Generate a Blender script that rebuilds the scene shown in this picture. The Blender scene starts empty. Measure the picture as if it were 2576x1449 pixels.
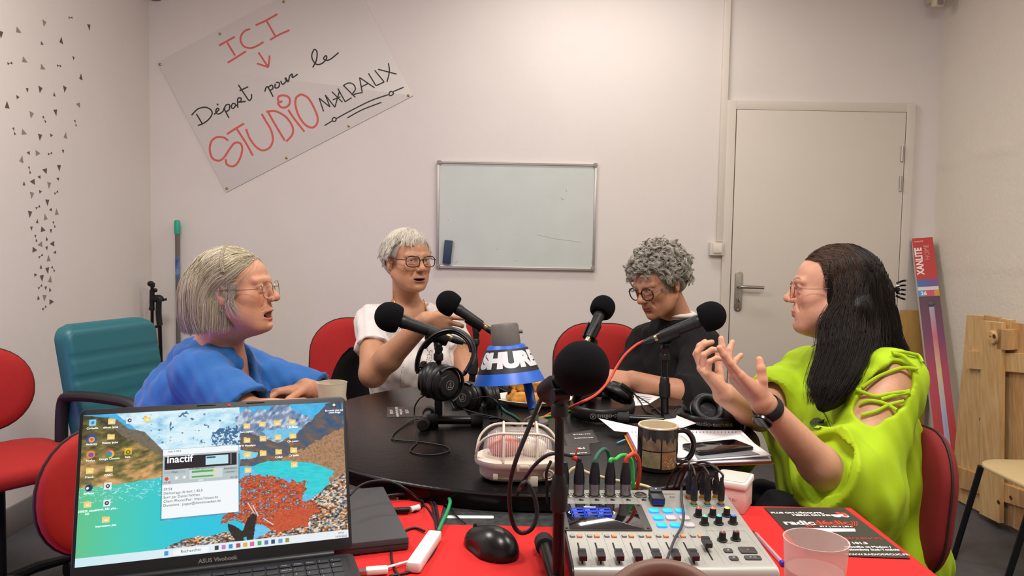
import bpy, math, random
import numpy as np
from mathutils import Vector, Matrix, Euler
random.seed(7); rng = np.random.default_rng(7)
S = bpy.context.scene; COL = S.collection
R = math.radians
# ---------------------------------------------------------------- camera
FOC, CX, CY = 1935.0, 1288.0, 724.5
CAMZ = 1.27
cd = bpy.data.cameras.new('camera'); cam = bpy.data.objects.new('camera', cd); COL.objects.link(cam)
cd.sensor_width = 36; cd.lens = 36*FOC/2576; cd.clip_start = .02; cd.clip_end = 60
CM = (Matrix.Translation((0, 0, CAMZ)) @ Euler((R(90-3.5), 0, 0)).to_matrix().to_4x4() @ Matrix.Rotation(R(1.05), 4, 'Z'))
cam.matrix_world = CM
S.camera = cam
CR = CM.to_3x3()
def ray(px, py): return CR @ Vector(((px-CX)/FOC, -(py-CY)/FOC, -1))
def at(px, py, Y):
    d = ray(px, py); return Vector((0, 0, CAMZ)) + d*(Y/d.y)
def onz(px, py, z):
    d = ray(px, py); return Vector((0, 0, CAMZ)) + d*((z-CAMZ)/d.z)
def onx(px, py, x):
    d = ray(px, py); return Vector((0, 0, CAMZ)) + d*(x/d.x)
# ---------------------------------------------------------------- world, exposure, room lamps
YW, XL, XR, YF, ZC = 4.45, -2.09, 2.43, -1.6, 2.95
w = bpy.data.worlds.new('world'); S.world = w; w.use_nodes = True
w.node_tree.nodes['Background'].inputs[0].default_value = (1, .96, .9, 1)
w.node_tree.nodes['Background'].inputs[1].default_value = .05
S.view_settings.view_transform = 'Standard'; S.view_settings.look = 'None'
S.cycles.max_bounces = 7; S.cycles.diffuse_bounces = 4; S.cycles.glossy_bounces = 3; S.cycles.transmission_bounces = 4
S.view_settings.exposure = 0.05; S.view_settings.gamma = 1; S.view_settings.use_curve_mapping = False
def area(name, loc, rot, sx, sy, power, col):
    l = bpy.data.lights.new(name, 'AREA'); l.shape = 'RECTANGLE'; l.size = sx; l.size_y = sy
    l.energy = power; l.color = col
    o = bpy.data.objects.new(name, l); COL.objects.link(o); o.location = loc; o.rotation_euler = rot
    return o
CEIL = [(.45, 3.74, 15.5), (.35, .75, 52), (-1.35, 2.1, 33), (1.6, 1.9, 24)]   # x, y, watts of the ceiling panels
for i, (x, y, p) in enumerate(CEIL):
    area('ceiling_panel_light', (x, y, ZC-.06), (0, 0, 0), 1.14 if i == 0 else .58, .24 if i == 0 else .58, p, (1, .975, .94))
area('purple_led_light', (-1.75, 1.15, .55), (R(90), 0, R(-58)), .08, .5, 8, (.34, .2, 1))
# ---------------------------------------------------------------- helpers
def link(name, me, mat=None, parent=None):
    o = bpy.data.objects.new(name, me); COL.objects.link(o)
    if mat is not None: me.materials.append(mat)
    if parent is not None: o.parent = parent
    return o
def tag(o, label=None, cat=None, group=None, kind=None):
    if label: o['label'] = label
    if cat: o['category'] = cat
    if group: o['group'] = group
    if kind: o['kind'] = kind
    return o
def thing(name, label, cat, loc=(0, 0, 0), rz=0, group=None, rot=None):
    o = bpy.data.objects.new(name, None); COL.objects.link(o); o.empty_display_size = .05
    if rot is not None: o.matrix_world = Matrix.Translation(loc) @ rot.to_4x4()
    else: o.matrix_world = Matrix.Translation(loc) @ Matrix.Rotation(rz, 4, 'Z')
    MW[o.name] = o.matrix_world.copy()
    return tag(o, label, cat, group)
MW = {}
def copy_tree(o, parent=None):
    c = o.copy(); COL.objects.link(c)
    if parent is not None: c.parent = parent
    for ch in list(o.children): copy_tree(ch, c)
    return c
def V(*a): return Vector(a[0] if len(a) == 1 else a)
def frame(z, up=(0, 0, 1)):
    """rotation whose local z is the given direction"""
    z = V(z).normalized(); up = V(up)
    if abs(z.dot(up)) > .98: up = V(0, 1, 0) if abs(z.y) < .9 else V(1, 0, 0)
    x = up.cross(z).normalized(); y = z.cross(x)
    return Matrix((x, y, z)).transposed()
def T(loc=(0, 0, 0), rot=None):
    m = Matrix.Translation(loc)
    return m @ rot.to_4x4() if rot is not None else m
def RX(a): return Matrix.Rotation(R(a), 3, 'X')
def RY(a): return Matrix.Rotation(R(a), 3, 'Y')
def RZ(a): return Matrix.Rotation(R(a), 3, 'Z')
def smooth_pts(pts, n=8, closed=False):
    p = [V(q) for q in pts]; out = []
    m = len(p)
    for i in range(m if closed else m-1):
        g = (lambda k: p[k % m]) if closed else (lambda k: p[min(max(k, 0), m-1)])
        a, b, c, d = g(i-1), g(i), g(i+1), g(i+2)
        for j in range(n):
            t = j/n
            out.append(.5*((2*b)+(c-a)*t+(2*a-5*b+4*c-d)*t*t+(3*b-a-3*c+d)*t**3))
    if not closed: out.append(p[-1])
    return out
class MB:
    def __init__(s): s.v = []; s.f = []; s.m = Matrix.Identity(4)
    def at(s, loc=(0, 0, 0), rot=None): s.m = T(loc, rot); return s
    def raw(s, vs, fs):
        b = len(s.v); s.v += [s.m @ V(q) for q in vs]; s.f += [[i+b for i in f] for f in fs]; return s
    def box(s, c, d, ch=0.0):
        x, y, z = [k/2 for k in d]
        if ch <= 0:
            vs = [(c[0]+i*x, c[1]+j*y, c[2]+k*z) for k in (-1, 1) for j in (-1, 1) for i in (-1, 1)]
            return s.raw(vs, [(0, 2, 3, 1), (4, 5, 7, 6), (0, 1, 5, 4), (2, 6, 7, 3), (0, 4, 6, 2), (1, 3, 7, 5)])
        return s.slab(c, (d[0], d[1]), d[2], ch, ch)
    def slab(s, c, wd, h, r, ch=.001, seg=4, zc=True):
        """rounded rectangle slab, centre c"""
        hx, hy = wd[0]/2, wd[1]/2
        r = min(r, hx*.999, hy*.999); ch = min(ch, h/2*.999)
        loops = []
        for (ins, z) in ((ch, -h/2), (ch*.3, -h/2+ch*.3), (0, -h/2+ch), (0, h/2-ch), (ch*.3, h/2-ch*.3), (ch, h/2)):
            L = []
            for (sx, sy, a0) in ((1, 1, 0), (-1, 1, 90), (-1, -1, 180), (1, -1, 270)):
                rr = max(r-ins, 1e-5) if r > ins else 1e-5
                for k in range(seg+1):
                    a = R(a0+90*k/seg)
                    L.append((c[0]+sx*(hx-ins-rr)+rr*math.cos(a), c[1]+sy*(hy-ins-rr)+rr*math.sin(a), c[2]+z))
            loops.append(L)
        return s.loft(loops)
    def loft(s, loops, closed=True, caps=True):
        n = len(loops[0]); vs = [p for L in loops for p in L]; fs = []
        for i in range(len(loops)-1):
            for j in range(n if closed else n-1):
                k = (j+1) % n
                fs.append((i*n+j, i*n+k, (i+1)*n+k, (i+1)*n+j))
        if caps:
            fs.append(tuple(range(n))[::-1]); fs.append(tuple((len(loops)-1)*n+j for j in range(n)))
        return s.raw(vs, fs)
    def lathe(s, prof, n=32, caps=True):
        """prof: list of (r, z) about local z"""
        L = [[(r*math.cos(2*math.pi*k/n), r*math.sin(2*math.pi*k/n), z) for k in range(n)] for r, z in prof]
        return s.loft(L, caps=caps)
    def cyl(s, a, b, r, r2=None, n=20):
        a, b = V(a), V(b); F = frame(b-a); r2 = r if r2 is None else r2
        L = [[p+F @ V(q*math.cos(2*math.pi*k/n), q*math.sin(2*math.pi*k/n), 0) for k in range(n)] for p, q in ((a, r), (b, r2))]
        return s.loft(L)
    def tube(s, pts, r, n=8, closed=False, caps=True, flat=None):
        pts = [V(p) for p in pts]; m = len(pts); L = []
        rr = r if hasattr(r, '__len__') else [r]*m
        t0 = (pts[1]-pts[0]).normalized(); x = frame(t0).col[0].copy()
        for i, p in enumerate(pts):
            if closed: t = pts[(i+1) % m]-pts[i-1]
            else: t = pts[min(i+1, m-1)]-pts[max(i-1, 0)]
            t = t.normalized() if t.length > 1e-9 else t0
            x = (x-t*x.dot(t)).normalized(); y = t.cross(x)
            if flat: 
                u = V(flat[0]); u = (u-t*u.dot(t)).normalized(); v_ = t.cross(u)
                L.append([p+u*(math.cos(2*math.pi*k/n)*rr[i]*flat[1])+v_*(math.sin(2*math.pi*k/n)*rr[i]) for k in range(n)])
            else: L.append([p+(x*math.cos(2*math.pi*k/n)+y*math.sin(2*math.pi*k/n))*rr[i] for k in range(n)])
        if closed:
            L.append(L[0]); 
            # close by matching the twist
            best = min(range(n), key=lambda k: (L[-2][0]-L[0][k]).length)
            L[-1] = [L[0][(k+best) % n] for k in range(n)]
            return s.loft(L, caps=False)
        return s.loft(L, caps=caps)
    def prism(s, poly, h, z0=0):
        n = len(poly)
        return s.loft([[(p[0], p[1], z0) for p in poly], [(p[0], p[1], z0+h) for p in poly]])
    def sph(s, c, r, nu=24, nv=14, rot=None):
        c = V(c); rr = V(r) if hasattr(r, '__len__') else V(r, r, r); L = []
        for i in range(nv+1):
            a = math.pi*(.02+.96*i/nv)-math.pi/2
            row = []
            for k in range(nu):
                q = V(rr.x*math.cos(a)*math.cos(2*math.pi*k/nu), rr.y*math.cos(a)*math.sin(2*math.pi*k/nu), rr.z*math.sin(a))
                row.append(c+(rot @ q if rot is not None else q))
            L.append(row)
        return s.loft(L)
    def torus(s, c, R1, r, n=40, m=10, rot=None):
        c = V(c); F = rot if rot is not None else Matrix.Identity(3)
        return s.tube([c+F @ V(R1*math.cos(2*math.pi*k/n), R1*math.sin(2*math.pi*k/n), 0) for k in range(n)], r, m, closed=True)
    def obj(s, name, mat, parent=None, world=False, sharp=35, smooth=True):
        me = bpy.data.meshes.new(name)
        vs = s.v
        if world and parent is not None:
            im = MW[parent.name].inverted() if parent.name in MW else parent.matrix_world.inverted(); vs = [im @ q for q in vs]
        me.from_pydata([tuple(q) for q in vs], [], s.f); me.update()
        if smooth:
            me.polygons.foreach_set('use_smooth', [True]*len(me.polygons))
            if sharp is not None: me.set_sharp_from_angle(angle=R(sharp))
        return link(name, me, mat, parent)
def npmesh(name, vs, quads, mat, parent=None, col=None, tris=False):
    me = bpy.data.meshes.new(name); k = 3 if tris else 4
    me.vertices.add(len(vs)); me.vertices.foreach_set('co', np.ascontiguousarray(vs, dtype=np.float32).ravel())
    me.loops.add(len(quads)*k); me.loops.foreach_set('vertex_index', np.ascontiguousarray(quads, dtype=np.int32).ravel())
    me.polygons.add(len(quads)); me.polygons.foreach_set('loop_start', np.arange(0, len(quads)*k, k, dtype=np.int32))
    me.polygons.foreach_set('use_smooth', np.ones(len(quads), dtype=bool))
    me.update(calc_edges=True)
    if col is not None:
        a = me.color_attributes.new('tint', 'FLOAT_COLOR', 'POINT')
        c = np.ones((len(vs), 4), dtype=np.float32); c[:, :3] = col; a.data.foreach_set('color', c.ravel())
    return link(name, me, mat, parent)
def toworld(o):   # matrix of a thing for world coordinates
    return MW[o.name]
# ---------------------------------------------------------------- materials
def lin(c):
    if isinstance(c, str): c = [int(c[i:i+2], 16)/255 for i in (0, 2, 4)]
    return tuple((x/12.92 if x <= .04045 else ((x+.055)/1.055)**2.4) for x in c[:3])+(1,)
_mats = {}
def mat(name, c, rough=.5, metal=0, noise=0, scale=40, bump=0, bscale=200, spec=.5, alpha=1, trans=0, emit=0, ecol=None, coat=0, sheen=0, sss=0, ior=1.45, c2=None, tint=False, stretch=None, bdist=.002):
    if name in _mats: return _mats[name]
    m = bpy.data.materials.new(name); m.use_nodes = True; nt = m.node_tree; N = nt.nodes; b = N['Principled BSDF']
    b.inputs['Base Color'].default_value = lin(c); b.inputs['Roughness'].default_value = rough
    b.inputs['Metallic'].default_value = metal; b.inputs['Specular IOR Level'].default_value = spec
    b.inputs['IOR'].default_value = ior
    if alpha < 1: b.inputs['Alpha'].default_value = alpha
    if trans: b.inputs['Transmission Weight'].default_value = trans
    if coat: b.inputs['Coat Weight'].default_value = coat; b.inputs['Coat Roughness'].default_value = .08
    if sheen: b.inputs['Sheen Weight'].default_value = sheen; b.inputs['Sheen Roughness'].default_value = .5
    if sss: b.inputs['Subsurface Weight'].default_value = sss; b.inputs['Subsurface Radius'].default_value = (.012, .004, .002); b.inputs['Subsurface Scale'].default_value = 1
    if emit: b.inputs['Emission Strength'].default_value = emit; b.inputs['Emission Color'].default_value = lin(ecol or c)
    tc = N.new('ShaderNodeTexCoord'); src = tc.outputs['Object']
    if stretch:
        mp = N.new('ShaderNodeMapping'); mp.inputs['Scale'].default_value = stretch; nt.links.new(src, mp.inputs[0]); src = mp.outputs[0]
    base = None
    if tint:
        at_ = N.new('ShaderNodeVertexColor'); at_.layer_name = 'tint'; base = at_.outputs['Color']
        nt.links.new(base, b.inputs['Base Color'])
        if emit: nt.links.new(base, b.inputs['Emission Color'])
    if noise:
        t = N.new('ShaderNodeTexNoise'); t.inputs['Scale'].default_value = scale; t.inputs['Detail'].default_value = 5; nt.links.new(src, t.inputs['Vector'])
        cr = N.new('ShaderNodeMapRange'); cr.inputs[1].default_value = .3; cr.inputs[2].default_value = .7; cr.inputs[3].default_value = 1-noise; cr.inputs[4].default_value = 1+noise*.6
        nt.links.new(t.outputs['Fac'], cr.inputs[0])
        mx = N.new('ShaderNodeMix'); mx.data_type = 'RGBA'
        if c2:
            cr.inputs[3].default_value = 0; cr.inputs[4].default_value = 1
            mx.inputs[6].default_value = lin(c); mx.inputs[7].default_value = lin(c2); nt.links.new(cr.outputs[0], mx.inputs[0])
        else:
            mx.blend_type = 'MULTIPLY'; mx.inputs[0].default_value = 1; mx.inputs[6].default_value = lin(c)
            if base: nt.links.new(base, mx.inputs[6])
            nt.links.new(cr.outputs[0], mx.inputs[7])
        nt.links.new(mx.outputs[2], b.inputs['Base Color'])
    if bump:
        t = N.new('ShaderNodeTexNoise'); t.inputs['Scale'].default_value = bscale; t.inputs['Detail'].default_value = 4; nt.links.new(src, t.inputs['Vector'])
        bp = N.new('ShaderNodeBump'); bp.inputs['Strength'].default_value = bump; bp.inputs['Distance'].default_value = bdist
        nt.links.new(t.outputs['Fac'], bp.inputs['Height']); nt.links.new(bp.outputs[0], b.inputs['Normal'])
    _mats[name] = m
    return m
blk = mat('black_plastic', '0e0d10', .45)
blkgloss = mat('glossy_black_plastic', '0e0e10', .18)
blkrub = mat('black_rubber', '1b1a1c', .7, bump=.1)
steel = mat('brushed_steel', 'b9b6b0', .3, 1)
brass = mat('brass', 'a98f55', .35, 1)
white = mat('white_plastic', 'e6e0d6', .4)
_txt = {}
def text(parent, body, size, loc, rot, m, name='lettering', align='LEFT', sx=1.0, ext=.0004, shear=0, bold=0, spacing=1, world=False):
    cu = bpy.data.curves.new(name, 'FONT'); cu.body = body; cu.size = size; cu.extrude = ext/2; cu.align_x = align; cu.shear = shear
    cu.offset = bold; cu.space_character = spacing; cu.resolution_u = 3
    o = bpy.data.objects.new(name, cu); COL.objects.link(o)
    me = bpy.data.meshes.new_from_object(o.evaluated_get(bpy.context.evaluated_depsgraph_get()))
    bpy.data.objects.remove(o)
    mm = T(loc, rot) @ Matrix.Diagonal((sx, 1, 1, 1))
    if world and parent is not None: mm = toworld(parent).inverted() @ mm
    me.transform(mm); me.name = name
    me.materials.clear()
    return link(name, me, m, parent)
# ---------------------------------------------------------------- implicit bodies turned into one continuous mesh
class Field:
    """list of smooth primitives; meshed with surface nets"""
    def __init__(s): s.p = []; s.post = []
    def _a(s, fn, lo, hi, k, op): s.p.append((fn, np.array(lo, float), np.array(hi, float), k, op)); return s
    def cap(s, a, b, ra, rb=None, k=.01, op=1):
        a = np.array(a, float); b = np.array(b, float); rb = ra if rb is None else rb
        ba = b-a; l2 = max(ba@ba, 1e-12); rm = max(ra, rb)
        def fn(P):
            pa = P-a; h = np.clip((pa@ba)/l2, 0, 1)
            return np.sqrt(((pa-h[..., None]*ba)**2).sum(-1))-(ra+(rb-ra)*h)
        return s._a(fn, np.minimum(a, b)-rm, np.maximum(a, b)+rm, k, op)
    def chain(s, pts, rs, k=.01, op=1):
        for i in range(len(pts)-1): s.cap(pts[i], pts[i+1], rs[i], rs[i+1], k, op)
        return s
    def ell(s, c, r, rot=None, k=.01, op=1):
        c = np.array(c, float); r = np.array(r, float); M_ = np.array(rot, float) if rot is not None else np.eye(3)
        rm = r.max()
        def fn(P):
            q = (P-c)@M_
            k0 = np.sqrt(((q/r)**2).sum(-1)); k1 = np.sqrt(((q/r**2)**2).sum(-1))
            return np.where(k1 > 1e-9, k0*(k0-1)/np.maximum(k1, 1e-9), -r.min())
        e = np.abs(M_)@r
        return s._a(fn, c-e, c+e, k, op)
    def fn(s, f, lo, hi, k=.01, op=1): return s._a(f, lo, hi, k, op)
    def eval(s, xs, ys, zs):
        D = np.full((len(xs), len(ys), len(zs)), .05, np.float32)
        for fn, lo, hi, k, op in s.p:
            pad = k*1.1+2.2*max(xs[1]-xs[0], ys[1]-ys[0], zs[1]-zs[0])
            sl = []
            for ax, g in enumerate((xs, ys, zs)):
                i0 = np.searchsorted(g, lo[ax]-pad); i1 = np.searchsorted(g, hi[ax]+pad); sl.append(slice(i0, i1))
            if any(q.stop <= q.start for q in sl): continue
            X = np.stack(np.meshgrid(xs[sl[0]], ys[sl[1]], zs[sl[2]], indexing='ij'), -1)
            d = fn(X).astype(np.float32); A = D[tuple(sl)]
            if op == 1:
                if k > 0:
                    h = np.maximum(k-np.abs(A-d), 0)/k; D[tuple(sl)] = np.minimum(A, d)-h*h*k*.25
                else: D[tuple(sl)] = np.minimum(A, d)
            else:
                d = -d
                if k > 0:
                    h = np.maximum(k-np.abs(A-d), 0)/k; D[tuple(sl)] = np.maximum(A, d)+h*h*k*.25
                else: D[tuple(sl)] = np.maximum(A, d)
        if s.post:
            X = np.stack(np.meshgrid(xs, ys, zs, indexing='ij'), -1)
            for g in s.post: D = g(X, D)
        return D
    def bounds(s, pad=.01):
        ps = [q for q in s.p if q[4] == 1]
        return np.min([q[1] for q in ps], 0)-pad, np.max([q[2] for q in ps], 0)+pad
    def mesh(s, h, lo=None, hi=None):
        if lo is None: lo, hi = s.bounds()
        V_, F_ = [], []; nb = 0
        B = 96*h                      # work in blocks to save memory
        gx = np.arange(lo[0], hi[0]+h, h); gy = np.arange(lo[1], hi[1]+h, h); gz = np.arange(lo[2], hi[2]+h, h)
        D = np.empty((len(gx), len(gy), len(gz)), np.float32)
        for i in range(0, len(gx), 64): D[i:i+64] = s.eval_slice(gx, gy, gz, i, min(i+64, len(gx)))
        return nets(D, gx, gy, gz)
    def eval_slice(s, gx, gy, gz, i0, i1):
        xs = gx[i0:i1]
        if len(xs) == 1: xs = np.array([xs[0], xs[0]+gx[1]-gx[0]]); return s.eval(xs, gy, gz)[:1]
        return s.eval(xs, gy, gz)
def nets(D, gx, gy, gz):
    I = D < 0
    C = np.zeros(tuple(n-1 for n in D.shape), np.int8)
    for a in (0, 1):
        for b in (0, 1):
            for c in (0, 1): C += I[a:D.shape[0]-1+a, b:D.shape[1]-1+b, c:D.shape[2]-1+c]
    act = np.argwhere((C > 0) & (C < 8)); 
    if len(act) == 0: return np.zeros((0, 3)), np.zeros((0, 4), int)
    idx = -np.ones(C.shape, np.int32); idx[tuple(act.T)] = np.arange(len(act))
    acc = np.zeros((len(act), 3)); cnt = np.zeros(len(act))
    g = np.stack([gx[act[:, 0]], gy[act[:, 1]], gz[act[:, 2]]], -1)
    st = np.array([gx[1]-gx[0], gy[1]-gy[0], gz[1]-gz[0]])
    for ax in range(3):
        o = [q for q in range(3) if q != ax]
        for u in (0, 1):
            for v in (0, 1):
                off = np.zeros(3, int); off[o[0]] = u; off[o[1]] = v; off2 = off.copy(); off2[ax] = 1
                d0 = D[tuple((act+off).T)].astype(float); d1 = D[tuple((act+off2).T)].astype(float)
                mk = (d0 < 0) != (d1 < 0); t = np.where(mk, d0/np.where(d0 == d1, 1, d0-d1), 0)
                p = np.tile(off.astype(float), (len(act), 1)); p[:, ax] = t
                acc[mk] += p[mk]; cnt[mk] += 1
    P = g+acc/cnt[:, None]*st
    Q = []
    for ax in range(3):
        o = [(1, 2), (2, 0), (0, 1)][ax]
        a = [slice(None)]*3; b = [slice(None)]*3; a[ax] = slice(0, -1); b[ax] = slice(1, None)
        i0 = I[tuple(a)]; i1 = I[tuple(b)]; e = np.argwhere(i0 != i1)
        ok = (e[:, o[0]] > 0) & (e[:, o[1]] > 0) & (e[:, o[0]] < C.shape[o[0]]) & (e[:, o[1]] < C.shape[o[1]]); e = e[ok]
        c = []
        for (u, v) in ((-1, -1), (0, -1), (0, 0), (-1, 0)):
            q = e.copy(); q[:, o[0]] += u; q[:, o[1]] += v; c.append(idx[tuple(q.T)])
        q = np.stack(c, -1); fl = ~i0[tuple(e.T)]
        q[fl] = q[fl][:, ::-1]
        Q.append(q)
    return P, np.concatenate(Q)
def smin(a, b, k):
    h = np.maximum(k-np.abs(a-b), 0)/k; return np.minimum(a, b)-h*h*k*.25
def smax(a, b, k): return -smin(-a, -b, k)
def join(parts):
    vs, fs, n = [], [], 0
    for v, f in parts: vs.append(v); fs.append(f+n); n += len(v)
    return np.concatenate(vs), np.concatenate(fs)
def cutbox(v, f, keep):
    """drop faces whose verts all fail keep(v)"""
    m = keep(v); fk = m[f].any(1); f = f[fk]; u = np.unique(f); mp = -np.ones(len(v), int); mp[u] = np.arange(len(u))
    return v[u], mp[f]
def hashn(ix, iy, s=0):
    h = np.sin(ix*127.1+iy*311.7+s*74.7)*43758.5453; return h-np.floor(h)
def vnoise(x, y, s=0):
    ix, iy = np.floor(x), np.floor(y); fx, fy = x-ix, y-iy; fx = fx*fx*(3-2*fx); fy = fy*fy*(3-2*fy)
    a, b_, c, d = hashn(ix, iy, s), hashn(ix+1, iy, s), hashn(ix, iy+1, s), hashn(ix+1, iy+1, s)
    return (a*(1-fx)+b_*fx)*(1-fy)+(c*(1-fx)+d*fx)*fy
def fbm(x, y, s=0, o=4):
    r = 0; a = .5
    for i in range(o): r = r+a*vnoise(x, y, s+i); x = x*2.03; y = y*2.03; a *= .5
    return r/(1-.5**o)
# ---------------------------------------------------------------- the room
def wallmat(name, c, bs, bd, br=.5):
    m = mat(name, c, .75, noise=.02, scale=3, bump=br, bscale=bs, bdist=bd, spec=.3); return m
m_wall = wallmat('painted_wall', 'ddd5d0', 260, .0008)
m_rough = wallmat('rough_painted_wall', 'dcd3c6', 60, .004, .6)
m_floor = mat('dark_floor', '4b4a4c', .55, noise=.12, scale=25, bump=.1, bscale=300)
def struct(o): o['kind'] = 'structure'; return o
struct(MB().box(((XL+XR)/2, (YW+YF)/2, -.05), (XR-XL+.4, YW-YF+.4, .1)).obj('floor', m_floor))
struct(MB().box(((XL+XR)/2, (YW+YF)/2, ZC+.05), (XR-XL+.4, YW-YF+.4, .1)).obj('ceiling', wallmat('ceiling_paint', 'e4ded4', 300, .0006)))
struct(MB().box((XL-.1, (YW+YF)/2, ZC/2), (.2, YW-YF+.4, ZC)).obj('wall_left', m_wall))
struct(MB().box(((XL+XR)/2, YW+.1, ZC/2), (XR-XL, .2, ZC)).obj('wall_back', m_wall))
struct(MB().box(((XL+XR)/2, YF-.1, ZC/2), (XR-XL, .2, ZC)).obj('wall_front', m_wall))
# right wall: rough painted concrete with shuttering ridges
wr = MB(); ny, nz = 150, 110
def rw(y, z):
    d = 0.0
    for z0, sl, a in ((1.76, .0, .007), (1.18, .0, .005), (.6, .0, .005), (2.35, 0, .005)):
        zz = z0+.02*math.sin(y*3.1+z0*9)+.006*math.sin(y*17+z0)
        d += a*math.exp(-((z-zz)/.012)**2)*(.6+.4*math.sin(y*11+z0*5))
        d += (.0025 if z > zz else 0)
    return d+.003*math.sin(y*4.3+z*3)*math.sin(z*5.1-y)
vs = [(XR-rw(YF+(YW-YF)*i/ny, ZC*j/nz), YF+(YW-YF)*i/ny, ZC*j/nz) for i in range(ny+1) for j in range(nz+1)]
fs = [(i*(nz+1)+j, i*(nz+1)+j+1, (i+1)*(nz+1)+j+1, (i+1)*(nz+1)+j) for i in range(ny) for j in range(nz)]
wr.raw(vs, fs); wr.box((XR+.14, (YW+YF)/2, ZC/2), (.2, YW-YF+.4, ZC))
struct(wr.obj('wall_right', m_rough, sharp=None))
m_plinth = mat('grey_plinth', '77726f', .7, noise=.05, scale=20)
struct(MB().box((XL+.006, (YW+YF)/2, .06), (.012, YW-YF, .12), .002).obj('baseboard_left', m_plinth))
# ceiling light fixtures (lamp bodies around the area lights)
m_diff = mat('lit_diffuser', 'fff3df', .5, emit=2.2, ecol='ffe6c0')
for i, (x, y, p) in enumerate(CEIL):
    t = thing('ceiling_light', ['long ceiling light panel near the back wall, above the whiteboard', 'square ceiling light panel above the red table', 'square ceiling light panel on the left side of the room', 'square ceiling light panel on the right side of the room'][i], 'light', (x, y, ZC))
    fx, fy = (1.22, .30) if i == 0 else (.64, .64)
    MB().slab((0, 0, -.02), (fx, fy), .04, .01).obj('frame', white, t)
    MB().slab((0, 0, -.042), (fx-.06, fy-.06), .006, .01).obj('diffuser', m_diff, t)
# door, frame
m_door = mat('door_paint', 'd2c9be', .5, noise=.015, scale=4, spec=.35)
m_dark = mat('dark_gap', '4a4030', .8)
dl, dr = at(1851, 281, YW).x, at(2273, 283, YW).x
dl = .5*(dl+at(1831, 860, YW).x); ztop = at(2060, 281, YW).z; dr = at(2270, 390, YW).x
FRW = .05
fr = MB()
fr.box((dl-.004-FRW/2, YW-.008, (ztop+FRW)/2), (FRW, .03, ztop+FRW), .002)
fr.box((dr+.004+FRW/2, YW-.008, (ztop+FRW)/2), (FRW, .03, ztop+FRW), .002)
fr.box(((dl+dr)/2, YW-.008, ztop+.004+FRW/2-.002), (dr-dl+.008+FRW*2, .028, FRW), .002)
struct(fr.obj('trim_1', m_door))
struct(MB().box(((dl+dr)/2, YW-.002, ztop/2), (dr-dl+.012, .01, ztop+.008)).obj('trim_2', m_dark))
D = struct(MB().box(((dl+dr)/2, YW-.014, ztop/2+.004), (dr-dl-.002, .02, ztop-.008), .0015).obj('door_1', m_door))
D['category'] = 'door'; D['label'] = 'closed flush off-white door in the back wall'
del D['category']; del D['label']
m_nick = mat('satin_nickel', 'a8a29a', .33, 1)
hp = at(1857, 733, YW-.025)
pl = MB(); pl.at((hp.x, YW-.027, hp.z), RX(90)).slab((0, 0, 0), (.044, .232), .008, .02, .002, seg=6)
ph = pl.obj('handle_plate', m_nick, D)
MB().at().cyl((hp.x, YW-.03, hp.z+.105), (hp.x, YW-.033, hp.z+.105), .005).cyl((hp.x, YW-.03, hp.z-.105), (hp.x, YW-.033, hp.z-.105), .005).obj('plate_screw', steel, ph)
hb = MB(); hx, hz = hp.x, at(1857, 720, YW).z
hb.cyl((hx, YW-.03, hz), (hx, YW-.045, hz), .012)
hb.tube(smooth_pts([(hx, YW-.04, hz), (hx+.002, YW-.07, hz), (hx+.02, YW-.078, hz), (hx+.13, YW-.076, hz-.002)], 6), .0095, 12)
hb.obj('door_handle', m_nick, D)
lk = MB(); lz = at(1857, 752, YW).z
lk.cyl((hx, YW-.03, lz), (hx, YW-.04, lz), .011).box((hx+.002, YW-.045, lz-.004), (.006, .014, .024), .002)
lk.obj('lock_knob', m_nick, D)
for (px, py) in ((2270, 387), (2266, 462)):
    q = at(px, py, YW-.03)
    MB().cyl((q.x, YW-.028, q.z-.043), (q.x, YW-.028, q.z+.043), .008, n=14).cyl((q.x, YW-.028, q.z-.001), (q.x, YW-.028, q.z+.001), .0086, n=14).obj('hinge', steel, D)
# skirting gap beyond door right of trunking: vertical trunking and switch box
a0, a1 = at(1834, 0, YW-.02), at(1809, 608, YW-.02)
t = thing('cable_trunking', 'white vertical plastic cable trunking running down the wall beside the door', 'cable cover', (a1.x, YW, 0))
MB().box(((a0.x+a1.x)/2, YW-.011, (ZC+a1.z)/2), (.036, .022, ZC-a1.z), .002).obj('cover', mat('trunking_plastic', 'd9d0c5', .5), t, world=True)
q = at(1803, 626, YW-.03)
t = thing('light_switch', 'square white wall switch below the vertical trunking, left of the door', 'light switch', (q.x, YW, q.z))
MB().at((0, -.018, 0), RX(90)).slab((0, 0, 0), (.078, .076), .036, .004, .003).obj('back_box', m_door, t)
MB().at((.002, -.04, .002), RX(90)).slab((0, 0, 0), (.05, .05), .01, .004, .002).obj('rocker', mat('switch_rocker', 'dcd3c6', .35), t)
q = at(2361, 8, 4.3)
t = thing('motion_sensor', 'small white sensor high in the right-hand corner of the back wall', 'sensor', (q.x, q.y, q.z))
MB().at((0, 0, .03), RX(12)).slab((0, 0, 0), (.06, .05), .1, .018, .01).obj('housing', mat('old_white_plastic', 'cfc4ac', .5), t)
MB().at((-.003, -.026, .0), RX(80)).slab((0, 0, 0), (.03, .028), .006, .004).obj('lens', mat('grey_lens', '8b8580', .3), t)
MB().box((.01, .06, .05), (.04, .11, .05), .004).obj('bracket', mat('old_white_plastic2', 'bfb59f', .5), t)
q = at(390, 0, YW-.02)
t = thing('wall_fixing', 'small brown fixing high on the back wall near the left corner', 'fixing', (q.x, YW, q.z))
MB().at((0, -.012, .012), RX(90)).slab((0, 0, 0), (.05, .02), .02, .004).obj('block', mat('brown_fixing', '7b604c', .6), t)
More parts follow.
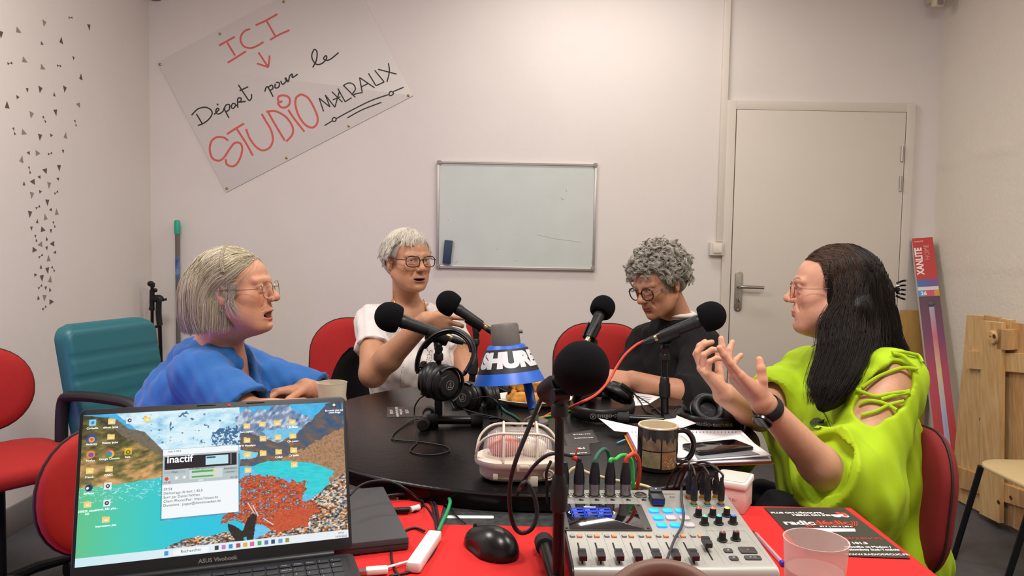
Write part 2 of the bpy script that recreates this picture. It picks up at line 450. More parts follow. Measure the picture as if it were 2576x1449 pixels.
# ---------------------------------------------------------------- whiteboard
wb0 = at(1098, 406, YW-.02); wb1 = at(1497, 679, YW-.02)
wc = at(1299, 543, YW-.02); ww, wh = .915, .615
t = thing('whiteboard', 'small white dry-erase board in an aluminium frame on the back wall', 'whiteboard', (wc.x, YW, wc.z), rot=RY(0.0))
MB().box((0, -.008, 0), (ww-.02, .01, wh-.02)).obj('writing_surface', mat('whiteboard_enamel', 'c9cfca', .28, noise=.04, scale=6, spec=.5), t)
m_alu = mat('aluminium', 'bdb7b1', .4, .6)
for (cx, cz, sx, sz) in ((0, wh/2-.008, ww-.03, .017), (0, -wh/2+.008, ww-.03, .017), (-ww/2+.007, 0, .015, wh-.03), (ww/2-.007, 0, .015, wh-.03)):
    b = MB().box((cx, -.01, cz), (sx, .018, sz), .003)
    if sx > sz: b.box((cx, -.02, cz-.0055), (sx, .003, .002)).box((cx, -.02, cz+.002), (sx, .003, .0015))
    b.obj('frame_rail', m_alu, t)
for sx in (-1, 1):
    for sz in (-1, 1):
        MB().at((sx*(ww/2-.011), -.011, sz*(wh/2-.011)), RX(90)).slab((0, 0, 0), (.024, .024), .023, .006).obj('corner_cap', mat('grey_cap', '8d857a', .5), t)
mk = MB()
m_mark = mat('marker_smudge', '5b655f', .6)
def wbp(px, py): 
    q = at(px, py, YW-.0139); return (q.x, YW-.0134, q.z)
for L in ([(1411, 497), (1415, 503), (1419, 500)], [(1426, 482), (1423, 477)], [(1144, 660), (1149, 662), (1151, 655)], [(1252, 628), (1249, 626)], [(1126, 552), (1129, 553)], [(1489, 655), (1489, 665)], [(1297, 655), (1301, 657)]):
    MB().tube([wbp(*p) for p in L], .0007, 5).obj('marker_trace', m_mark, t, world=True)
mk = MB(); mk.tube(smooth_pts([wbp(*p) for p in [(1350, 590), (1380, 597), (1400, 601), (1440, 606), (1462, 609)]], 4), .0005, 5)
mk.obj('marker_trace', mat('faint_smudge', '9aa09b', .6), t, world=True)
q = at(1126, 634, YW-.03)
t = thing('board_eraser', 'dark navy magnetic eraser stuck upright on the whiteboard', 'eraser', (q.x, YW-.014, q.z), rot=RY(5))
MB().box((0, -.009, 0), (.046, .018, .135), .002).obj('felt_pad', mat('navy_felt', '26374b', .85, bump=.3, bscale=900), t)
MB().box((0, -.0205, 0), (.046, .005, .135), .001).obj('cap_plate', mat('navy_plate', '2c3f55', .6), t)
# ---------------------------------------------------------------- poster with handwriting
PC = [at(393, 157, YW-.012), at(568, 484, YW-.012), at(1039, 240, YW-.012)]
ex = (PC[2]-PC[1]); pw = ex.length; ex = ex/pw
ey = V(-ex.z, 0, ex.x) if True else 0
phh = (PC[0]-PC[1]).dot(ey)
Mp = Matrix((ex, ey, ex.cross(ey))).transposed()
t = thing('handwritten_poster', 'large tilted white board poster with red and black French handwriting', 'poster', (PC[1].x, YW-.004, PC[1].z), rot=Mp)
MB().box((pw/2, phh/2, 0), (pw, phh, .004), .0008).obj('panel', mat('poster_board', 'd8d1cc', .45, noise=.015, scale=5, spec=.4), t)
for (px, py) in ((402, 162), (553, 85), (713, 4), (570, 474), (720, 397), (877, 317), (1027, 240)):
    q = at(px, py, YW-.01); p = toworld(t).inverted() @ q
    MB().at((p.x, p.y, .002)).lathe([(.0075, 0), (.0075, .002), (.005, .0042), (.0015, .005)], 16).obj('pin', brass, t)
m_red = mat('red_marker', 'd4605a', .6, noise=.1, scale=60); m_blk = mat('black_marker', '2e2a26', .6)
def PZ(x, y): return (380+x*680/1971, y*500/1449)     # crop coordinates of the enlarged view
def strokes(name, SS, wpx, m):
    b = MB()
    im = toworld(t).inverted()
    for s_ in SS:
        pts = []
        for (x, y) in s_:
            q = at(*PZ(x, y), YW-.0068); q = im @ q; pts.append(V(q.x, q.y, .0023))
        pts = smooth_pts(pts, 5) if len(pts) > 2 else pts
        b.tube(pts, wpx*.345*YW/FOC/2, 6, flat=((0, 0, 1), .12))
    b.obj(name, m, t)
strokes('red_writing', [[(495, 332), (610, 268)], [(555, 310), (612, 405)], [(558, 458), (692, 374)],
  [(722, 210), (680, 228), (655, 265), (655, 305), (680, 340), (730, 350), (780, 330), (820, 305)],
  [(762, 184), (840, 148), (920, 103)], [(840, 148), (905, 262)], [(868, 290), (940, 250), (1010, 220)],
  [(783, 382), (855, 490)], [(772, 462), (855, 490)], [(865, 405), (855, 490)]], 15, m_red)
strokes('red_title', [[(562, 1025), (530, 1003), (480, 1000), (440, 1030), (428, 1090), (445, 1150), (490, 1172), (530, 1150), (570, 1090), (610, 1042), (650, 1045), (665, 1085), (650, 1150), (620, 1200), (585, 1213), (550, 1195), (545, 1160)],
  [(553, 978), (620, 935), (678, 900)], [(625, 940), (690, 1040), (742, 1135)],
  [(692, 940), (720, 1010), (765, 1070), (815, 1096), (865, 1075), (888, 1020), (875, 950), (835, 880), (807, 830)],
  [(850, 810), (900, 900), (975, 1025)], [(840, 815), (905, 810), (980, 850), (1030, 920), (1030, 980), (985, 1032)],
  [(955, 735), (940, 745), (925, 730), (930, 705), (955, 695), (990, 700), (1012, 725), (1005, 765), (970, 785), (940, 775), (923, 745)],
  [(1000, 800), (1040, 860), (1118, 960)],
  [(1090, 690), (1060, 710), (1052, 760), (1075, 840), (1120, 905), (1170, 930), (1205, 910), (1215, 860), (1190, 790), (1150, 720), (1110, 692), (1080, 690)]], 17, m_red)
strokes('handwritten_word', [[(330, 830), (375, 905)], [(295, 840), (340, 795), (395, 782), (435, 800), (445, 830), (420, 870), (380, 900), (340, 915)],
  [(458, 835), (480, 815), (495, 795), (480, 790), (472, 815), (490, 832), (520, 815), (540, 785)], [(480, 755), (490, 768)],
  [(530, 790), (568, 860)], [(528, 800), (548, 765), (572, 765), (568, 800), (548, 812)],
  [(618, 760), (595, 755), (585, 780), (600, 790), (622, 765), (635, 785)], [(632, 770), (632, 720), (655, 715), (655, 735), (638, 745), (670, 742), (690, 738)],
  [(636, 618), (690, 700), (715, 732), (732, 715), (732, 685)], [(645, 662), (708, 632)],
  ], 11, m_blk)
strokes('handwritten_word', [[(828, 668), (848, 632), (890, 705)], [(850, 640), (880, 620), (888, 645), (862, 662)], [(905, 610), (905, 640), (930, 635), (935, 605), (910, 600)],
  [(945, 590), (960, 615), (985, 590), (980, 565), (1000, 600)], [(975, 570), (1000, 595), (1010, 555), (1030, 540), (1030, 565), (1070, 540)],
  ], 11, m_blk)
strokes('handwritten_word', [[(1178, 492), (1205, 440), (1210, 380), (1190, 360), (1172, 400), (1180, 440), (1210, 470), (1250, 460), (1280, 425), (1275, 405), (1258, 425), (1275, 440), (1310, 430), (1368, 383)]], 11, m_blk)
strokes('black_title', [[(1258, 812), (1225, 715)], [(1225, 715), (1305, 780)], [(1305, 780), (1270, 692)], [(1270, 692), (1340, 782)], [(1340, 782), (1375, 660)],
  [(1318, 668), (1395, 745)], [(1325, 728), (1380, 705)], [(1362, 645), (1415, 742)], [(1415, 742), (1462, 712)], [(1400, 620), (1490, 710)], [(1405, 622), (1440, 605), (1475, 615), (1490, 650), (1465, 690), (1500, 682), (1540, 675)],
  [(1540, 675), (1520, 565)], [(1520, 565), (1630, 640)], [(1530, 635), (1580, 610)], [(1585, 535), (1640, 625)], [(1640, 625), (1700, 598)], [(1700, 598), (1630, 512)], [(1655, 505), (1790, 540)], [(1730, 460), (1738, 520), (1720, 598)],
  [(1265, 915), (1320, 882)], [(1320, 870), (1335, 855), (1350, 868), (1340, 885), (1322, 880), (1322, 868)], [(1350, 865), (1450, 810), (1600, 735), (1730, 690)],
  [(1735, 680), (1750, 665), (1768, 680), (1750, 697), (1735, 690), (1740, 672)], [(1765, 668), (1842, 636)], [(1430, 860), (1540, 800), (1680, 746)]], 10, m_blk)
# ---------------------------------------------------------------- triangle decals on the left wall
m_d1, m_d2 = mat('dark_decal', '5a5048', .6), mat('grey_decal', '8c8478', .6)
TRI = [('s',645,88,2),('g',404,138,3),('d',814,173,4),('g',170,207,1),('d',10,238,3),('d',561,298,0),('k',385,325,1),('k',672,457,3),('g',226,478,1),('s',92,504,2),('s',540,527,2),('g',391,544,1),('d',740,630,0),
 ('k',251,747,3),('d',368,742,3),('d',592,738,3),('k',497,790,0),('k',164,812,1),('d',67,887,0),('g',716,881,2),('d',509,949,3),('g',287,973,3),('s',406,1014,1),('s',690,1050,1),('s',131,1123,1),('g',220,1136,1),
 ('d',366,1174,3),('k',470,1160,1),('g',600,1164,0),('k',262,1320,2),('g',345,1323,1),('s',458,1327,2),('k',577,1306,3),('g',200,1380,0)]
TRI2 = [('s',272,100,1),('d',412,104,2),('d',541,78,3),('k',360,163,2),('k',530,180,2),('d',301,206,2),('k',221,225,0),('g',449,236,3),('k',370,297,1),('s',514,305,2),('g',292,327,3),('d',434,393,3),('s',347,439,2),
 ('k',464,462,2),('g',518,484,0),('d',275,499,3),('g',415,530,0),('k',342,569,0),('s',495,596,1),('k',289,630,3),('d',393,644,1),('k',466,654,3),('s',329,722,1),('k',428,729,0),('g',370,778,2),('d',480,772,2),
 ('k',428,811,3),('d',316,828,1),('k',503,850,2),('s',373,884,2),('g',444,907,0),('k',375,984,0),('d',435,1012,3),('s',487,1002,1),('k',325,1056,1),('d',384,1082,3),('g',460,1098,0),('s',368,1164,2),('k',419,1175,3),
 ('k',457,1191,0),('k',351,1266,0),('g',407,1263,3),('d',469,1301,1),('s',406,1356,2)]
DL = {'g': ('pale grey triangle decal of the trailing pattern on the left wall', 'pale triangle decals'), 'd': ('large dark triangle decal of the trailing pattern on the left wall', 'dark triangle decals'),
      'k': ('small dark triangle decal of the trailing pattern on the left wall', 'small triangle decals'), 's': ('tiny pair of triangles decal of the trailing pattern on the left wall', 'paired triangle decals')}
DEC = []
def decal(kind, px, py, o_):
    q = onx(px, py, XL+.0015)
    b = MB()
    b.at((XL+.0004, q.y, q.z), Matrix(((0, 0, 1), (1, 0, 0), (0, 1, 0))))
    jit = random.uniform(-14, 14)
    def tri(cx, cy, r, a):
        P = [(cx+r*1.15*math.cos(R(a+k*120+j)), cy+r*math.sin(R(a+k*120+j))) for k, j in ((0, 0), (1, 12), (2, -12))]
        b.prism(P, .0006)
    a = {0: 90, 1: 0, 2: 180, 3: 270, 4: 280}[o_]+jit
    r = {'g': .0155, 'd': .0155, 'k': .0095, 's': .007}[kind]*1.1
    if kind == 's':
        d = {1: -60, 2: 20}[o_]+jit; dx, dy = .0095*math.cos(R(d)), .0095*math.sin(R(d))
        tri(dx, dy, r, d+180); tri(-dx, -dy, r, d)
    else: tri(0, 0, r, a)
    o = b.obj('triangle_decal', m_d2 if kind == 'g' else m_d1, None, smooth=False)
    DEC.append((kind, py, px, o))
for k, x, y, o_ in TRI: decal(k, x*260/942, 20+y*400/1449, o_)
for k, x, y, o_ in TRI2: decal(k, x*260/942, 400+y*400/1449, o_)

ORD = 'topmost second third fourth fifth sixth seventh eighth ninth tenth eleventh twelfth thirteenth fourteenth fifteenth sixteenth seventeenth eighteenth nineteenth twentieth twenty-first twenty-second twenty-third twenty-fourth twenty-fifth'.split()
DN = {'g': 'pale grey triangle decal', 'd': 'large dark triangle decal', 'k': 'small dark triangle decal', 's': 'tiny paired triangle decal'}
for kk_ in 'gdks':
    for i, (k, py, px, o) in enumerate(sorted([d_ for d_ in DEC if d_[0] == kk_], key=lambda d_: (d_[1], d_[2]))):
        tag(o, DN[k]+' on the left wall, '+ORD[i]+(' of its kind' if i == 0 else ' of its kind from the top'), 'wall decal', DL[k][1])
# ---------------------------------------------------------------- tables
ZR, ZB = .745, .78          # red-clothed table, round black table
m_btab = mat('black_stained_wood', '0e0c0c', .26, noise=.6, scale=9, bump=.5, bscale=30, stretch=(1.5, 14, 1), spec=.22, bdist=.001)
m_bedge = mat('black_edge_band', '151314', .3)
m_gtab = mat('speckled_grey_laminate', '3c3d3c', .5, noise=.5, scale=90, bump=.1)
m_leg = mat('dark_grey_metal', '35363a', .4, .6)
t = thing('round_table', 'round black wooden table with the microphones, plate and headphones on it', 'table', (.05, 2.065, 0))
tp = MB(); tp.lathe([(.585, ZB-.036), (.598, ZB-.034), (.6, ZB-.03), (.6, ZB-.004), (.597, ZB-.001), (.594, ZB)], 96); tp.obj('tabletop', m_btab, t)
ed = MB(); ed.tube([(.6*math.cos(a), .6*math.sin(a), ZB-.004) for a in [2*math.pi*k/96 for k in range(96)]], .0022, 6, closed=True); ed.obj('edge_band', m_bedge, t)
MB().lathe([(.05, .02), (.045, .05), (.04, ZB-.05), (.09, ZB-.04), (.09, ZB-.036)], 24).obj('pedestal', m_leg, t)
for k in range(4):
    a = math.pi/4+k*math.pi/2
    MB().tube([(.03*math.cos(a), .03*math.sin(a), .05), (.25*math.cos(a), .25*math.sin(a), .035), (.42*math.cos(a), .42*math.sin(a), .015)], [.024, .02, .015], 10).obj('foot', m_leg, t)
x0, x1, y0, y1 = -.63, .688, .62, 1.52
t = thing('work_table', 'rectangular table under the red cloth with a bare speckled grey strip at its far edge', 'table', (0, 1.0, 0))
MB().slab(((x0+x1)/2, (y0+y1)/2-1, ZR-.0155), (x1-x0-.004, y1-y0-.004), .025, .004, .001).obj('tabletop', m_gtab, t)
for i in (0, 1):
    for j in (0, 1):
        MB().cyl(((x0+.06, x1-.06)[i], (y0+.06, y1-.06)[j]-1, 0), ((x0+.06, x1-.06)[i], (y0+.06, y1-.06)[j]-1, ZR-.028), .02).obj('leg', m_leg, t)
# red cloth with a notch: grid draped a little over the edges
m_cloth = mat('red_cloth', 'c61a18', .85, noise=.05, scale=30, bump=.25, bscale=1400, bdist=.0006)
nx_, ny_ = 150, 100
def cz(x, y):
    z = ZR-.0022+.0006*math.sin(x*23+y*9)*math.sin(y*31-x*5)
    return z
notch = lambda x, y: (-.128 < x < .30) and y > 1.392
vs, id_, fs = [], {}, []
xs_ = [x0-.004+(x1-x0+.008)*i/nx_ for i in range(nx_+1)]; ys_ = [y0-.004+(y1-y0+.008)*j/ny_ for j in range(ny_+1)]
xs_ = sorted(xs_+[-.128, .3]); ys_ = sorted(ys_+[1.392])
for i in range(len(xs_)-1):
    for j in range(len(ys_)-1):
        mx_, my_ = (xs_[i]+xs_[i+1])/2, (ys_[j]+ys_[j+1])/2
        if notch(mx_, my_): continue
        q = []
        for a, b in ((i, j), (i+1, j), (i+1, j+1), (i, j+1)):
            if (a, b) not in id_:
                id_[(a, b)] = len(vs); vs.append((xs_[a], ys_[b], cz(xs_[a], ys_[b])))
            q.append(id_[(a, b)])
        fs.append(q)
# hanging hem on the right, left and near sides
def hem(pts, out):
    n0 = len(vs); k = 7
    for p in pts:
        for s in range(k):
            d = .28*s/(k-1); wv = .006*math.sin(p[0]*40+p[1]*37)*s/(k-1)
            vs.append((p[0]+out[0]*(.004+wv), p[1]+out[1]*(.004+wv), ZR-.003-d))
    for i in range(len(pts)-1):
        for s in range(k-1): fs.append((n0+i*k+s, n0+(i+1)*k+s, n0+(i+1)*k+s+1, n0+i*k+s+1))
hem([(x1+.004, y0+(y1-y0)*i/60) for i in range(61)], (1, 0)); hem([(x0-.004, y0+(y1-y0)*i/60) for i in range(61)], (-1, 0)); hem([(x0+(x1-x0)*i/60, y0-.004) for i in range(61)], (0, -1))
cl = MB().raw(vs, fs).obj('red_tablecloth', m_cloth, None, sharp=50)
so = cl.modifiers.new('thick', 'SOLIDIFY'); so.thickness = .0018; so.offset = 1
tag(cl, 'bright red cloth spread over the nearest table, under the laptop and mixer', 'tablecloth')
# strip of white tape on the grey laminate
q0, q1 = onz(1122, 1300, ZR), onz(1240, 1298, ZR)
tp = MB(); tp.at(((q0.x+q1.x)/2, (q0.y+q1.y)/2+.001, ZR-.0018), RZ(2)).slab((0, 0, 0), (.092, .014), .0012, .003, .0003)
o = tp.obj('tape_strip', mat('white_tape', 'd8d6d4', .7, noise=.06, scale=200), None); tag(o, 'strip of white masking tape stuck on the grey table top behind the mouse', 'tape')
# ---------------------------------------------------------------- laptop
LW, LH, LTILT = .40, .248, R(22.5)
t = thing('laptop', 'open dark grey laptop showing a turquoise mountain lake desktop, on the red table', 'laptop', (-.435, 1.135, ZR), R(19.8))
m_lap = mat('slate_laptop_shell', '2d2e33', .38, .3); m_bez = mat('laptop_bezel', '17181b', .45); m_key = mat('laptop_key', '202226', .5); m_kl = mat('key_legend', 'a9b4c8', .5)
LB = MB(); LB.slab((0, -.125, .0135), (LW, .252), .019, .012, .003, seg=6)
base = LB.obj('keyboard_base', m_lap, t)
MB().slab((0, -.075, .0236), (LW-.03, .112), .0012, .006, .0004).obj('keyboard_well', m_key, base)
MB().slab((-.03, -.19, .0236), (.13, .08), .001, .004, .0003).obj('touchpad', m_lap, base)
for (x, y) in ((-.17, -.02), (.17, -.02), (-.17, -.23), (.17, -.23)): MB().cyl((x, y, -.0002), (x, y, .005), .008).obj('rubber_foot', blkrub, base)
pitch = .0188; rows = 6; x_l = -LW/2+.022; me_k = None; 
for r_ in range(rows):
    yk = -.027-r_*.0185; hgt = .0165 if r_ else .012
    x_ = x_l
    for c in range(19):
        wk = .0166
        if c == 13 and r_ not in (0,): wk = .0166
        if x_ > LW/2-.028: break
        k = MB().at((x_+wk/2, yk, .0252)).slab((0, 0, 0), (wk, hgt), .0022, .0022, .0007, seg=3).obj('key', m_key, t)
        if x_ > .08:
            s_ = [['Fin', 'Impr', 'Suppr', 'Num', '/', '*', '-'], ['', 'Num Lk', '/', '*', '-', '8', '9'], ['', '7', '8', '9', '+', '', ''], ['', '4', '5', '6', '+', '', ''], ['', '1', '2', '3', 'Ent', '', ''], ['', '<', 'v', '>', '0', '.', '']][r_][(c-13) % 7]
            if s_: text(k, s_, .0046, (x_+.003, yk-.001, .02645), None, m_kl, 'legend', ext=.0002)
        x_ += pitch
# hinge
MB().cyl((-LW/2+.03, .003, .0225), (LW/2-.03, .003, .0225), .0068).obj('hinge', m_bez, t)
lidrot = RX(90-math.degrees(LTILT)*1)                      # local x = width, y = up the lid, z = towards the viewer
lidrot = Matrix(((1, 0, 0), (0, math.sin(LTILT), -math.cos(LTILT)), (0, math.cos(LTILT), math.sin(LTILT))))
LM = T((0, .004, .027), lidrot)
b = MB(); b.m = LM; b.slab((0, LH/2, -.0035), (LW, LH), .006, .01, .002, seg=6); lid = b.obj('lid', m_lap, t)
b = MB(); b.m = LM; b.slab((0, LH/2, -.0002), (LW-.002, LH-.002), .001, .009, .0003, seg=6); bez = b.obj('bezel', m_bez, lid)
tm = toworld(t)
for x_ in (-.02, .055): b = MB(); b.m = LM; b.slab((x_, LH-.0035, .0005), (.028, .0016), .001, .0006, .0003); b.obj('vent_slot', blk, lid)
b = MB(); b.m = LM; b.cyl((.014, LH-.005, .0002), (.014, LH-.005, .0009), .0022, n=14); b.obj('camera_shutter', mat('orange_dot', 'd9482c', .5), lid)
pl_ = T() @ LM
text(lid, 'ASUS Vivobook', .0085, LM @ V(-.002, .005, .0004), lidrot, mat('logo_grey', '8b8983', .4, .6), 'logo', align='CENTER', bold=.0002)
# the display: a fine mesh carrying the desktop picture in its colours
sx0, sx1, sy0, sy1 = -LW/2+.0055, LW/2-.0055, .0185, LH-.0095
NU, NV = 620, 350
U, Vv = np.meshgrid(np.linspace(0, 1, NU+1), np.linspace(0, 1, NV+1), indexing='ij')
loc3 = np.stack([sx0+(sx1-sx0)*U, sy0+(sy1-sy0)*Vv, np.full_like(U, .0005)], -1).reshape(-1, 3)
ML = np.array(LM); loc = loc3@ML[:3, :3].T+ML[:3, 3]
# picture coordinates of the desktop image: 0..100 x 0..56 (u right, v down)
PU = U.ravel()*100; PV = (1-Vv.ravel())*56.0
def inpoly(poly, x, y):
    ins = np.zeros(x.shape, bool); n = len(poly)
    for i in range(n):
        (x1_, y1_), (x2_, y2_) = poly[i], poly[(i+1) % n]
        c = ((y1_ > y) != (y2_ > y)) & (x < (x2_-x1_)*(y-y1_)/((y2_-y1_) or 1e-9)+x1_); ins ^= c
    return ins
C = np.zeros((len(PU), 3))
def srgb(h): return np.array([int(h[i:i+2], 16)/255 for i in (0, 2, 4)])
def ramp(tv, *cols):
    tv = np.clip(tv, 0, .9999)*(len(cols)-1); i = tv.astype(int); f = (tv-i)[:, None]
    A = np.array([srgb(c) for c in cols]); return A[i]*(1-f)+A[i+1]*f
x, y = PU, PV; wob = (fbm(x*.6, y*.6, 3)-.5)*4; wob2 = (fbm(x*2, y*2, 8)-.5)*2
def paint(mask, col): C[mask] = col[mask] if getattr(col, 'ndim', 1) == 2 else col
def P_(*c):   # enlarged-crop coordinates -> picture coordinates through the lid plane
    out = []
    M0 = tm @ LM; Mi = M0.inverted(); o_ = Mi @ V(0, 0, CAMZ)
    for i in range(0, len(c), 2):
        px, py = 170+c[i]*750/2317, 980+c[i+1]*469/1449
        d = Mi.to_3x3() @ ray(px, py); q = o_+d*(-o_.z/d.z)
        out.append(((q.x-sx0)/(sx1-sx0)*100, (1-(q.y-sy0)/(sy1-sy0))*56))
    return out
# sky and snow fields
C[:] = ramp(fbm(x*.35, y*.8, 1)*.6+y/56*.4, '2aa3e0', '58bdea', '8fd6f2')
snow = P_(330, 150, 1330, 60, 1360, 500, 700, 480, 560, 330)
paint(inpoly(snow, x+wob*.3, y+wob*.4), ramp(fbm(x*.25, y*.5, 5, 6)*1.3-.05, '5f9fc8', 'a0d2ec', 'c5e8f7', 'e0f4fb', 'd2eefa'))
rk = (fbm(x*.7, y*.8, 22) > .72) & inpoly(P_(560, 200, 1300, 140, 1330, 440, 1000, 470, 700, 440), x, y); paint(rk, ramp(fbm(x*3, y*3, 4), '2f5a80', '5f8db0'))
dr = inpoly(P_(1120, 330, 1330, 280, 1380, 430, 1120, 430), x+wob*.5, y+wob*.5) & (fbm(x*1.5, y*1.5, 9) > .45); paint(dr, ramp(fbm(x*3, y*3, 4), '2d5c86', '4a7ba3'))
mt = inpoly(P_(1300, 220, 1400, 130, 1440, 190, 1480, 150, 1560, 170, 1620, 70, 1690, 60, 1760, 170, 1850, 200, 1960, 260, 1900, 420, 1600, 460, 1330, 330), x+wob2*.6, y+wob*.3)
paint(mt, ramp(fbm(x*.7+y*.35, y*.6, 6, 5)*1.3-.15, '2f5a86', '5b86b0', '8b8fa8', 'b7cfe2', 'd6e8f2'))
sn2 = inpoly(P_(1500, 320, 1820, 290, 1800, 350, 1700, 400, 1590, 380), x+wob*.3, y+wob*.3); paint(sn2, ramp(fbm(x, y, 2), '5ab8e4', '8fd0ee'))
# right slopes
sl = inpoly(P_(2130, 60, 2010, 110, 1900, 230, 1790, 330, 1640, 420, 1400, 330, 1340, 330, 1340, 600, 1900, 560, 2160, 640), x+wob*.3, y+wob*.3)
paint(sl, ramp(fbm(x*.5-y*.35, y*.6, 7, 6)*1.2-.1+(y-14)/80, '274a73', '3e5878', '5a5a62', '7b5f4c', 'a07a5c'))
s2 = inpoly(P_(1640, 560, 1900, 420, 2160, 280, 2230, 900, 2000, 760, 2080, 640), x+wob*.5, y+wob*.5); paint(s2, ramp(fbm(x*2-y, y*2.4, 11)*1.2-.1, '6d4f3c', '9a7352', 'b58b68', '8d8078'))
# left hillside
hill = P_(60, 190, 340, 225, 470, 330, 560, 330, 640, 380, 740, 470, 745, 700, 60, 780)
paint(inpoly(hill, x+wob*.3, y+wob*.3), ramp(fbm(x*.35+y*.2, y*.7, 12, 6)*1.1-.12+(y-18)/45, '3f3a24', '5c5630', '77703c', 'b08a55', 'd6a46a', 'e0b27c'))
g2 = inpoly(P_(380, 230, 470, 300, 600, 330, 740, 470, 740, 520, 560, 420, 420, 360, 330, 260), x+wob*.4, y+wob*.4); paint(g2, ramp(fbm(x*1.5, y*1.5, 13), '4a4a4a', '7b6d5c', '5d604a'))
# turquoise water
wat = inpoly(P_(40, 775, 400, 735, 745, 680, 745, 1020, 1340, 960, 1400, 1200, 400, 1500, 30, 1500), x, y+wob*.12)
paint(wat, ramp(np.clip((x-2)/40+wob*.02, 0, 1), '5cc48f', '44c9b4', '2cc7cf', '23c3df'))
ice = wat & (fbm(x*1.2, y*4, 14) > .64) & (y < P_(400, 860)[0][1]+wob); paint(ice, srgb('a8e6ee'))
lake = inpoly(P_(1450, 590, 1560, 555, 1720, 555, 1900, 570, 2070, 630, 2030, 700, 2060, 760, 1890, 830, 1800, 790, 1760, 690, 1600, 680, 1460, 650), x+wob*.15, y+wob*.15)
paint(lake, ramp(fbm(x*.5, y*3, 15), '20b9c8', '2fd0d8', '48d8da'))
w3 = inpoly(P_(1340, 470, 1480, 490, 1460, 530, 1340, 545), x+wob*.2, y+wob*.2); paint(w3, ramp(fbm(x, y*3, 2), '5cc6ea', '9adcf0'))
# stony shore
shore = inpoly(P_(200, 1500, 330, 1400, 480, 1340, 700, 1270, 830, 1190, 1010, 1140, 1100, 1140, 1230, 1100, 1400, 1180, 1560, 1110, 1800, 1000, 1900, 850, 1960, 800, 2080, 690, 2180, 640, 2260, 1240, 1000, 1420), x+wob*.25, y+wob*.25)
ns = fbm(x*1.3, y*2.2, 16, 6); n2 = vnoise(x*.8, y*1.1, 3)
st = ramp(np.clip((ns-.5)*2.4+.5, 0, 1), '2e2a28', '6d5d4c', 'a18c74', 'd2c3ae', 'ece4d8'); st[n2 > .72] = st[n2 > .72]*np.array([1.05, .72, .5]); st[n2 < .25] = st[n2 < .25]*np.array([.75, .85, 1.05])
paint(shore, st)
# red tree
tr = inpoly(P_(1345, 700, 1440, 660, 1600, 675, 1740, 720, 1860, 710, 1850, 800, 1800, 850, 1930, 870, 1960, 960, 1880, 1000, 1800, 1080, 1590, 1100, 1500, 1040, 1400, 1060, 1300, 1010, 1180, 1040, 1200, 970, 1330, 950), x+wob*.9, y+wob*.9)
nt_ = fbm(x*.9, y*2.2, 17, 6)
paint(tr & (nt_ > .33), ramp(np.clip((nt_-.5)*2+.5, 0, 1), '5a2412', '9c3f1e', 'c9572c', 'd96b3d'))
paint(inpoly(P_(1560, 1000, 1800, 900, 1930, 930, 1860, 1060, 1620, 1100), x+wob*.6, y+wob*.6), ramp(fbm(x*2, y*3, 20), '9c3a1c', 'c75330', 'd4623a'))
trunk = inpoly(P_(1245, 1040, 1300, 1060, 1360, 1100, 1400, 1000, 1440, 960, 1470, 980, 1450, 1120, 1440, 1210, 1400, 1210, 1390, 1140, 1370, 1150, 1370, 1230, 1330, 1230, 1290, 1150, 1250, 1090), x+wob2*.3, y); paint(trunk, ramp(fbm(x*3, y*3, 21), '16100e', '3a2a22'))
for L in (P_(1440, 900, 1480, 980), P_(1520, 1000, 1600, 1050), P_(1400, 880, 1450, 960)):
    (ax, ay), (bx, by) = L; tt = np.clip(((x-ax)*(bx-ax)+(y-ay)*(by-ay))/((bx-ax)**2+(by-ay)**2), 0, 1); dd = np.hypot(x-ax-tt*(bx-ax), y-ay-tt*(by-ay)); paint(dd < .18, srgb('e3d3cc'))
# taskbar and search box
paint(y > 52.9, ramp(x/100, 'cdeaf2', 'e2eff4', 'e8eef2'))
paint((np.abs(y-54.5) < 1.05) & (x > 33.5) & (x < 46), srgb('f2f8fa'))
ic = [(31, '2f9be0'), (49, '333b44'), (51.6, 'c07bc8'), (54.2, '2f8fd8'), (57, 'a54b5c'), (59.6, 'e0b14a'), (62.2, 'd46a8a'), (65, '59a35a'), (67.6, '5c78b8'), (70.2, '24486c'), (73, '6aa0cc'), (75.6, '9a9648')]
for cx_, h_ in ic: paint((np.abs(x-cx_) < .75) & (np.abs(y-54.5) < .75), srgb(h_))
# window of the streaming program
def rect(c0, c1, c2, c3): return P_(*c0, *c1, *c2, *c3)
(wx0, wy0), (wx1, wy1) = P_(745, 480)[0], P_(1333, 940)[0]
wq = P_(742, 478, 1325, 422, 1333, 935, 728, 1020)
wx0 = (wq[0][0]+wq[3][0])/2; wx1 = (wq[1][0]+wq[2][0])/2; wy0 = (wq[0][1]+wq[1][1])/2; wy1 = (wq[2][1]+wq[3][1])/2
WW, WH = wx1-wx0, wy1-wy0
def wr_(a, b_, c, d, col): paint((x > wx0+WW*a) & (x < wx0+WW*c) & (y > wy0+WH*b_) & (y < wy0+WH*d), col if not isinstance(col, str) else srgb(col))
sh = (x > wx0-.5) & (x < wx1+.5) & (y > wy0-.2) & (y < wy1+.7); C[sh] *= .8
wr_(0, 0, 1, 1, 'f3f8fa'); wr_(.0, .085, 1, .51, 'b9c5c8'); wr_(.025, .11, .975, .30, '1b1a22')
wr_(.56, .135, .86, .27, 'bfe3ee'); wr_(.57, .145, .69, .175, '17506a'); wr_(.895, .125, .9, .285, 'dddddd')
wr_(.02, .325, .30, .36, 'a9b6ba'); wr_(.80, .33, .98, .365, 'a9b6ba'); wr_(.80, .385, .98, .415, 'a9b6ba')
